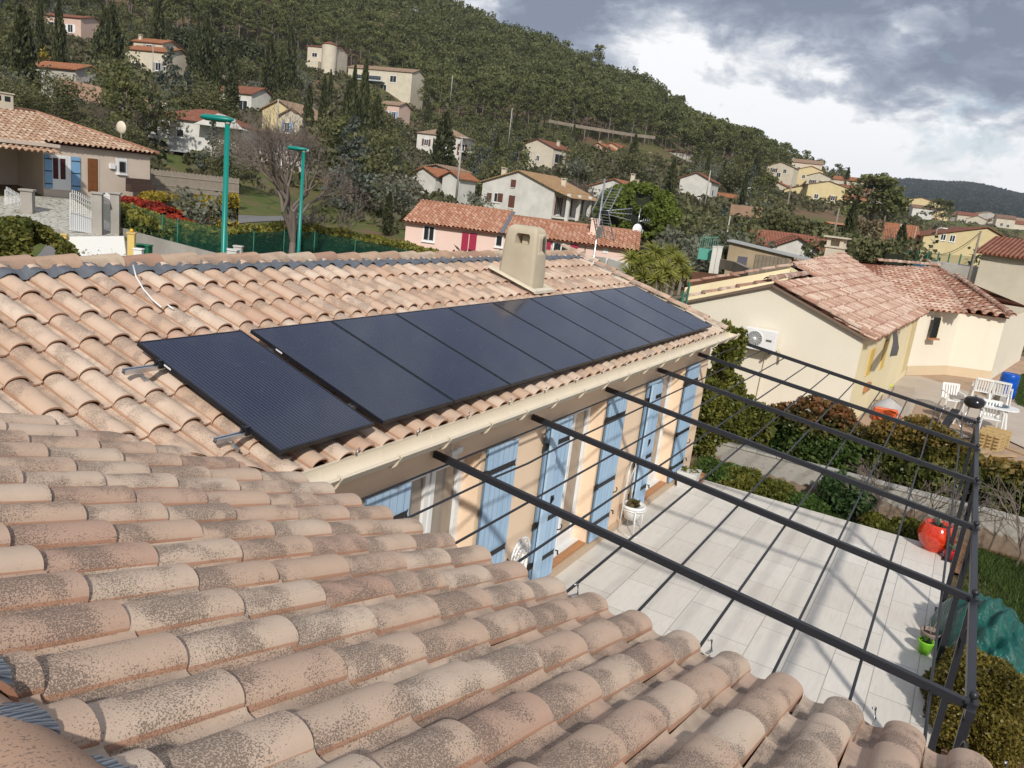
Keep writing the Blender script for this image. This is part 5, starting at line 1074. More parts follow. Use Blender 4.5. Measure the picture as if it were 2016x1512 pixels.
# village houses on the right-hand slope
rgv=random.Random(12); VG='village houses on the right'
vil=[(1497,362,260,8,5),(1545,372,255,9,5.5),(1592,362,250,11,7),(1624,368,255,8,6.5),(1657,372,262,9,6.5),(1664,392,235,6,4),(1560,318,330,11,5.5),(1572,332,322,9,6),(1590,345,315,8,5),(1512,325,300,9,4),(1640,352,330,12,5),(1680,385,250,8,4),(1786,392,420,12,6),(1804,397,425,13,7),(1826,402,430,10,6),(1798,408,410,9,6),(1700,352,380,9,5)]
vlab=['low white house with red roof, leftmost in the village row','cream house with brown roof second in the village row','large cream gabled house with stained wall in the village row','cream house with red roof and chimney beside a cypress in the village row','yellow house with brown hipped roof near the big pine','small white house below the yellow one near the big pine','grey porticoed house highest on the village slope','long orange roofed house under the porticoed house','small orange gabled house at the foot of the upper pair','pale flat roofed house among dark trees on the slope','red roofed house half hidden behind the village row','low tiled house tucked against the big pine','cream house with brown roof right of the big pine','tall cream house with dark windows right of the big pine','narrow beige house beside the distant pine','grey gable end below the tall cream house','small brown roofed house over the big pine']
for (px,py,ds,w_,h_),lb in zip(vil,vlab):
    rf=rgv.choice((R_rd,R_bg,R_br,R_or)); wl_=rgv.choice((W_cr,W_wh,W_cr,W_ye)); rd=rgv.choice(('u','v'))
    ws=[('f',w_*f,h_*.45,1.1,1.3,rgv.choice((None,C_brn))) for f in (.2,.62)]+[('f',w_*.4,h_*.08,1.3,1.5,None)]
    hs('village_house',lb,px,py,ds,rgv.uniform(-30,-8),w_,8,h_,1.4,rd,wl_,rf,wins=ws,group=VG,ext=5)
for i in range(34):
    px=rgv.uniform(1885,2035); t=(px-1885)/150; py=rgv.uniform(412+30*t,440+36*t); ds=rgv.uniform(470,540); w_=rgv.uniform(8,14); h_=rgv.uniform(6,9)
    hs('old_town_house','weathered old town house with brown roof in the distant cluster above the school',px,py,ds,rgv.uniform(-40,30),w_,10,h_,1.8,rgv.choice(('u','v')),rgv.choice((W_cr,W_gr,W_cr)),rgv.choice((R_br,R_bg,R_rd)),wins=[('f',w_*.25,h_*.5,1.2,1.5,None),('f',w_*.6,h_*.45,1.2,1.5,None)],group='old town houses in the distance',ext=8)
# retaining walls and tracks on the slope
def wallrun(pts,dist,h,mat,label,th=.4,name='retaining_wall'):
    P=[GD(px,py,d_) for (px,py),d_ in zip(pts,dist)]; m=MB()
    for a,c in zip(P[:-1],P[1:]): m.bar(a-[0,0,h/2],c-[0,0,h/2],th,h)
    return tag(m.build(name,mat),label,'wall')
W_st=stucco('stone_wall',(.27,.225,.18),.3,.3,3)
wallrun([(1440,402),(1503,409)],[112,112],1.4,stucco('brick_boundary',(.36,.23,.16),.2,.2,5),'reddish boundary wall of the sports ground right of the umbrella pine')
wallrun([(1080,235),(1140,246),(1240,262),(1290,268)],[222,222,225,228],.8,W_st,'long pale wall along the track at the foot of the pine wood')
wallrun([(115,152),(200,172),(300,195)],[96,94,92],1.6,stucco('rose_stone_wall',(.42,.27,.2),.3,.3,3),'rose stone wall running down behind the beige house')
wallrun([(652,158),(690,166)],[240,238],2.2,W_st,'pale retaining wall under the modern villa')
wallrun([(340,122),(380,130),(520,172)],[185,185,180],1.2,W_st,'low terrace wall under the long hedge on the hill')
# ------------------------------------------------------------------ poles, lamps, antenna
M_teal=plain('teal_lamp_paint',(.0,.20,.165),.35,var=.06); M_conc=plain('concrete_pole',(.38,.36,.32),.9,var=.15,scale=2); M_woodp=plain('wooden_pole',(.23,.19,.15),.9,var=.25)
def lamp(px,py,dist,label,s=1.,az=0.):
    p=GD(px,py,dist); zt=p[2]; zg=tz(p[0],p[1]); b=empty('street_lamp',(p[0],p[1],zg),az,label,'street lamp','green street lamps'); h=zt-zg
    m=MB(); m.tube([(0,0,-.2),(0,0,1.2),(0,0,1.25),(0,0,h)],[.085,.08,.072,.055],14); m.build('pole',M_teal,b)
    m=MB(); pr=[(0.001,-.62),(.07,-.60),(.115,-.50),(.125,-.2),(.11,.0),(.08,.10),(.05,.16),(0.001,.17)]
    V=MB(); V.lathe(pr,(0,0,0),16,axis='x'); V.v=[(x,y*1.15,z*.62+h+.05) for x,y,z in V.v]; V.build('lamp_head',M_teal,b)
    m=MB(); m.tube([(0,0,h-.05),(.02,0,h+.05)],.065,12); m.ball((.13,0,h+.03),.06,10); m.build('collar',plain('pale_cap',(.55,.6,.6),.4),b)
    return b
LA=YAW+math.pi/2+math.pi
lamp(448,240,20,'nearer green street lamp, tall pole with flat oval head, in front of the hedge',1,LA); lamp(598,297,31,'farther green street lamp beside the trunk of the bare tree',1,LA)
def upole(px,py0,py1,dist,label,mat=None,r=.13,arm=False,name='utility_pole',lampb=False,dx=0):
    pb=GD(px,py0,dist); pt=GD(px+dx,py1,dist); h=pt[2]-pb[2]; b=empty(name,(pb[0],pb[1],pb[2]),YAW-math.pi/2,label,'utility pole' if not lampb else 'lamp post','poles on the slope')
    m=MB(); m.tube([(0,0,-2),(0,0,h)],[r,r*.6],8); m.build('pole',mat or M_conc,b)
    if arm: m=MB(); m.box((-.8,-.05,h-.4),(.8,.05,h-.3)); m.build('crossarm',M_woodp,b)
    if lampb: m=MB(); m.tube([(0,0,h-.1),(.5,0,h+.15),(.9,0,h+.15)],.05,6); m.box((.8,-.12,h+.08),(1.5,.12,h+.22)); m.build('lamp_head',M_white,b)
    return b
upole(902,352,272,90,'concrete pole in front of the beige hipped house with red shutters'); upole(545,262,195,100,'concrete pole beside the yellow house'); upole(888,182,148,215,'grey pole at the foot of the pine wood above the small bushes')
upole(301,145,90,170,'thin grey pole right of the two step terracotta house',r=.1); upole(1003,262,212,160,'grey pole between the dark oaks',r=.12); upole(1232,352,318,165,'pole above the bright orange roof',r=.12)
upole(1392,377,335,130,'concrete pole beside the pale rose house'); upole(1548,415,362,150,'tall brown pole in front of the village row',M_woodp,.17); upole(1500,412,372,165,'thin pole left of the village row',r=.1)
upole(1462,412,370,150,'street lamp with white arm above the playground hedge',r=.1,lampb=True,name='street_lamp')
upole(1634,496,410,78,'leaning wooden pole behind the little red roofed house',M_woodp,.12,dx=18); upole(1422,512,424,62,'concrete pole by the green gate with a small sign',r=.08,dx=6)
upole(1758,512,440,110,'pale concrete pole left of the yellow school',r=.16,dx=12); upole(1909,540,455,56,'dark wooden pole in front of the beige house at the right edge',M_woodp,.09,dx=24)
upole(1832,505,448,140,'slim lamp post in front of the yellow school facade',r=.08,lampb=True,name='street_lamp'); upole(1790,510,445,130,'grey floodlight mast by the school courtyard',r=.09); upole(1672,470,428,95,'rugby post by the dark hedge',r=.06,dx=8)
m=MB(); a=GD(1626,498,78); 
def wire(p,q,sag,r,label):
    pts=[]
    for i in range(17): t=i/16; x=p+(q-p)*t; pts.append(x-np.array((0,0,sag*4*t*(1-t))))
    m=MB(); m.tube(pts,r,5); tag(m.build('overhead_wire',M_iron),label,'wire','overhead wires')
wire(GD(1933,455,56),GD(1812,478,80),1.2,.022,'thick overhead wire sagging in front of the yellow school'); wire(GD(1933,458,56),GD(1835,492,90),.9,.012,'thin lower overhead wire in front of the yellow school'); wire(GD(1908,500,56),GD(2080,520,50),.3,.012,'wire crossing the grey annex at the right edge')
wire(GD(1005,214,160),GD(902,274,90),1.5,.015,'thin wire between the slope poles above the pink house')
def antenna():
    p=GD(1170,500,19.5); t=GD(1193,352,19.5); h=t[2]; b=empty('tv_antenna',(p[0],p[1],tz(p[0],p[1])),0,'television antenna with slanted grid reflector on a tall thin mast behind the roof','antenna')
    zb=b.location.z; H_=h-zb; m=MB(); m.tube([(0,0,0),(0,0,H_)],.022,8); m.box((-.08,-.12,H_-1.38),(.02,-.02,H_-1.12)); m.build('mast',M_alu,b)
    rt=np.array((math.sin(YAW),-math.cos(YAW),0)); fw=np.array((math.cos(YAW),math.sin(YAW),0)); up=np.array((0,0,1.)); c=np.array((0,0,H_-.78)); m=MB()
    bd=rt*.80+fw*.6; bd/=np.linalg.norm(bd); sdv=np.cross(bd,up)
    for sg in (1,-1):
        for i in range(9):
            o=c+up*sg*(.05+.065*i)+bd*(-.0+.030*i*1); m.tube([o-sdv*.30+bd*.02,o+sdv*.30+bd*.02],.006,5)
        for s_ in (-.30,.30): m.bar(c+sdv*s_,c+sdv*s_+up*sg*.64+bd*.30,.02,.02)
        m.bar(c,c+up*sg*.62+bd*.28,.025,.012)
    m.build('reflector',M_alu,b); m=MB()
    for dz,dv in ((.17,.0),(.03,.0),(-.12,0)):
        a=c+bd*.18+up*dz*.25; e=c+bd*1.02+up*dz; m.tube([a,e],.012,6)
        for k_ in range(9): q=a+(e-a)*(k_+1)/9.5; m.tube([q-sdv*.06,q+sdv*.06],.007,4)
    m.build('boom',M_alu,b); m=MB(); m.bar(c+bd*1.02-up*.16,c+bd*1.02+up*.21,.05,.03); m.build('director_bracket',M_iron,b); m=MB(); m.obox(c+bd*.14,bd*.08,sdv*.05,up*.05); m.build('junction_box',M_iron,b); m=MB(); m.tube([c+bd*.1-up*.05,c-up*.3+bd*.05,c-up*.35-bd*.05,c-up*.1-bd*.12,c+up*.02-bd*.02],.012,5); m.build('lead',M_iron,b)
antenna()
# ------------------------------------------------------------------ left: gates, hedge, bins
M_gal=plain('white_painted_steel',(.78,.78,.78),.4,var=.03); M_blockw=stucco('grey_block_wall',(.42,.39,.35),.25,.4,5)
def leafbox(name,path,half,zfun,n,size,mat,label,cat='hedge',ztop=None,seed=1,group=None,core=True,parent=None):
    """hedge along a ground path; zfun(t)->(z bottom, z top)"""
    rg=np.random.default_rng(seed); P=np.array(path,float); seg=np.linalg.norm(np.diff(P[:,:2],axis=0),axis=1); cum=np.concatenate([[0],np.cumsum(seg)]); L_=cum[-1]
    t=rg.random(n)*L_; x=np.interp(t,cum,P[:,0]); y=np.interp(t,cum,P[:,1]); i=np.clip(np.searchsorted(cum,t)-1,0,len(seg)-1); d=np.diff(P[:,:2],axis=0)[i]/seg[i][:,None]; nn=np.stack([-d[:,1],d[:,0]],1)
    z0=np.interp(t,cum,P[:,2]); z1=np.interp(t,cum,P[:,3]); a=rg.random(n)*2*math.pi; rr=.82+.22*rg.random(n)
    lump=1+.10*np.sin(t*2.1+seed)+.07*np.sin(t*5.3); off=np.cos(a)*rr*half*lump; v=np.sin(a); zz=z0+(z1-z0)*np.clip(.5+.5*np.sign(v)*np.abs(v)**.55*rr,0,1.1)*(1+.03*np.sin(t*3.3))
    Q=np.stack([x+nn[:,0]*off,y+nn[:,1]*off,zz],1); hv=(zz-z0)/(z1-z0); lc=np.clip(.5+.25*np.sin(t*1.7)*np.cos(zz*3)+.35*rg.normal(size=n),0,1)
    V,F_,lc,hv=leaves(Q,size,rg,1.5,0,lc,np.clip(hv,0,1)); o=np_mesh('foliage',V,F_,mat,None,{'lc':('FLOAT',lc),'hv':('FLOAT',hv)})
    b=empty(name,tuple(P[0,:3]),0,label,cat,group); par(o,b); m=MB()
    if not core: return b
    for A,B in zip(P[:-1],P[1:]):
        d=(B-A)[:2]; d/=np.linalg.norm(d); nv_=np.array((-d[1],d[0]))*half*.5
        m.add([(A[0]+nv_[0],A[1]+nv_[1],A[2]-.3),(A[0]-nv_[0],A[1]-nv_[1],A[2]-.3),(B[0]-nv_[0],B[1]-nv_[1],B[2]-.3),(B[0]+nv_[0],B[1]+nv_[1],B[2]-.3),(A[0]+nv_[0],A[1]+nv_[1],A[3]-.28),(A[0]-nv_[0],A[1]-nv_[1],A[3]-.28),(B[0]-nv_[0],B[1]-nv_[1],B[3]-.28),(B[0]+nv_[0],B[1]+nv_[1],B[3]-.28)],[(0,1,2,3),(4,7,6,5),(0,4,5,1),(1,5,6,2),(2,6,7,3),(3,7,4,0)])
    par(m.build('inner_shade_core',plain('dark_inner_shade',(.016,.018,.009),.95)),b); return b  # solid dark box; the hedge's inner shade is put into its colour
def hpt(px,py_top,dist,h=None,zb=None):
    t=GD(px,py_top,dist); z0=tz(t[0],t[1]) if zb is None else zb; return (t[0],t[1],z0,t[2] if h is None else z0+h)
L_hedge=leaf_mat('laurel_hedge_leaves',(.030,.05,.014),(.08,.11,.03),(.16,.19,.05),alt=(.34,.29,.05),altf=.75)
L_redh=leaf_mat('red_photinia_leaves',(.12,.02,.012),(.33,.035,.02),(.50,.07,.03)); L_yelh=leaf_mat('golden_hedge_leaves',(.13,.10,.015),(.32,.24,.03),(.50,.38,.06))
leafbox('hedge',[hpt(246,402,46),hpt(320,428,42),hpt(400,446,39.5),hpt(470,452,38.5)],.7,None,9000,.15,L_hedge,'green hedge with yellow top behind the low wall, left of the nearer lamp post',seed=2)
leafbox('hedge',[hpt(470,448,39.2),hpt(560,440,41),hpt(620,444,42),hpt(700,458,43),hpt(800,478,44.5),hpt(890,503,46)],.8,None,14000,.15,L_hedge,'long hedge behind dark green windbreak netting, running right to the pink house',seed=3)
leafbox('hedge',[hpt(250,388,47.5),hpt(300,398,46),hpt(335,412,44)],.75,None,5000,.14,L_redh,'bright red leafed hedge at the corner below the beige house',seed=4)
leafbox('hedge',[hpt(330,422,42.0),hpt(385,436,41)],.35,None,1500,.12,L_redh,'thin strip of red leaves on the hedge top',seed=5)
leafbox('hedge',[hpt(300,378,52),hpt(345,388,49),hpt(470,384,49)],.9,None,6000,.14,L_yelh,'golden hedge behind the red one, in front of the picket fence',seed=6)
net=NT('green_windbreak_net'); nw=net.noise(1.2,4,.6,vec=net.pos()); net.done(net.mix(nw,(.004,.035,.022),(.010,.060,.038)),.75,0,.2); tr_=net.N.new('ShaderNodeBsdfTransparent'); mx_=net.N.new('ShaderNodeMixShader'); mx_.inputs[0].default_value=.72; net.L.new(tr_.outputs[0],mx_.inputs[1]); net.L.new(net.b.outputs[0],mx_.inputs[2]); net.L.new(mx_.outputs[0],net.o.inputs[0]); M_net=net.mat
net2=NT('green_wire_mesh'); net2.done((.015,.10,.06),.6); tr_=net2.N.new('ShaderNodeBsdfTransparent'); mx_=net2.N.new('ShaderNodeMixShader'); mx_.inputs[0].default_value=.35; net2.L.new(tr_.outputs[0],mx_.inputs[1]); net2.L.new(net2.b.outputs[0],mx_.inputs[2]); net2.L.new(mx_.outputs[0],net2.o.inputs[0]); M_net2=net2.mat
M_gpost=plain('green_fence_post',(.01,.13,.08),.5)
def netfence(pts,label,mat,zt_off=0.,posts=True,h=None):
    P=[np.array(GD(px,py,d_)) for px,py,d_ in pts]; b=empty('fence',(P[0][0],P[0][1],tz(P[0][0],P[0][1])),0,label,'fence','green fences'); m=MB(); k=MB()
    for a,c in zip(P[:-1],P[1:]):
        za=tz(a[0],a[1])-.1 if h is None else a[2]-h; zc=tz(c[0],c[1])-.1 if h is None else c[2]-h
        m.add([(a[0],a[1],za),(c[0],c[1],zc),(c[0],c[1],c[2]),(a[0],a[1],a[2])],[(0,1,2,3)])
    par(m.build('netting',mat),b)
    for a in P:
        k=MB(); k.tube([(a[0],a[1],a[2]-1.9),(a[0],a[1],a[2]+.08)],.03,6); par(k.build('fence_post',M_gpost),b)
    return b
netfence([(448,462,37.6),(500,458,38.5),(560,455,39.8),(620,458,40.8),(700,472,41.8),(800,492,43.3),(890,512,44.5)],'dark green windbreak net fence in front of the long hedge',M_net)
netfence([(237,388,47.5),(262,405,44.8),(320,425,40.8),(350,432,39.6),(440,450,37.6)],'green mesh fence in front of the red leafed hedge',M_net2)
wallrun([(236,447),(300,466),(360,482),(430,500)],[44.6,41.2,39,37.2],.75,M_blockw,'low grey wall below the green mesh fence',.2,'low_wall')
# white sliding gate with yellow pillars
def pillar(px0,px1,py,dist,label):
    a=GD(px0,py,dist); c=GD(px1,py,dist); w_=np.linalg.norm(a-c)*.72; o=(a+c)/2; zb=tz(o[0],o[1])-.2; b=empty('gate_pillar',(o[0],o[1],zb),YAW-math.pi/2+.25,label,'gate pillar','gate pillars'); m=MB(); m.box((-w_/2,-w_/2,0),(w_/2,w_/2,o[2]-zb)); m.build('shaft',plain('yellow_pillar_paint',(.68,.49,.16),.8,var=.1),b,bevel=.01); m=MB(); m.box((-w_/2-.03,-w_/2-.03,o[2]-zb),(w_/2+.03,w_/2+.03,o[2]-zb+.05)); m.build('cap',plain('yellow_cap',(.62,.45,.17),.8),b); return b,o
pillar(117,134,463,33,'yellow pillar at the left end of the white gate'); b_,o_=pillar(249,269,460,32,'yellow pillar with orange warning light right of the white gate')
m=MB(); m.ball((0,0,o_[2]-b_.location.z+.11),.07,10); m.build('warning_light',plain('amber_light',(.75,.45,.03),.3),b_)
a=GD(134,466,33.1); c=GD(250,465,32.1); g=empty('sliding_gate',tuple(a),0,'plain white panelled sliding gate between yellow pillars','gate'); m=MB(); m.bar(a-[0,0,.85],c-[0,0,.85],.05,1.7); d=(c-a)
par(m.build('panel',M_gal),g); m=MB()
for i in range(1,40): q=a+d*i/40; m.bar(q-[.0,.03,.85],q-[.0,.03,.85]+d*.003,.01,1.66)
par(m.build('grooves',plain('grey_groove',(.55,.56,.58),.5)),g)
def spear_gate(pl,pr,dist,dist2,label,solid):
    (x0,y0,yb0),(x1,y1,yb1)=pl,pr; A=GD(x0,y0,dist); B=GD(x1,y1,dist2); A0=GD(x0,yb0,dist); B0=GD(x1,yb1,dist2); g=empty('garden_gate',tuple(A0),0,label,'gate','white gates of the beige house'); d=B-A; L_=np.linalg.norm(d[:2]); u=d/np.linalg.norm(d); u[2]=0; m=MB(); n=12
    def top(t): s=t*t*(3-2*t); return A+(B-A)*t*np.array((1,1,0))+np.array((0,0,(B[2]-A[2])*s))
    def bot(t): return A0+(B0-A0)*t
    for i in range(n+1): t=i/n; p=top(t); q=bot(t); m.bar(q,p+[0,0,.16 if 0<i<n else 0],.035 if i in (0,n) else .022)
    for o in (0,-.22):
        for i in range(12): m.bar(top(i/12)+[0,0,o],top((i+1)/12)+[0,0,o],.04)
    if solid:
        for i in range(12):
            t0,t1=i/12,(i+1)/12; 
            f0=bot(t0)+(top(t0)-bot(t0))*.47; f1=bot(t1)+(top(t1)-bot(t1))*.47; m.bar(f0,f1,.04); m.add([bot(t0),bot(t1),f1,f0],[(0,1,2,3)])
    m.bar(A0,B0,.05); par(m.build('gate_leaf',M_gal),g)
spear_gate((138,380,452),(187,398,460),42,43,'open white gate leaf with spearhead bars and curved top in front of the wooden door',True); spear_gate((10,374,425),(42,388,430),46,46.5,'white railing with curved top at the far left',False); spear_gate((203,385,450),(220,388,455),43.5,43.7,'narrow white wicket gate between two grey pillars',False)
for px0,px1,py,dist,lb in ((42,66,376,45,'grey block pillar left of the gravel drive'),(182,202,382,43,'grey block pillar right of the open white gate leaf'),(218,236,382,43.8,'grey block pillar at the corner of the red hedge')):
    a=GD(px0,py,dist); c=GD(px1,py,dist); w_=np.linalg.norm(a-c); o=(a+c)/2; zb=tz(o[0],o[1])-.3; b=empty('gate_pillar',(o[0],o[1],zb),YAW-math.pi/2+.3,lb,'gate pillar','gate pillars'); h_=o[2]-zb
    m=MB(); m.box((-w_/2,-w_/2,0),(w_/2,w_/2,h_)); m.build('shaft',M_blockw,b); m=MB(); m.box((-w_/2-.07,-w_/2-.07,h_),(w_/2+.07,w_/2+.07,h_+.09)); m.build('cap',M_blockw,b,bevel=.02)
# gravel drive
def patch(name,pix,mat,off=.03,n=10):
    P=[hit(px,py) for px,py in pix]; c=sum(P)/len(P); V=[];F_=[]
    m=MB(); k=len(P)
    for r in range(n+1):
        for i in range(k):
            for s in range(6): q=c+(P[i]+(P[(i+1)%k]-P[i])*s/6-c)*r/n; V.append((q[0],q[1],tz(q[0],q[1])+off))
    N_=k*6
    for r in range(n):
        for i in range(N_): F_.append((r*N_+i,r*N_+(i+1)%N_,(r+1)*N_+(i+1)%N_,(r+1)*N_+i))
    m.add(V,F_,0,True); return tag(m.build(name,mat),kind='structure')
gr=NT('pale_gravel_paving'); p_=gr.pos(); v_=gr.vor(2.6,vec=gr.scale(p_,(1,1.8,1)),feat='DISTANCE_TO_EDGE'); c_=gr.mix(gr.step(v_,.0,.09),(.16,.15,.10),(.50,.48,.43)); c_=gr.mix(gr.math('MULTIPLY',gr.step(gr.noise(.8,5,.6,vec=p_),.5,.7),.6),c_,(.20,.17,.10)); M_grav=gr.done(c_,.95)
patch('driveway',[(-60,392),(60,388),(140,392),(232,452),(236,470),(120,470),(-60,450)],M_grav)
as_=plain('asphalt',(.17,.165,.16),.95,var=.2,scale=8,bump=.3); patch('road',[(100,474),(270,478),(430,503),(520,512),(640,515),(600,560),(300,560),(60,520)],as_,.02); patch('lane',[(385,430),(470,432),(560,428),(640,424),(640,431),(560,436),(470,441),(390,438)],as_,.05)
ir=plain('green_bin_plastic',(.01,.14,.07),.5); q=GD(285,500,33.5)
def bins(px,py,dist,label,mat,w_,h_,lid=True,cat='bin'):
    q=GD(px,py,dist); b=empty('utility_box' if cat!='bin' else 'rubbish_bin',tuple(q),YAW-math.pi/2,label,cat); m=MB(); m.box((-w_/2,-w_/3,-1.2),(w_/2,w_/3,h_)); m.build('body',mat,b,bevel=.02)
    m=MB(); m.box((-w_/2-.02,-w_/3-.03,h_),(w_/2+.02,w_/3+.02,h_+.06)); m.build('lid',mat,b,bevel=.02)
bins(282,497,33,'green wheeled bin behind the yellow pillar',ir,.55,.25); bins(455,500,30,'pale grey meter cabinet at the foot of the nearer lamp post',plain('pale_grey_box',(.55,.55,.52),.7),.5,.12,cat='cabinet'); bins(469,492,30.5,'taller grey meter cabinet beside the lamp post',plain('pale_grey_box_tall',(.48,.46,.42),.8),.3,.10,cat='cabinet'); bins(273,503,31,'small white meter box under the yellow pillar',M_white,.3,.2,cat='cabinet')
# picket fence behind the golden hedge
def picket(a_px,b_px,label):
    A=GD(*a_px); B=GD(*b_px); b=empty('picket_fence',tuple(A),0,label,'fence'); n=90; m=MB()
    for i in range(n+1):
        p=A+(B-A)*i/n; m.box((p[0]-.045,p[1]-.01,p[2]-1.25),(p[0]+.045,p[1]+.01,p[2]+.04*math.sin(i*1.7)))
    m.bar(A-[0,.03,.3],B-[0,.03,.3],.05,.07); m.bar(A-[0,.03,.9],B-[0,.03,.9],.05,.07); par(m.build('pickets',plain('weathered_grey_wood',(.30,.26,.21),.95,var=.3)),b)
picket((298,333,56),(470,352,58),'weathered picket fence between the beige house and the red roofed villa')
# ------------------------------------------------------------------ trees placed from the photograph
def at_px(px,py,d_=None):
    if d_ is None: p=hit(px,py); return p[0],p[1]
    p=GD(px,py,d_); return p[0],p[1]
def P1(kind,px,dist,pytop,label,group='trees around the houses',s=None,rz=None,wide=1.,cat='tree',src_h=None):
    hts={id(x):h for x,h in HT}; t=GD(px,pytop,dist); zg=tz(t[0],t[1]); h=max(1.5,t[2]-zg); k=h/hts[id(kind)]
    o=put(kind,t[0],t[1],k*wide,rz,label,cat,group,z=zg,sz=1/wide); return o
HT=[(p,11.5) for p in PINES]+[(c,10) for c in CYPS]+[(o,6.) for o in OAKS]+[(o,4.) for o in OLIV]+[(o,3.) for o in SHRB]+[(o,4.5) for o in BRNS]+[(CEDS[0],8),(MIM[0],3.5)]
OAKF=[proto_round('oak_tree',91+i,6.,3.,L_oak,.13,60,100,low=.06) for i in range(2)]; HT+=[(o,6.) for o in OAKF]
C0,C1,C2=CYPS
for k_,px,d_,pt,w_,lb in ((C1,42,100,12,1.1,'broad dark cypress at the far left'),(C0,78,150,-12,.6,'slim cypress just left of the pink tower house'),(C0,116,125,-5,.7,'dark cypress in front of the pink tower house'),(C1,222,128,12,.95,'broad cypress left of the two step terracotta house'),(C1,208,140,20,1.2,'cypress standing behind the broad one'),(C0,312,190,-10,1,'tall cypress behind the hill hedge, top cut by the frame'),(C0,378,175,66,1,'slim cypress left of the cypress pair above the cedar'),(C1,410,165,34,1.1,'cypress of the pair above the blue cedar, right one'),(C2,392,166,60,1,'short slim cypress above the blue cedar'),(C2,459,128,92,1.2,'solitary slim cypress in front of the red roofed white house'),(C1,535,155,70,.9,'broad cypress left of the round turret villa'),(C1,575,170,50,.7,'tallest cypress just left of the turret villa'),(C1,556,150,100,.9,'cypress filling the gap left of the turret villa'),(C0,610,105,168,.85,'cypress above the bare tree, left of a slim one'),(C2,640,112,150,.75,'slim cypress above the bare tree'),(C2,652,118,140,.6,'very slim cypress beside the slim one above the bare tree'),(C0,700,105,130,.62,'tall cypress in front of the modern villa, left of the highest'),(C0,722,105,116,.6,'highest cypress in front of the modern villa'),(C0,688,100,160,.75,'lower cypress at the left of the villa group'),(C1,745,104,190,.9,'short broad cypress right of the villa group'),(C1,880,120,222,1.3,'cypress in front of the beige hipped house'),(C2,1658,300,362,1.3,'cypress in the village row beside the cream gable'),(C2,1627,290,366,1.2,'dark cypress left of the village gable'),(C2,1602,340,312,1.2,'small cypress beside the porticoed house'),(C2,1672,330,330,1.2,'slim dark cypress against the sky at the village skyline'),(C2,768,62,378,1.5,'low clipped cypress in the garden left of the pink house')):
    P1(k_,px,d_,pt,lb,'cypresses',wide=w_)
for k_,px,d_,pt,w_,lb in ((CEDS[0],335,100,92,.9,'blue grey cedar above the red roofed villa'),(CEDS[0],368,98,140,1.0,'lower blue grey cedar beside the taller one'),(CEDS[0],700,72,228,1.1,'dense dark conifer right of the bare tree'),(CEDS[0],420,70,235,.9,'dark conifer in front of the red roofed villa')): P1(k_,px,d_,pt,lb,'cedars',wide=w_)
P1(OAKF[0],405,96,160,'dark evergreen crown right of the blue cedars','evergreens',wide=1.1); P1(OAKF[1],455,66,262,'loose green tree right of the red roofed villa','evergreens',wide=.9); P1(OAKF[0],190,62,228,'dark green shrubby tree behind the beige roof','evergreens',wide=1.3); P1(OAKF[1],250,66,238,'dark evergreen between the beige roof and the villa','evergreens')
P1(OAKF[0],30,70,150,'large dark tree behind the left part of the beige roof','evergreens',wide=1.2); P1(OAKF[1],100,75,140,'broad dark tree behind the beige roof chimney','evergreens',wide=1.3)
bt4=proto_bare(15,4.4,.12,7,spread=.75,low=.2,mat=plain('brown_twigs',(.16,.125,.10),.95,var=.25)); HT+=[(bt4,4.6)]
for i,(px,d_,pt) in enumerate(((235,80,172),(285,84,176),(165,78,190),(60,64,176))): P1(bt4,px,d_,pt,('brownish leafless thicket left of the red roofed villa','brown winter tree directly left of the red roofed villa','greyish bare tree behind the beige roof','grey twiggy tree at the far left behind the beige roof')[i],'bare trees',wide=1.2)
# big trees on the right
P1(PINES[0],1738,128,335,'big rounded pine left of the school, above its wing','big pines',wide=1.6); P1(PINES[1],1728,124,350,'second crown of the big pine left of the school','big pines',wide=1.5); P1(PINES[2],1755,126,345,'right hand crown of the big pine left of the school','big pines',wide=1.5); P1(PINES[3],1850,330,395,'distant pine beside the pale village houses','big pines',wide=1.6); P1(PINES[2],1868,335,392,'distant pine twin above the school roof','big pines',wide=1.5)
P1(PINES[1],1183,395,92,'single pine sticking up from the ridge against the sky','big pines'); P1(PINES[3],1545,345,284,'dark pine at the end of the wooded ridge','big pines',wide=1.3); P1(PINES[2],1567,350,292,'smaller dark pine at the end of the wooded ridge','big pines',wide=1.3); P1(PINES[0],1617,350,310,'pine with tiered crown on the village skyline','big pines',wide=1.2); P1(PINES[1],1651,345,325,'small pine left of the skyline cypress','big pines')
# umbrella pine (dense, bright)
def umbrella():
    rg=np.random.default_rng(5); p=GD(1243,500,66); r=3.5; zt=GD(1268,357,66)[2]; zb=tz(p[0],p[1]); b=empty('umbrella_pine',(p[0],p[1],zb),0,'dense rounded bright green umbrella pine right of the antenna','tree'); h=zt-zb; cs=[];rs=[]
    for i in range(300):
        d_=rg.normal(size=3); d_/=np.linalg.norm(d_); d_[2]=d_[2] if d_[2]>-.45 else -d_[2]*.5; cs.append(np.array((d_[0]*r*.93,d_[1]*r*.93,h-2.9+d_[2]*2.55))); rs.append(.30+.22*rg.random())
    crown_obj('crown',cs,rs,420,.12,L_umb,rg,b,.9,2.0); m=MB(); m.ball((0,0,h-2.9),2.7,16,sc=(1,1,.70)); m.tube([(0,0,-.5),(0,0,h-2)],.28,8); m.build('trunk',plain('dark_pine_inside',(.015,.02,.008),.95),b)  # dark ball paints the crown's inner shade; only the tube is trunk
umbrella()
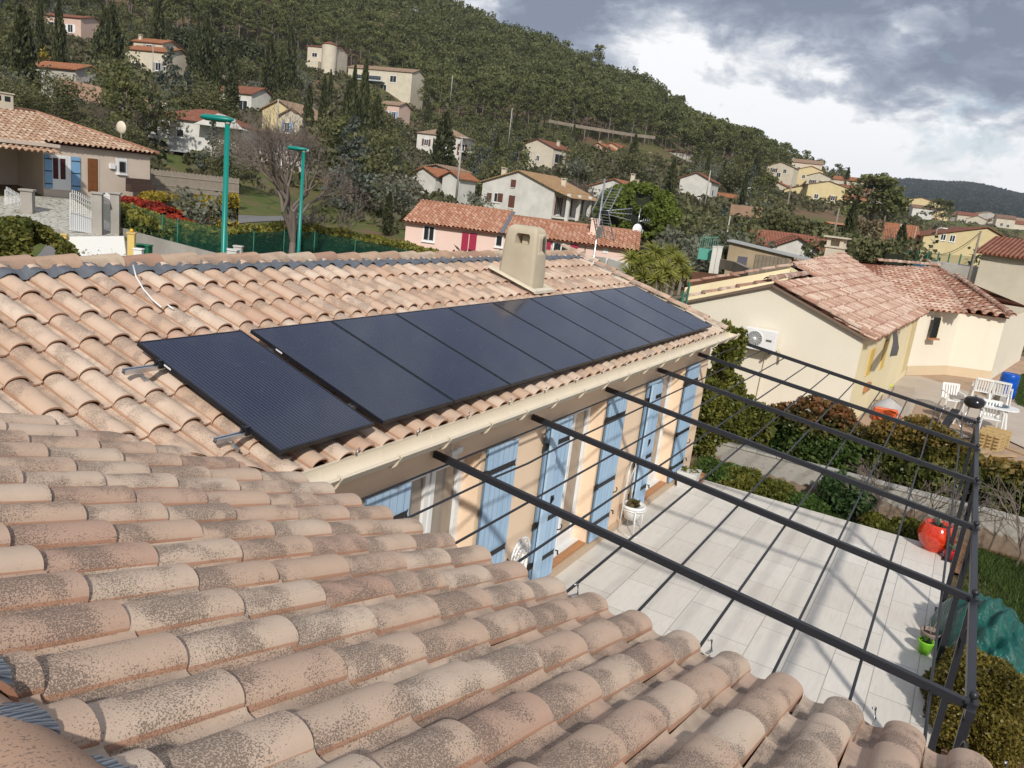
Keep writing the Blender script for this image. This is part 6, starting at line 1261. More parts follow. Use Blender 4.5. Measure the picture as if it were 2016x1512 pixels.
# ------------------------------------------------------------------ bare tree by the hedge, and others
bt=proto_bare(5,5.4,.19,8,spread=.66,low=.29,mat=plain('pinkish_bark',(.20,.162,.14),.95,var=.2)); p=GD(575,505,38); put(bt,p[0],p[1],1.12,0,'large leafless tree with spreading branches between the two green lamp posts',group=None,z=tz(p[0],p[1]))
bt2=proto_bare(9,4,.10,5,spread=.7,low=.2)
for px,d_,s_,lb in ((640,43,.9,'leafless shrub right of the bare tree trunk'),(700,48,1.0,'grey leafless shrub above the long hedge'),(1868,118,1.5,'pale bare tree in front of the school'),(1912,104,1.4,'bare tree right of the school facade'),(1560,54,.6,'bare vine in front of the small white gable'),(1060,165,1.2,'pale bare tree below the arched window house')):
    p=GD(px,0,d_); put(bt2,p[0],p[1],s_,None,lb,'tree','bare trees')
# ------------------------------------------------------------------ scattered slope vegetation
def free(x,y,pad=0.):
    for hx,hy,hr in HOUSES:
        if (x-hx)**2+(y-hy)**2<(hr+pad)**2: return False
    # keep views of the houses open: nothing tall right in front of them
    d=math.hypot(x,y); a=math.atan2(y,x)
    for hx,hy,hr in HOUSES:
        hd=math.hypot(hx,hy); da=abs(math.atan2(hy,hx)-a)
        if hd>35 and d<hd and d>hd-max(34,hd*.45) and da<hr*1.0/hd: return False
    return True
def edge_r(a):   # where the pine wood begins
    px=[2016,1690,1560,1480,1400,1200,1000,850,700,400,0,-250]; r=[9e3,9e3,330,262,240,226,228,235,272,250,268,280]
    A=[az_of(q) for q in px]; return float(np.interp(a,A,r))
rs=random.Random(77); cnt=0; kinds=[]; amin,amax=az_of(2060),az_of(-60)
SPEC=[(OAKS,'dark evergreen oak on the slope among the houses','evergreen oaks on the slope',.9,1.25,34),(OLIV,'grey green olive tree on the slope','olive trees on the slope',.8,1.25,24),(BRNS,'brown leafless tree on the slope','leafless trees on the slope',.6,1.,20),(PINES,'scattered pine among the hillside houses','pines among the hillside houses',.5,.75,13),(CEDS,'conical conifer on the slope','conifers on the slope',.6,.9,5),(CYPS,'cypress scattered on the slope','scattered cypresses',.55,.9,9),(MIM,'yellow flowering mimosa on the slope','mimosas on the slope',.8,1.3,3)]
wts=[s[5] for s in SPEC]; placed=[]; per={s[1]:0 for s in SPEC}; tries=0
while cnt<520 and tries<9000:
    tries+=1; a=rs.uniform(amin,amax); e=edge_r(a); e=e if e<700 else 345; r=math.sqrt(rs.uniform(62**2,e**2)); x,y=r*math.cos(a),r*math.sin(a)
    if not free(x,y,1.5): continue
    if az_of(1960)<a<az_of(1800) and r<190: continue
    if az_of(1500)<a<az_of(1400) and 80<r<118: continue
    if any((x-q[0])**2+(y-q[1])**2<q[2]**2 for q in placed): continue
    sp=rs.choices(SPEC,wts)[0]
    if per[sp[1]]>=270: continue
    k_=rs.choice(sp[0]); s_=rs.uniform(sp[3],sp[4]); put(k_,x,y,s_,None,sp[1],'tree',sp[2]); per[sp[1]]+=1; placed.append((x,y,2.4 if r<150 else 3.0)); cnt+=1
print('scattered',cnt,per)
# low scrub between them: one mass nobody could count
def scrub():
    rg=np.random.default_rng(9); C=[];R_=[]; n=0
    while n<5200:
        a=rg.uniform(amin-.05,amax+.05); e=edge_r(a); e=e*1.03 if e<700 else 430; r=math.sqrt(rg.uniform(48**2,e**2)); x,y=r*math.cos(a),r*math.sin(a); ok=True
        for hx,hy,hr in HOUSES:
            if (x-hx)**2+(y-hy)**2<(hr*.85)**2: ok=False;break
        if not ok or (r<62 and a>az_of(900)) : continue
        if az_of(1990)<a<az_of(1790) and r<185: continue
        R0=rg.uniform(.5,1.5)*(1 if r<120 else 1.25); C.append((x,y,tz(x,y)+R0*.25)); R_.append(R0); n+=1
    C=np.array(C); R_=np.array(R_); k=26; d=rg.normal(size=(n,k,3)); d/=np.linalg.norm(d,axis=2)[:,:,None]; d[:,:,2]=np.abs(d[:,:,2])*.9-.1; P=(C[:,None,:]+d*R_[:,None,None]*(.75+.3*rg.random((n,k,1)))).reshape(-1,3)
    cl=np.repeat(rg.random(n),k); lc=np.clip(.6*cl+.4*rg.random(n*k),0,1); V,F_,lc,hv=leaves(P,np.repeat(R_*.42,k),rg,1.3,0,lc,np.repeat(rg.random(n),k))
    t=L_shr.copy(); t.name='scrub_leaves'; o=np_mesh('undergrowth',V,F_,leaf_mat('scrub_leaves_mixed',(.05,.055,.026),(.115,.115,.055),(.20,.185,.10),alt=(.20,.155,.12),altf=.7),None,{'lc':('FLOAT',lc),'hv':('FLOAT',hv)}); tag(o,kind='stuff')
scrub()
# pine wood: the nearest trees one by one, the rest as one mass
wn=0; rs=random.Random(5); spots=[]
for i in range(4000):
    a=rs.uniform(az_of(1575),amax); e=edge_r(a); r=e+rs.uniform(-2,26); x,y=r*math.cos(a),r*math.sin(a)
    if any((x-q[0])**2+(y-q[1])**2<3.6**2 for q in spots) or not free(x,y,1): continue
    spots.append((x,y)); put(rs.choice(PINES),x,y,rs.uniform(.85,1.15),None,'pine with bare trunk at the lower edge of the wood','tree','pines at the edge of the wood',sz=rs.uniform(1.,1.15)); wn+=1
    if wn>=230: break
def forest():
    rg=np.random.default_rng(19); T=[]
    while len(T)<4300:
        a=rg.uniform(az_of(1640),amax+.03); e=min(edge_r(a),345)
        r=math.sqrt(rg.uniform((e+20)**2,(585 if a>az_of(760) else 500)**2)); x,y=r*math.cos(a),r*math.sin(a); T.append((x,y,tz(x,y),7+7*rg.random()**1.3))
    T=np.array(T); n=len(T); nc=10; k=15; h=T[:,3]
    cc=rg.normal(size=(n,nc,3)); cc/=np.linalg.norm(cc,axis=2)[:,:,None]; cc*=rg.random((n,nc,1))**.4; cc*=np.array((.30,.30,.26)); c=np.stack([T[:,0],T[:,1],T[:,2]+h*.72],1)[:,None,:]+cc*h[:,None,None]
    d=rg.normal(size=(n,nc,k,3)); d/=np.linalg.norm(d,axis=3)[...,None]; d[...,2]*=.6; P=(c[:,:,None,:]+d*(h*.13)[:,None,None,None]*(.6+.4*rg.random((n,nc,k,1)))).reshape(-1,3)
    tl=rg.random((n,1,1)); cl=rg.random((n,nc,1)); lc=np.clip(.45*tl+.3*cl+.3*rg.random((n,nc,k)),0,1).ravel(); hv=np.repeat(rg.random(n),nc*k)
    V,F_,lc,hv=leaves(P,np.repeat(h*.055,nc*k),rg,1.7,.4,lc,hv)
    o=np_mesh('pine_wood',V,F_,L_pine,None,{'lc':('FLOAT',lc),'hv':('FLOAT',hv)}); tag(o,kind='stuff')
    # trunks
    a=.09; V=[];F_=[]
    base=np.stack([T[:,0],T[:,1],T[:,2]-.5],1); top=base+np.stack([rg.normal(0,.4,n),rg.normal(0,.4,n),h*.8],1)
    for i,(ox,oy) in enumerate(((a,0),(-a/2,a*.87),(-a/2,-a*.87))): V.append(base+[ox,oy,0]); V.append(top+[ox*.4,oy*.4,0])
    V=np.stack(V,1).reshape(-1,3); b=np.arange(n)*6; F_=np.concatenate([np.stack([b+i,b+j,b+j+1,b+i+1],1) for i,j in ((0,2),(2,4),(4,0))]); o=np_mesh('pine_wood_trunks',V,F_,BARKP); tag(o,kind='stuff')
forest()
def farforest():
    rg=np.random.default_rng(29); n=52000; a=rg.uniform(az_of(2080),az_of(1500),n); r=np.sqrt(rg.uniform(1500**2,2750**2,n)); x,y=r*np.cos(a),r*np.sin(a)
    z=np.array([tz(p,q) for p,q in zip(x,y)])+rg.uniform(1,6,n)+(3*np.sin(a*37)+4*np.sin(a*15+2)+2*np.sin(a*91))*(r/2600)
    V,F_,lc,hv=leaves(np.stack([x,y,z],1),rg.uniform(9,19,n),rg,1.2); o=np_mesh('distant_wood',V,F_,leaf_mat('distant_wood_leaves',(.008,.016,.010),(.018,.032,.018),(.035,.052,.028)),None,{'lc':('FLOAT',lc),'hv':('FLOAT',hv)}); tag(o,kind='stuff')
farforest()
# ------------------------------------------------------------------ near garden beside the terrace
ZG=-.27
def flat(name,pts,z,mat,th=0.):
    m=MB(); n=len(pts); m.add([(x,y,z) for x,y in pts],[tuple(range(n))]); return tag(m.build(name,mat),kind='structure')
def soilm(name,a,b,leafy=0.,sc=7.):
    t=NT(name); p=t.pos(); n=t.noise(sc,6,.7,vec=p); n2=t.noise(1.1,4,.6,vec=p); c=t.mix(n,a,b); c=t.mix(t.math('MULTIPLY',t.step(n2,.5,.7),.4),c,tuple(x*.6 for x in a))
    if leafy: v=t.vor(16,vec=p,out='Color'); s=t.sep(v); c=t.mix(t.math('MULTIPLY',t.step(s[0],.6,.7),leafy),c,(.30,.19,.12)); c=t.mix(t.math('MULTIPLY',t.step(s[1],.8,.86),leafy),c,(.03,.02,.015))
    t.bump(n,.6,.03); return t.done(c,.95,0,.1)
flat('garden_soil',[(14.2,4.9),(14.2,-1.0),(15.6,-8),(15.9,-8),(15.9,4.9)],-.255,soilm('dry_garden_soil',(.16,.085,.05),(.30,.17,.10),.3))
flat('soil_bed',[(5,-.8),(12.4,-.8),(13.6,-1.9),(13.2,-9),(5,-9)],-.250,soilm('leaf_littered_soil',(.085,.05,.033),(.17,.105,.07),.9))
yard=soilm('yard_earth',(.34,.235,.16),(.46,.34,.245),0,3.)
flat('yard_ground',[(15.95,5),(15.95,-9),(48,-9),(48,-2.6),(34,1.5),(22.3,2.1),(22.3,5)],-.262,yard)
slab=plain('patio_concrete',(.46,.39,.32),.9,var=.2,scale=1.2,bump=.3)
PG=lambda px,py,z=ZG: tuple(GZ(px,py,z)[:2])
flat('patio',[PG(1722,835),PG(1745,752),PG(1775,742),(34.4,1.0),PG(1965,792),PG(2060,800),PG(2060,905),PG(1985,870),PG(1880,822),PG(1805,790),PG(1780,850)],-.225,slab)
flat('patio_step',[PG(1735,815),PG(1762,765),PG(1800,770),PG(1775,835)],-.15,plain('step_tiles',(.40,.33,.27),.9,var=.25,scale=4))
flat('back_lawn',[PG(1993,745),PG(2060,720),PG(2060,820),PG(2002,800)],-.235,soilm('rough_grass',(.05,.085,.02),(.13,.17,.05),0,9))
# grass tufts: blades in one mass
L_grass=leaf_mat('grass_blades',(.03,.055,.012),(.075,.125,.028),(.15,.20,.055)); 
def grass(name,poly,n,h,w,seed,mat=None,z=-.26,dens=None):
    rg=np.random.default_rng(seed); P=np.array(poly); lo,hi=P.min(0),P.max(0); pts=[]
    while len(pts)<n:
        q=rg.uniform(lo,hi); ins=False; j=len(P)-1
        for i in range(len(P)):
            if (P[i,1]>q[1])!=(P[j,1]>q[1]) and q[0]<(P[j,0]-P[i,0])*(q[1]-P[i,1])/(P[j,1]-P[i,1])+P[i,0]: ins=not ins
            j=i
        if ins and (math.sin(q[0]*2.3+1)*math.cos(q[1]*2.9)+rg.normal()*.5>-.45): pts.append(q)
    pts=np.array(pts); k=len(pts); hh=h*(.5+rg.random(k)); a=rg.random(k)*6.28; b=np.stack([np.cos(a),np.sin(a),np.zeros(k)],1)*w; ln=rg.normal(0,.35,(k,2))*hh[:,None]
    B=np.column_stack([pts,np.full(k,z)]); T=B+np.column_stack([ln,hh]); V=np.stack([B-b,B+b,T+b*.15,T-b*.15],1).reshape(-1,3); o=np_mesh(name,V,np.arange(4*k).reshape(-1,4),mat or L_grass,None,{'lc':('FLOAT',np.repeat(rg.random(k),4)),'hv':('FLOAT',np.zeros(4*k))}); return tag(o,kind='stuff')
grass('grass',[(12.3,-.8),(14.5,-.9),(15.6,-1.0),(15.3,-4),(13.2,-3.2),(12.6,-1.9)],26000,.09,.008,1)
grass('grass',[(14.52,3.9),(14.52,.6),(15.0,.2),(15.45,2.2),(15.6,4.2)],14000,.10,.008,2)
grass('grass',[PG(1993,748),PG(2060,725),PG(2060,820),PG(2002,800)],16000,.10,.015,3)
grass('leaf_litter',[(9,-.85),(12.3,-.8),(13.4,-2.2),(13,-5),(9,-5)],9000,.035,.022,4,mat=leaf_mat('dead_leaves',(.06,.035,.02),(.20,.11,.06),(.36,.24,.14)))
# low boundary wall
bw=NT('old_boundary_wall'); p_=bw.pos(); s_=bw.sep(p_); n_=bw.noise(1.6,7,.7,.4,vec=p_); n2_=bw.noise(12,5,.7,vec=p_); zt_=bw.math('ADD',s_[2],bw.math('MULTIPLY',bw.math('SUBTRACT',n_,.5),.9))
c_=bw.mix(bw.step(zt_,.02,.07),(.25,.19,.14),(.38,.36,.32)); c_=bw.mix(bw.math('MULTIPLY',bw.step(n2_,.5,.75),.5),c_,(.17,.15,.12)); c_=bw.mix(bw.math('MULTIPLY',bw.step(n_,.62,.7),.6),c_,(.09,.085,.075)); bw.bump(n2_,.6,.02); M_bw=bw.done(c_,.95,0,.1)
m=MB(); m.box((15.85,-9,-.6),(16.08,4.75,.38)); 
for i in range(34): m.box((15.83,-9+.4*i,.381),(16.10,-8.61+.4*i,.42+.006*math.sin(i*3)))
tag(m.build('boundary_wall',M_bw,bevel=.008),'low weathered concrete boundary wall between the garden and the building yard','wall')
# shrubs with real leaves
def bush(name,label,c,rad,n,size,mat,seed=1,flat_=1.,cat='shrub',group=None,lumps=9,trunkr=0.,up=.0,asp=1.7,shell=.72,lmp=.24,core=.72):
    rg=np.random.default_rng(seed); b=empty(name,(c[0],c[1],c[2]),0,label,cat,group); L=rg.normal(size=(lumps,3)); L/=np.linalg.norm(L,axis=1)[:,None]
    d=rg.normal(size=(n,3)); d/=np.linalg.norm(d,axis=1)[:,None]; bump=(1-lmp)+lmp*1.6*np.max(np.clip(d@L.T,0,1)**6,axis=1)
    q=d*bump[:,None]*(shell+(1-shell)*rg.random(n)**.6*1.15)[:,None]; P=q*np.array(rad); P[:,2]+=rad[2]*.96; keep=P[:,2]>-.02; P=P[keep]; hv=np.clip(P[:,2]/(2*rad[2]),0,1); cl=np.argmax(d[keep]@L.T,axis=1); lc=np.clip(.35*rg.random(lumps)[cl]+.65*rg.random(len(P)),0,1)
    V,F_,lc,hv=leaves(P,size,rg,asp,up,lc,hv); np_mesh('leaves',V,F_,mat,b,{'lc':('FLOAT',lc),'hv':('FLOAT',hv)})
    m=MB(); m.ball((0,0,rad[2]*.92),1,16,sc=(rad[0]*core*.86,rad[1]*core*.86,rad[2]*core*.92)); m.v=[(x,y,(z-rad[2]*.92)+rad[2]*.92) for x,y,z in m.v]; m.build('branches',plain(name+'_inner_shade',(.014,.016,.008),.95),b)  # solid dark ball, the bush's inner shade painted as its colour
    if trunkr:
        m=MB(); rr=random.Random(seed)
        for i in range(5): a=rr.uniform(0,6.28); m.tube([(0,0,-.05),(.1*math.cos(a),.1*math.sin(a),rad[2]*.4),(.4*rad[0]*math.cos(a),.4*rad[1]*math.sin(a),rad[2]*.8)],[trunkr,trunkr*.8,trunkr*.5],6)
        m.build('stems',BARK,b)
    return b
L_phot=leaf_mat('photinia_leaves',(.025,.05,.012),(.065,.115,.025),(.17,.22,.07),alt=(.30,.10,.05),altf=.8,rough=.32)
L_phoy=leaf_mat('golden_photinia_leaves',(.03,.05,.012),(.09,.12,.028),(.26,.24,.07),alt=(.40,.22,.06),altf=.85,rough=.32)
L_tall=leaf_mat('golden_green_leaves',(.045,.055,.012),(.14,.15,.028),(.33,.32,.08),rough=.38); L_low=leaf_mat('low_box_leaves',(.035,.05,.010),(.12,.13,.022),(.25,.23,.04),rough=.45); L_bed=leaf_mat('green_bed_leaves',(.03,.06,.012),(.08,.14,.028),(.17,.24,.06)); L_gls=leaf_mat('glossy_leaves',(.02,.045,.015),(.06,.11,.035),(.20,.28,.13),rough=.25)
zt_=GX(1425,676,16.4)[2]
SB=GZ(1388,915,ZG)
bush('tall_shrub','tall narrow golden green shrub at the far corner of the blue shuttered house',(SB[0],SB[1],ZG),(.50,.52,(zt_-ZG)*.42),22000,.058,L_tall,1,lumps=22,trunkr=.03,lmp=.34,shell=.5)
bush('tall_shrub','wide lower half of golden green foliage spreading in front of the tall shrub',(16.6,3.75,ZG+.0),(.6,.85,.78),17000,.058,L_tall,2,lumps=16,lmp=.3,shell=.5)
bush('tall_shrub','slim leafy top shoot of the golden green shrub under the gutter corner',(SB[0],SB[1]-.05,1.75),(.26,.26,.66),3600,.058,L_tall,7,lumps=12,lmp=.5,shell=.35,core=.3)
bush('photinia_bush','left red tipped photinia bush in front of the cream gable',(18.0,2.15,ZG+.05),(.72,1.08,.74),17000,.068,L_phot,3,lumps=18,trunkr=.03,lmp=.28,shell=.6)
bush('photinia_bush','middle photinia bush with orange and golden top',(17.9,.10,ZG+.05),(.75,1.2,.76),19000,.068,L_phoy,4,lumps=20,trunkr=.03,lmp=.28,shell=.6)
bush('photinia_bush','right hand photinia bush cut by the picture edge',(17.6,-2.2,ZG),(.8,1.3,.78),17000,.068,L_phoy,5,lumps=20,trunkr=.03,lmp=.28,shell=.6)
for i,(x,y,rx,ry,rz_,mt,lb) in enumerate(((15.15,3.55,.5,.55,.26,L_bed,'bright green low plant at the wall end beside the tall shrub'),(15.05,2.95,.48,.5,.25,L_low,'golden green low cushion, farthest along the terrace edge'),(14.95,2.30,.45,.5,.24,L_low,'golden green low cushion in the middle of the terrace edge'),(14.85,1.75,.4,.4,.2,L_bed,'green low cushion at the end of the terrace edge row'),(14.95,-.02,.30,.42,.22,L_low,'golden low bush right behind the red pot'),(14.9,.50,.28,.35,.19,L_low,'golden low bush left of the red pot'))):
    bush('low_shrub',lb,(x,y,ZG),(rx,ry,rz_),3800,.045,mt,10+i,group='low shrubs along the terrace',lumps=10,shell=.6)
bush('glossy_shrub','small glossy dark green shrub against the low boundary wall',(15.25,1.15,ZG),(.36,.40,.46),2600,.075,L_gls,21,trunkr=.015,lumps=9,shell=.45,lmp=.35)
q=GZ(1905,1370,ZG); bush('box_bush','rounded golden brown box bush at the near corner of the terrace',(GZ(1897,1392,.15)[0],GZ(1897,1392,.15)[1]-.12,ZG),(.60,.52,.50),34000,.026,leaf_mat('bronze_box_leaves',(.05,.045,.010),(.15,.125,.025),(.34,.26,.06),rough=.4),22,lumps=16,shell=.6,lmp=.3)
bush('box_bush','small tuft of box beside the green pot at the terrace edge',(9.75,-.80,ZG),(.28,.26,.36),3200,.036,leaf_mat('box_tuft_leaves',(.05,.05,.010),(.15,.135,.025),(.34,.27,.06),rough=.4),23,lumps=8,shell=.5)
bush('variegated_shrub','pale variegated shrub at the right edge beyond the green tarpaulin',(12.3,-2.55,ZG),(.5,.5,.42),3200,.06,leaf_mat('variegated_leaves',(.12,.13,.06),(.28,.28,.13),(.48,.46,.28)),24,lumps=8,shell=.5)
bb=proto_bare(31,1.25,.022,4,'bare_shrub',spread=.85,low=.18)
for i,(x,y,s_,lb) in enumerate(((15.45,.55,1.,'leafless rose bush behind the small glossy shrub'),(15.35,-.05,1.1,'leafless rose bush behind the red pot'),(15.3,-.55,1.0,'leafless branches right of the red pot'),(15.25,-1.7,1.25,'large twiggy leafless bush against the wall at the right edge'),(14.2,-2.1,1.2,'twiggy leafless bush on the small lawn'),(15.45,.95,.8,'leafless stems left of the rose bushes'))):
    put(bb,x,y,s_,None,lb,'shrub','leafless garden shrubs',z=ZG)
# tarpaulin over a heap
def tarp():
    rg=np.random.default_rng(3); q_=GZ(1932,1290,.05); b=empty('tarpaulin',(q_[0],q_[1],ZG),0,'shiny green tarpaulin draped over a garden heap','tarpaulin'); nx,ny=90,70; V=[]
    for i in range(nx):
        for j in range(ny):
            u=i/(nx-1)*2-1; v=j/(ny-1)*2-1; x=u*1.75; y=v*.95+.10*math.sin(x*2.1)
            f=max(0,1-(abs(u+.0)**2.3))*max(0,1-abs(v)**2.4); hgt=.72*f**.55*(1-.34*u*-1*.9 if u<0 else 1-.25*u)
            w=.030*math.sin(x*9+y*4+2*math.sin(y*5))+.022*math.sin(y*17+3*math.sin(x*4))+.018*abs(math.sin(x*5-y*7)); w*=min(1,f*3+.25)
            V.append((x,y*(1-.25*(u*.5-.5)**2),max(.01,hgt+w+.02)))
    a=(np.arange(nx-1)[:,None]*ny+np.arange(ny-1)[None,:]).ravel(); Fq=np.stack([a,a+ny,a+ny+1,a+1],1)
    t=NT('green_tarpaulin'); n=t.noise(2.2,5,.65,1.2); r_=t.noise(5,5,.7,1.5); b.scale=(.72,.62,1.35); c=t.mix(n,(.0,.055,.045),(.006,.12,.095)); t.bump(r_,.9,.05); t.done(c,.16,0,.6); np_mesh('sheet',np.array(V),Fq,t.mat,b,None,smooth=True)
tarp()
# pots
M_potsoil=plain('dark_pot_soil',(.045,.03,.02),.95,var=.3,scale=30)
def pot(px,py,prof,mat,label,z=0.,n=28,plant=None,wall=.02,name='plant_pot'):
    p=GZ(px,py,z); b=empty(name,(p[0],p[1],z),0,label,'plant pot','plant pots on the terrace'); m=MB(); pr=[(0.001,0)]+prof; r1,z1=prof[-1]; pr+=[(r1-wall,z1),(r1-wall*1.2,z1-.06),(0.001,z1-.07)]; m.lathe(pr,(0,0,0),n); m.build('pot',mat,b); m=MB(); m.lathe([(.001,z1-.05),(r1-wall*1.3,z1-.055)],(0,0,0),n); m.build('soil',M_potsoil,b); return b,z1,r1
red=NT('glazed_orange_red'); p_=red.pos(); n_=red.noise(9,7,.75,1.,vec=p_); red.done(red.mix(red.step(n_,.4,.65),(.48,.02,.01),(.66,.06,.012)),.13,0,.6); red.b.inputs['Coat Weight'].default_value=.5
b_,z1,r1=pot(1836,1082,[(.14,0),(.16,.02),(.16,.03),(.24,.12),(.285,.23),(.285,.31),(.255,.40),(.22,.455),(.21,.47)],red.mat,'large glossy orange red round pot at the outer corner of the terrace',n=40,wall=.03)
def agave(b,n,l,w,z,mat,seed=1,spread=.5,droop=.15,wid0=.6):
    rg=random.Random(seed); m=MB()
    for i in range(n):
        a=rg.uniform(0,6.28); t=rg.uniform(.15,spread); L_=l*rg.uniform(.7,1.1); d=np.array((math.cos(a)*math.sin(t*1.57),math.sin(a)*math.sin(t*1.57),math.cos(t*1.57))); s=np.array((-math.sin(a),math.cos(a),0)); V=[];K=5
        for k_ in range(K):
            f=k_/(K-1); c=np.array((0,0,z))+d*L_*f-np.array((0,0,droop*L_*f*f)); wd=w*(wid0+(1-wid0)*math.sin(f*3.14) if f<.5 else (1-f)**.7*1.25); V+= [c-s*wd*.5+[0,0,.15*wd],c,c+s*wd*.5+[0,0,.15*wd]]
        m.add(V,[(3*k_+j,3*k_+j+1,3*k_+4+j,3*k_+3+j) for k_ in range(K-1) for j in (0,1)],0,True)
    return m.build('leaves',mat,b)
Agm=plain('agave_leaf',(.20,.27,.19),.5,var=.25); agave(b_,10,.26,.05,.38,Agm,2)
b_,z1,r1=pot(1866,1100,[(.065,0),(.085,.15),(.09,.16)],plain('red_plastic_pot',(.62,.03,.03),.35),'small red plastic pot with a grey agave beside the big red pot'); agave(b_,11,.30,.06,.12,Agm,3)
lm=plain('lime_plastic_pot',(.22,.58,.03),.35); b_,z1,r1=pot(1818,1285,[(.065,0),(.095,.16),(.10,.17)],lm,'lime green plastic pot near the pergola post'); 
P_=MB(); crown_obj('leaves',[np.array((0,0,.17))],[.08],4000,.03,L_bed,np.random.default_rng(1),b_,.5)
b_,z1,r1=pot(1826,1268,[(.08,0),(.12,.17),(.125,.19)],plain('grey_brown_pot',(.24,.19,.16),.8),'grey brown pot with dry soil behind the lime green pot',wall=.012); agave(b_,6,.25,.012,.15,BARK,4,.4,0)
m=MB(); p=GZ(1352,958,0.); b=empty('planter',(p[0],p[1],0),.08,'pale grey square planter with a low plant by the house corner','plant pot','plant pots on the terrace'); m.prism([(-.18,-.16,0),(.18,-.16,0),(.18,.16,0),(-.18,.16,0)],(0,0,.02)); m.add([(-.17,-.15,.02),(.17,-.15,.02),(.17,.15,.02),(-.17,.15,.02),(-.22,-.19,.32),(.22,-.19,.32),(.22,.19,.32),(-.22,.19,.32)],[(0,1,5,4),(1,2,6,5),(2,3,7,6),(3,0,4,7),(4,5,6,7)]); m.build('pot',plain('pale_grey_planter',(.62,.61,.58),.5),b,bevel=.015); crown_obj('leaves',[np.array((.0,0,.33))],[.17],2600,.04,L_low,np.random.default_rng(1),b,.4)
b_,z1,r1=pot(1376,950,[(.07,0),(.10,.15),(.105,.18)],M_terra,'small terracotta pot right of the grey planter')
b=empty('ornamental_grass',(15.0,4.1,ZG),0,'tuft of straw coloured feather grass by the house corner','plant'); agave(b,260,.62,.012,.0,leaf_mat('straw_grass',(.28,.22,.12),(.42,.34,.20),(.55,.46,.30)),6,.42,.1)
bpy.data.objects[b.children[0].name].data.attributes.new('lc','FLOAT','POINT')
# wire plant stand with a pot
p=GZ(1240,1045,0.); b=empty('plant_stand',(p[0],p[1]+.0,0),0,'white wire plant stand holding a white pot with a succulent between the shutters','plant stand'); m=MB()
for s_ in (-1,1):
    m.tube([(s_*.17,.12,0),(s_*.16,.12,.7),(s_*.14,.12,1.0),(s_*.08,.12,1.12),(0,.12,1.16)],.008,6); m.tube([(s_*.17,-.12,0),(s_*.17,-.10,.40)],.008,6); m.tube([(s_*.17,.12,.38),(s_*.17,-.1,.38)],.008,6)
    m.tube([(s_*.10,.12,.4),(s_*.10,.12,1.0),(s_*.03,.12,.9),(s_*.06,.12,.75)],.006,5); m.tube([(s_*.17,.12,.02),(s_*.25,-.12,.0),(s_*.17,-.2,.02)],.008,6)
m.tube([(.17*math.cos(k_/8*math.pi),-.1-.10*math.sin(k_/8*math.pi),.40) for k_ in range(9)],.008,6); m.tube([(-.17,.12,.4),(.17,.12,.4)],.008,6); m.build('frame',M_white,b)
m=MB(); m.lathe([(.001,.22),(.12,.22),(.16,.36),(.175,.40),(.19,.41),(.19,.44),(.165,.45),(.155,.42),(.001,.41)],(0,0,0),24); m.build('pot',M_white,b); crown_obj('leaves',[np.array((-.06,0,.47)),np.array((.04,.02,.46))],[.10,.08],3000,.05,leaf_mat('brown_succulent',(.06,.05,.02),(.14,.11,.05),(.22,.19,.08)),np.random.default_rng(1),b,.7); g_=empty('tmp2'); g_.parent=b; g_.location=(.08,0,.44)
bpy.data.objects.remove(g_)
# white garden chair with pierced round back, mostly behind the near roof
p=GY(1025,1090,3.55); b=empty('metal_chair',(p[0],3.55,0),0,'white metal garden chair with pierced round back, half hidden by the near roof','chair'); m=MB(); zc=p[2]-.02
for r_ in (.20,.13,.06):
    m.tube([(r_*math.cos(k_/20*6.2832),0,zc+r_*math.sin(k_/20*6.2832)) for k_ in range(21)],.013,6)
for k_ in range(12): a=k_*math.pi/6; m.tube([(.05*math.cos(a),0,zc+.05*math.sin(a)),(.13*math.cos(a+.3),0,zc+.13*math.sin(a+.3)),(.20*math.cos(a),0,zc+.2*math.sin(a))],.011,5)
m.build('backrest',M_white,b); m=MB(); m.lathe([(.001,.44),(.21,.44),(.21,.46),(.001,.46)],(0,-.22,0),24); m.build('seat',M_white,b)
for sx,sy in ((-.16,-.02),(.16,-.02),(-.16,-.38),(.16,-.38)):
    m=MB(); m.tube([(sx,sy,0),(sx*.9,sy,.44)],.012,6); 
    if sy>-.1: m.tube([(sx*.9,sy,.44),(sx,0,zc-.1)],.012,6)
    m.build('leg',M_white,b)
# ------------------------------------------------------------------ building yard
M_pl=plain('white_resin',(.74,.74,.72),.35,var=.05)
def mono(x,y,rz_,label):
    b=empty('garden_chair',(x,y,-.225),rz_,label,'chair','white plastic garden chairs'); m=MB(); m.box((-.23,-.22,.40),(.23,.22,.43)); m.build('seat',M_pl,b,bevel=.01); m=MB()
    for i in range(6): m.bar((-.19+.076*i,.21,.44),(-.20+.08*i,.31,.84),.045,.015,up=(0,1,0))
    m.bar((-.24,.32,.86),(.24,.32,.86),.04,.07); m.bar((-.23,.22,.43),(-.25,.31,.88),.04,.03); m.bar((.23,.22,.43),(.25,.31,.88),.04,.03); m.build('backrest',M_pl,b)
    for s_ in (-1,1):
        m=MB(); m.bar((s_*.26,-.22,.64),(s_*.26,.24,.66),.05,.025); m.build('armrest',M_pl,b)
        m=MB(); m.bar((s_*.28,-.25,0),(s_*.25,-.21,.64),.045,.035); m.build('leg',M_pl,b); m=MB(); m.bar((s_*.27,.28,0),(s_*.24,.20,.43),.045,.035); m.build('leg',M_pl,b)
zY=-.225
def Yp(px,py): p=GZ(px,py,zY); return p[0],p[1]
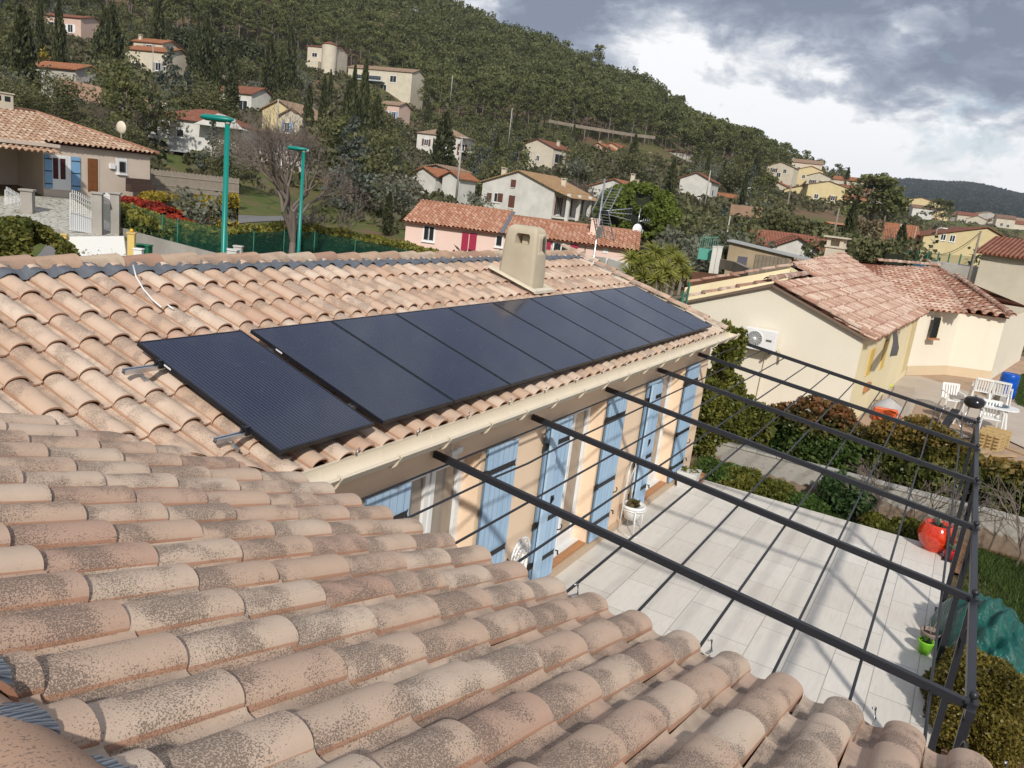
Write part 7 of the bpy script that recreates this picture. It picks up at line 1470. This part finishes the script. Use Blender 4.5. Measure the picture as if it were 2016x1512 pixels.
x,y=Yp(1868,812); mono(x,y,2.0+math.pi,'white plastic chair at the left end of the garden table'); x,y=Yp(1943,850); mono(x,y,-1.4,'white plastic chair nearest the camera, its back toward us'); x,y=Yp(1925,792); mono(x,y,1.7+math.pi*.0+.0,'white plastic chair behind the middle of the garden table'); x,y=Yp(1965,800); mono(x,y,1.4,'white plastic chair behind the right end of the garden table')
def table():
    a=GZ(1878,782,.50); c=GZ(1998,806,.50); o=(a+c)/2; rz_=math.atan2(c[1]-a[1],c[0]-a[0]); L_=np.linalg.norm(c-a)+.25; b=empty('garden_table',(o[0],o[1],zY),rz_,'long white plastic garden table with things left on it','table'); m=MB(); n=28; V=[]
    for z in (.69,.73):
        for k_ in range(n): t=2*math.pi*k_/n; cx=math.copysign(abs(math.cos(t))**.5,math.cos(t)); sy=math.copysign(abs(math.sin(t))**.7,math.sin(t)); V.append((cx*L_/2,sy*.46,z))
    m.add(V,[tuple(range(n))[::-1],tuple(range(n,2*n))]+[(i,(i+1)%n,n+(i+1)%n,n+i) for i in range(n)]); m.build('tabletop',M_pl,b)
    for sx in (-1,1):
        for sy in (-1,1): m=MB(); m.bar((sx*(L_/2-.25),sy*.36,0),(sx*(L_/2-.35),sy*.30,.69),.09,.06); m.build('leg',M_pl,b)
    t=empty('board',(o[0]-math.cos(rz_)*L_*.25,o[1]-math.sin(rz_)*L_*.25,zY+.735),rz_+.1,'grey board lying on the left part of the garden table','board'); m=MB(); m.box((-.45,-.25,0),(.45,.25,.02)); m.build('sheet',plain('grey_brown_board',(.28,.24,.20),.8),t)
    t=empty('table_cloth',(o[0]+.1,o[1]+.05,zY+.735),rz_,'crumpled pale cloth in the middle of the garden table','cloth'); m=MB(); m.ball((0,0,.04),.22,10,sc=(1.3,.7,.25)); m.build('cloth',plain('pale_cloth',(.5,.5,.48),.9,var=.3,scale=9),t)
    t=empty('tray',(o[0]+math.cos(rz_)*L_*.22,o[1]+math.sin(rz_)*L_*.22,zY+.735),rz_,'dark blue grey tray on the right part of the garden table','tray'); m=MB(); m.lathe([(.001,0),(.2,0),(.25,.03),(.24,.03),(.19,.01),(.001,.01)],(0,0,0),20); m.build('tray',plain('slate_tray',(.10,.13,.18),.5),t)
table()
p=GZ(1978,783,-.27); b=empty('barrel',(p[0],p[1],-.26),0,'bright blue plastic barrel at the corner of the cream house','barrel'); m=MB(); m.lathe([(.001,0),(.28,0),(.30,.05),(.31,.3),(.30,.33),(.31,.36),(.31,.62),(.30,.65),(.31,.68),(.30,.86),(.27,.90),(.27,.88),(.001,.88)],(0,0,0),28); m.build('drum',plain('blue_plastic',(.0,.075,.42),.3,var=.05),b)
for i,(dx,dy,dz) in enumerate(((-.62,.32,0),(-.60,.30,.26),(-.9,.2,0))):
    t=empty('concrete_block',(p[0]+dx,p[1]+dy,-.26+dz),.2*i,('grey block at the bottom of the stack left of the blue barrel','grey block on top of the stack left of the blue barrel','loose grey block behind the stack by the barrel')[i],'block'); m=MB(); m.box((-.25,-.1,0),(.25,.1,.25)); m.build('block',plain('grey_block',(.33,.32,.30),.95,var=.2,bump=.4),t)
# barbecue
x,y=Yp(1905,842); b=empty('barbecue',(x,y,zY),.4,'black round barbecue with closed lid on thin legs in front of the table','barbecue'); m=MB(); m.lathe([(.001,.62),(.18,.63),(.26,.70),(.28,.78)],(0,0,0),24); m.build('bowl',M_iron,b); m=MB(); m.lathe([(.285,.785),(.27,.86),(.2,.92),(.001,.95)],(0,0,0),24); m.tube([(-.06,0,.94),(-.05,0,.99),(.05,0,.99),(.06,0,.94)],.01,6); m.build('lid',plain('black_enamel',(.012,.012,.014),.18),b)
for k_ in range(3): a=k_*2.09; m=MB(); m.tube([(.18*math.cos(a),.18*math.sin(a),.64),(.34*math.cos(a),.34*math.sin(a),0)],.012,6); m.build('leg',M_alu,b)
# exercise bench, fire wood, boards, bags
def plank(px,py,l,a,w,mat,label,z=-.26,h=.03,tilt=0,cat='plank'):
    p=GZ(px,py,z); b=empty('plank',(p[0],p[1],z),a,label,cat,'loose timber in the yard'); m=MB(); m.bar((-l/2,0,h/2),(l/2,0,h/2+tilt),w,h); m.build('board',mat,b)
M_wd=plain('raw_timber',(.42,.29,.16),.85,var=.3,scale=5); M_wd2=plain('old_timber',(.22,.155,.10),.9,var=.3,scale=5)
for i,(px,py,l,a,w,lb) in enumerate(((1762,792,2.2,.5,.15,'long board lying beside the patio slab, farthest'),(1775,805,1.8,.1,.12,'board across the slab edge'),(1750,802,1.2,1.2,.1,'short board near the mixer'),(1850,858,1.4,.4,.1,'pale batten on the bare earth'),(1895,895,1.6,-.7,.14,'leftmost plank of the pile behind the pergola corner'),(1915,900,1.5,-.5,.12,'second plank of the pile behind the pergola corner'),(1955,905,1.2,-1.0,.15,'thick timber offcut right of the pergola corner'),(1965,900,1.0,-.8,.15,'thick offcut farther right'),(1945,912,1.1,-1.2,.12,'offcut nearest the photinia on the right'),(1985,885,1.5,.9,.1,'long batten at the right edge of the yard'),(1990,935,.8,.4,.06,'thin batten on the bare earth at the right edge'),(1740,820,1.5,.25,.25,'flat board leaning at the wall'))): plank(px,py,l,a,w,M_wd if i%2 else M_wd2,lb,tilt=.05*(i%3))
p=GZ(1948,878,-.26); b=empty('pallet_stack',(p[0],p[1],-.26),-.3,'small stack of yellowish timber slats behind the pergola corner','pallet'); m=MB()
for k_ in range(5):
    for j in range(4): m.box((-.5,-.32+.17*j,.09*k_),(.5,-.20+.17*j,.09*k_+.02)); 
    for x in (-.45,0,.4): m.box((x,-.32,.09*k_+.021),(x+.08,.3,.09*k_+.088))
m.build('slats',plain('yellow_timber',(.50,.36,.17),.85,var=.25),b)
x,y=Yp(1872,850); b=empty('exercise_bench',(x,y,-.26),.5,'folded exercise bench with chrome frame and black pads lying in the yard','exercise bench'); m=MB(); m.tube([(-.6,-.2,.05),(.6,-.2,.05),(.6,.2,.05),(-.6,.2,.05),(-.6,-.2,.05)],.025,6); m.tube([(-.3,-.2,.05),(-.1,0,.5),(.3,.0,.1)],.02,6); m.tube([(.4,.2,.05),(.5,.1,.6),(.55,-.1,.6)],.02,6); m.build('frame',M_alu,b)
m=MB(); m.bar((-.1,.3,.1),(.65,-.35,.55),.22,.07); m.build('pad',M_iron,b,bevel=.02); m=MB(); m.ball((.75,.1,.12),.16,10,sc=(1.4,.8,.6)); m.build('pad',M_iron,b)
x,y=Yp(1915,858); b=empty('folding_chair',(x,y,-.26),.3,'blue canvas folding chair collapsed beside the barbecue','chair'); m=MB(); m.add([(-.3,-.2,.25),(.3,-.2,.2),(.32,.25,.35),(-.28,.25,.4)],[(0,1,2,3)]); m.build('canvas',plain('blue_canvas',(.10,.22,.42),.8),b); m=MB(); m.tube([(-.3,-.2,.0),(.3,.25,.45)],.012,6); m.tube([(.3,-.2,.0),(-.3,.25,.45)],.012,6); m.build('frame',M_alu,b)
# concrete mixer
p=GZ(1722,888,-.26); b=empty('concrete_mixer',(p[0],p[1],-.26),.3,'orange concrete mixer with round hand wheel by the cream wall corner','concrete mixer'); Mo=plain('orange_machine_paint',(.58,.10,.02),.5,var=.15); m=MB(); m.lathe([(.001,-.30),(.20,-.28),(.34,-.05),(.34,.12),(.20,.42),(.17,.44)],(0,0,0),22)
m.v=[(x*.9,y*.86-z*.5,.95+z*.80+y*.5) for x,y,z in m.v]; m.build('drum',plain('pale_grey_drum',(.42,.40,.38),.7,var=.25),b); m=MB(); m.box((-.46,-.12,.75),(-.34,.15,1.15)); m.box((-.46,-.2,.9),(-.36,.35,1.2)); m.build('motor_cover',Mo,b,bevel=.03)
m=MB(); m.tube([(-.4,-.3+.0,.0),(-.4,0,.9),(-.4,.35,.0)],.03,6); m.tube([(.4,-.3,0),(.4,0,.9),(.4,.35,0)],.03,6); m.tube([(-.4,-.3,.05),(.4,-.3,.05)],.03,6); m.tube([(-.4,0,.9),(.4,0,.9)],.03,6); m.build('frame',Mo,b); m=MB(); m.tube([(-.50,.34*math.cos(k_/16*6.2832),.85+.34*math.sin(k_/16*6.2832)) for k_ in range(17)],.016,6)
for k_ in range(4): m.tube([(-.5,0,.85),(-.5,.34*math.cos(k_*1.571+.5),.85+.34*math.sin(k_*1.571+.5))],.012,5)
m.build('hand_wheel',Mo,b)
for i,(px,py,r_,lb,mt) in enumerate(((1742,885,.33,'white rubble bag slumped at the foot of the mixer',M_pl),(1752,872,.28,'second white bag behind the mixer',M_pl),(1735,905,.30,'grey white sack nearest the photinia gap',plain('grey_sack',(.42,.42,.41),.8)),(1758,885,.22,'light blue bucket beside the bags',plain('light_blue_plastic',(.22,.42,.52),.5)),(1772,862,.36,'flat pale plastic sheet in the yard',M_pl),(1780,845,.30,'low pile of pale slabs in the yard',plain('pale_slab',(.5,.46,.4),.9)),(1750,762,.10,'yellow ball on the patio step',plain('yellow_green_plastic',(.50,.60,.02),.4)),(1745,760,.14,'small white bowl on the patio step',M_pl),(1772,782,.15,'pink cloth lying on the patio boards',plain('pink_cloth',(.55,.12,.16),.8)))):
    p=GZ(px,py,-.22); nm=('rubble_bag','rubble_bag','sack','bucket','plastic_sheet','slab_pile','ball','bowl','cloth')[i]; b=empty(nm,(p[0],p[1],-.24),.3*i,lb,nm.replace('_',' ')); rg_=np.random.default_rng(i); m=MB(); m.ball((0,0,0),1,16)
    V=[]; 
    for x,y,z in m.v: k_=1+.16*math.sin(x*5+i)+.12*math.sin(y*7+z*4); fl={4:.12,5:.35,8:.15}.get(i,.85 if i!=6 else 1.); V.append((x*r_*k_,y*r_*.8*k_,(z+.9)*r_*fl*k_*.8))
    m.v=V; m.build('body',mt,b)
m=MB(); pts=[(20.3+ i*.25,1.0+.5*math.sin(i*.7)-i*.10,-.24) for i in range(16)]; pp_=[GZ(px,py,-.24) for px,py in ((1800,862),(1818,865),(1836,862),(1846,845),(1850,825),(1846,812))]; m.tube(pp_,.018,6); tag(m.build('hose',plain('brown_hose',(.25,.14,.08),.6)),'brown hose curling over the bare earth toward the table','hose')
# black awning hanging from a window of the cream house
b=empty('hanging_blanket',tuple(GY(1762,690,1.6)),0,'dark patterned blanket drooping from the cream house window','blanket'); m=MB(); V=[]; P_=[GY(px,py,y_) for px,py,y_ in ((1757,655,1.75),(1766,650,1.72),(1758,672,1.66),(1768,668,1.6),(1755,690,1.5),(1770,685,1.45),(1752,702,1.5),(1766,700,1.4))]
m.add(P_,[(0,1,3,2),(2,3,5,4),(4,5,7,6)],0,True); par(m.build('fold',plain('dark_patterned_cloth',(.09,.08,.075),.9,var=.6,scale=8)),b)
# ------------------------------------------------------------------ yucca clump, net and white wall behind our gable
L_yuc=leaf_mat('yucca_leaves',(.13,.15,.03),(.34,.35,.08),(.60,.57,.20),rough=.4)
yc=empty('yucca_clump',tuple(GD(1290,560,25)),0,'big clump of spiky yellow green yuccas behind our gable','yucca'); yc.location.z=tz(yc.location.x,yc.location.y)
def rosette(px,py,dist,r,seed,n=70):
    c=GD(px,py,dist)-np.array(yc.location); rg=np.random.default_rng(seed); V=[];Fq=[];lc=[];k=0
    for i in range(n):
        d=rg.normal(size=3); d/=np.linalg.norm(d); d[2]=d[2]*.75+.28; d/=np.linalg.norm(d); s=np.cross(d,rg.normal(size=3)); s/=np.linalg.norm(s); L_=r*(.75+.35*rg.random()); w=.020
        for f in range(4):
            t=f/3; q=c+d*L_*t-np.array((0,0,.22*L_*t*t)); ww=w*(1.2-1.15*t**1.5); V+= [q-s*ww,q+s*ww]; lc+=[.25+.6*rg.random()*t]*2
        for f in range(3): Fq.append((k+2*f,k+2*f+1,k+2*f+3,k+2*f+2))
        k+=8
    return V,Fq,lc,c
for i,(px,py,d_,r_) in enumerate(((1243,508,24.5,.55),(1262,522,24.2,.52),(1290,495,24.8,.58),(1302,508,25.4,.55),(1335,515,24.6,.52),(1268,545,24.0,.50),(1295,550,23.8,.48),(1318,540,24.2,.46),(1322,498,25.2,.5),(1238,540,24.4,.45),(1345,535,24.6,.45),(1278,512,24.4,.45),(1308,528,24.0,.48))):
    V,Fq,lc,c=rosette(px,py,d_,r_,i,95); np_mesh('rosette',np.array(V),np.array(Fq),L_yuc,yc,{'lc':('FLOAT',np.array(lc)),'hv':('FLOAT',np.zeros(len(V)))}); m=MB(); m.tube([(c[0]*.6,c[1]*.6,-.3),(c[0]*.9,c[1]*.9,c[2]*.6),tuple(c)],[.07,.06,.05],7); m.build('trunk',BARK,yc)
netfence([(1225,556,23.2),(1262,572,22.0),(1300,583,21.3),(1345,580,20.8),(1357,562,22.8)],'dark green net fence below the yuccas',M_net)
P_=[GD(px,py,d_) for px,py,d_ in ((1166,504,30),(1200,508,29),(1236,520,28),(1242,560,27))]; m=MB()
for a_,c_ in zip(P_[:-1],P_[1:]): m.bar(a_-[0,0,1.2],c_-[0,0,1.2],.2,2.4)
tag(m.build('garden_wall',W_wh),'smooth white curved garden wall behind the roof end, left of the yuccas','wall')
# green gate by the yuccas and terraces behind
g=GD(1390,512,44); b=empty('garden_gate',tuple(g),YAW-math.pi/2-.3,'turquoise metal gate with open grille top between white pillars','gate'); Mq=plain('turquoise_gate_paint',(.10,.34,.27),.5); m=MB(); m.box((-.75,-.03,0),(.75,.03,.9)); m.build('panel',Mq,b); m=MB()
for i in range(9): m.box((-.74+.18*i,-.02,.9),(-.71+.18*i,.01,1.75+.15*math.sin(i*.4)))
m.bar((-.75,0,1.7),(.75,0,1.95),.04); m.build('grille',Mq,b); b.scale=(.62,.7,.66)
for px,lb in ((1402,'white gate pillar nearest the turquoise gate'),(1412,'second white gate pillar right of the turquoise gate')):
    q=GD(px,522,43.5); b=empty('gate_pillar',tuple(q),.3,lb,'gate pillar','gate pillars'); m=MB(); m.box((-.12,-.12,-.5),(.12,.12,.95)); m.build('shaft',W_wh,b); m=MB(); m.box((-.14,-.14,.953),(.14,.14,1.0)); m.build('cap',W_wh,b)
wallrun([(1412,508),(1450,516),(1480,530)],[44,42,39],.5,W_st,'low stone kerb in front of the shed',.25); wallrun([(1368,535),(1420,540),(1472,545)],[38,37,36],.8,stucco('red_earth_bank',(.20,.10,.065),.3,.3,3),'red earth bank held by a rough wall',.3)
for i,(px,py,d_,s_,lb) in enumerate(((1360,470,56,1.15,'silvery olive tree left of the small sign pole'),(1440,455,58,1.2,'silvery olive tree right of the small sign pole'),(1475,460,62,1.1,'silvery olive at the left of the brick red roof'),(1395,455,60,1.05,'silvery olive behind the turquoise gate'),(1330,480,54,.9,'olive bush beside the umbrella pine'))):
    q=GD(px,py,d_); put(OLIV[i%2],q[0],q[1],s_,None,lb,'tree','olive trees by the shed')
leafbox('hedge',[hpt(1535,418,88),hpt(1600,440,86),hpt(1680,455,84),hpt(1700,462,84)],2.2,None,9000,.30,L_oak,'tall dark hedge running behind the little red roofed house',seed=31)
leafbox('hedge',[hpt(1690,470,62),hpt(1740,480,62),hpt(1765,492,60)],1.3,None,5000,.2,L_oak,'dark hedge right of the cream house chimney',seed=32)
leafbox('hedge',[hpt(1425,492,47),hpt(1448,497,47)],.6,None,1600,.12,L_oak,'dark clipped bush beside the shed',seed=33)
leafbox('hedge',[hpt(340,52,205),hpt(420,66,205),hpt(520,92,203)],1.6,None,5000,.35,leaf_mat('hill_hedge_leaves',(.05,.07,.03),(.10,.125,.055),(.16,.18,.09)),'long pale green hedge high on the hill at the left',seed=34)
b=leafbox('reeds',[hpt(1685,432,100),hpt(1740,440,100)],1.6,None,3500,.35,leaf_mat('dry_reeds',(.16,.12,.07),(.28,.22,.13),(.40,.33,.21)),'straw coloured reed bed right of the playground',cat='reeds',seed=35)
leafbox('shrub',[hpt(-20,440,24),hpt(60,437,24),hpt(92,458,24.5)],.9,None,17000,.09,leaf_mat('bamboo_like_leaves',(.04,.06,.012),(.12,.13,.025),(.26,.24,.06)),'yellow green leafy shrub left of the white gate',cat='shrub',seed=36,core=False)
sb=proto_round('shrub',81,1.3,.75,leaf_mat('grey_twig_leaves',(.14,.14,.09),(.25,.24,.17),(.36,.34,.25)),.05,14,70,low=.1)
for px,d_,pt,lb in ((170,24,470,'small dark leafed shrub in front of the white gate'),(210,24,478,'smaller leafy shrub right in front of the white gate')): 
    t_=GD(px,pt,d_); put(sb,t_[0],t_[1],.9,None,lb,'shrub','shrubs before the white gate',z=t_[2]-1.2)
ob=OLIV[0]; q=GD(395,410,45.5); put(ob,q[0],q[1],.75,None,'grey green olive bush between the golden hedges','tree','trees around the houses')
leafbox('shrub',[hpt(1345,474,62),hpt(1372,480,62)],1.0,None,1500,.2,L_brn,'brown winter thicket behind the turquoise gate',cat='shrub',seed=37)
m=MB(); # playground frame
q=GD(1640,445,90); b=empty('play_frame',tuple(q),.4,'blue and red playground climbing frame above the dark hedge','climbing frame'); m.box((-1.6,-.8,-2),(1.6,.8,-.2)); m.build('body',plain('blue_play_panel',(.07,.22,.34),.6,var=.5,scale=3),b); m=MB(); m.box((1.0,-.9,-.8),(1.7,-.81,.0)); m.build('panel',plain('red_play_panel',(.5,.05,.04),.6),b); m=MB(); m.prism([(-2.4,-.9,.2),(0,-.9,-.1),(2,-.9,-.4),(0,-.9,.4)],(0,1.8,0)); m.build('roof',plain('orange_play_roof',(.45,.20,.07),.6,var=.4,scale=3),b)
fn=empty('court_fence',tuple(GD(1740,530,70)),0,'tall green and blue wire fence of the school courtyard','fence'); A_=GD(1770,492,72); B_=GD(1915,505,66); m=MB(); m.add([tuple(A_-[0,0,3.4]),tuple(B_-[0,0,3.4]),tuple(B_),tuple(A_)],[(0,1,2,3)]); par(m.build('netting',M_net2),fn)
for i in range(8): q=A_+(B_-A_)*i/7; m=MB(); m.tube([q-[0,0,3.5],q+[0,0,.1]],.05,6); par(m.build('fence_post',M_gpost),fn)
A_=GD(1762,512,71); B_=GD(1822,518,69); m=MB(); m.bar(A_-[0,0,.5],B_-[0,0,.5],.08,1.1); par(m.build('banner',plain('blue_banner',(.10,.24,.34),.6,var=.25,scale=2)),fn)
for i,(px,py,d_) in enumerate(((1848,520,78),(1868,528,76),(1890,530,74))):
    q=GD(px,py,d_); b=empty('parked_car',(q[0],q[1],tz(q[0],q[1])),YAW-math.pi/2+.9,('white car parked behind the court fence, left','silver car parked behind the court fence, middle','pale car parked behind the court fence, right')[i],'car','cars behind the court fence'); b.location.z=q[2]-1.2; m=MB(); m.prism([(-2.1,-.85,.3),(2.1,-.85,.3),(2.1,-.85,.75),(1.2,-.85,.9),(.7,-.85,1.4),(-1.0,-.85,1.45),(-1.9,-.85,.95),(-2.1,-.85,.85)],(0,1.7,0)); m.build('body',plain('car_paint_%d'%i,((.7,.7,.7),(.45,.46,.48),(.6,.6,.62))[i],.25),b,bevel=.08); m=MB(); m.prism([(-.95,-.86,.95),(.95,-.86,.95),(.6,-.86,1.33),(-.85,-.86,1.36)],(0,1.72,0)); m.build('windows',G_dk,b)
    for x_ in (-1.3,1.3): m=MB(); m.lathe([(.001,-.9),(.32,-.9),(.32,.9),(.001,.9)],(x_,0,.32),16,axis='y'); m.build('wheel',M_iron,b)
def _tree(o): return [o]+[x for c in o.children for x in _tree(c)]
for o in [o for o in bpy.data.objects if o.parent is None and o.type=='EMPTY' and 'category' not in o.keys()]:   # prototypes that were never placed
    for x in _tree(o)[::-1]: bpy.data.objects.remove(x)

# ------------------------------------------------------------------ air between here and the far hills
hz=MB(); hz.box((-60,-420,-4),(3450,3100,260)); hm=bpy.data.materials.new('air'); hm.use_nodes=True; n_=hm.node_tree; n_.nodes.remove(n_.nodes['Principled BSDF']); v_=n_.nodes.new('ShaderNodeVolumePrincipled'); v_.inputs['Color'].default_value=(.80,.88,1,1); v_.inputs['Density'].default_value=.00010; n_.links.new(v_.outputs[0],n_.nodes['Material Output'].inputs['Volume']); hm.cycles.homogeneous_volume=True
tag(hz.build('haze',hm),kind='stuff')
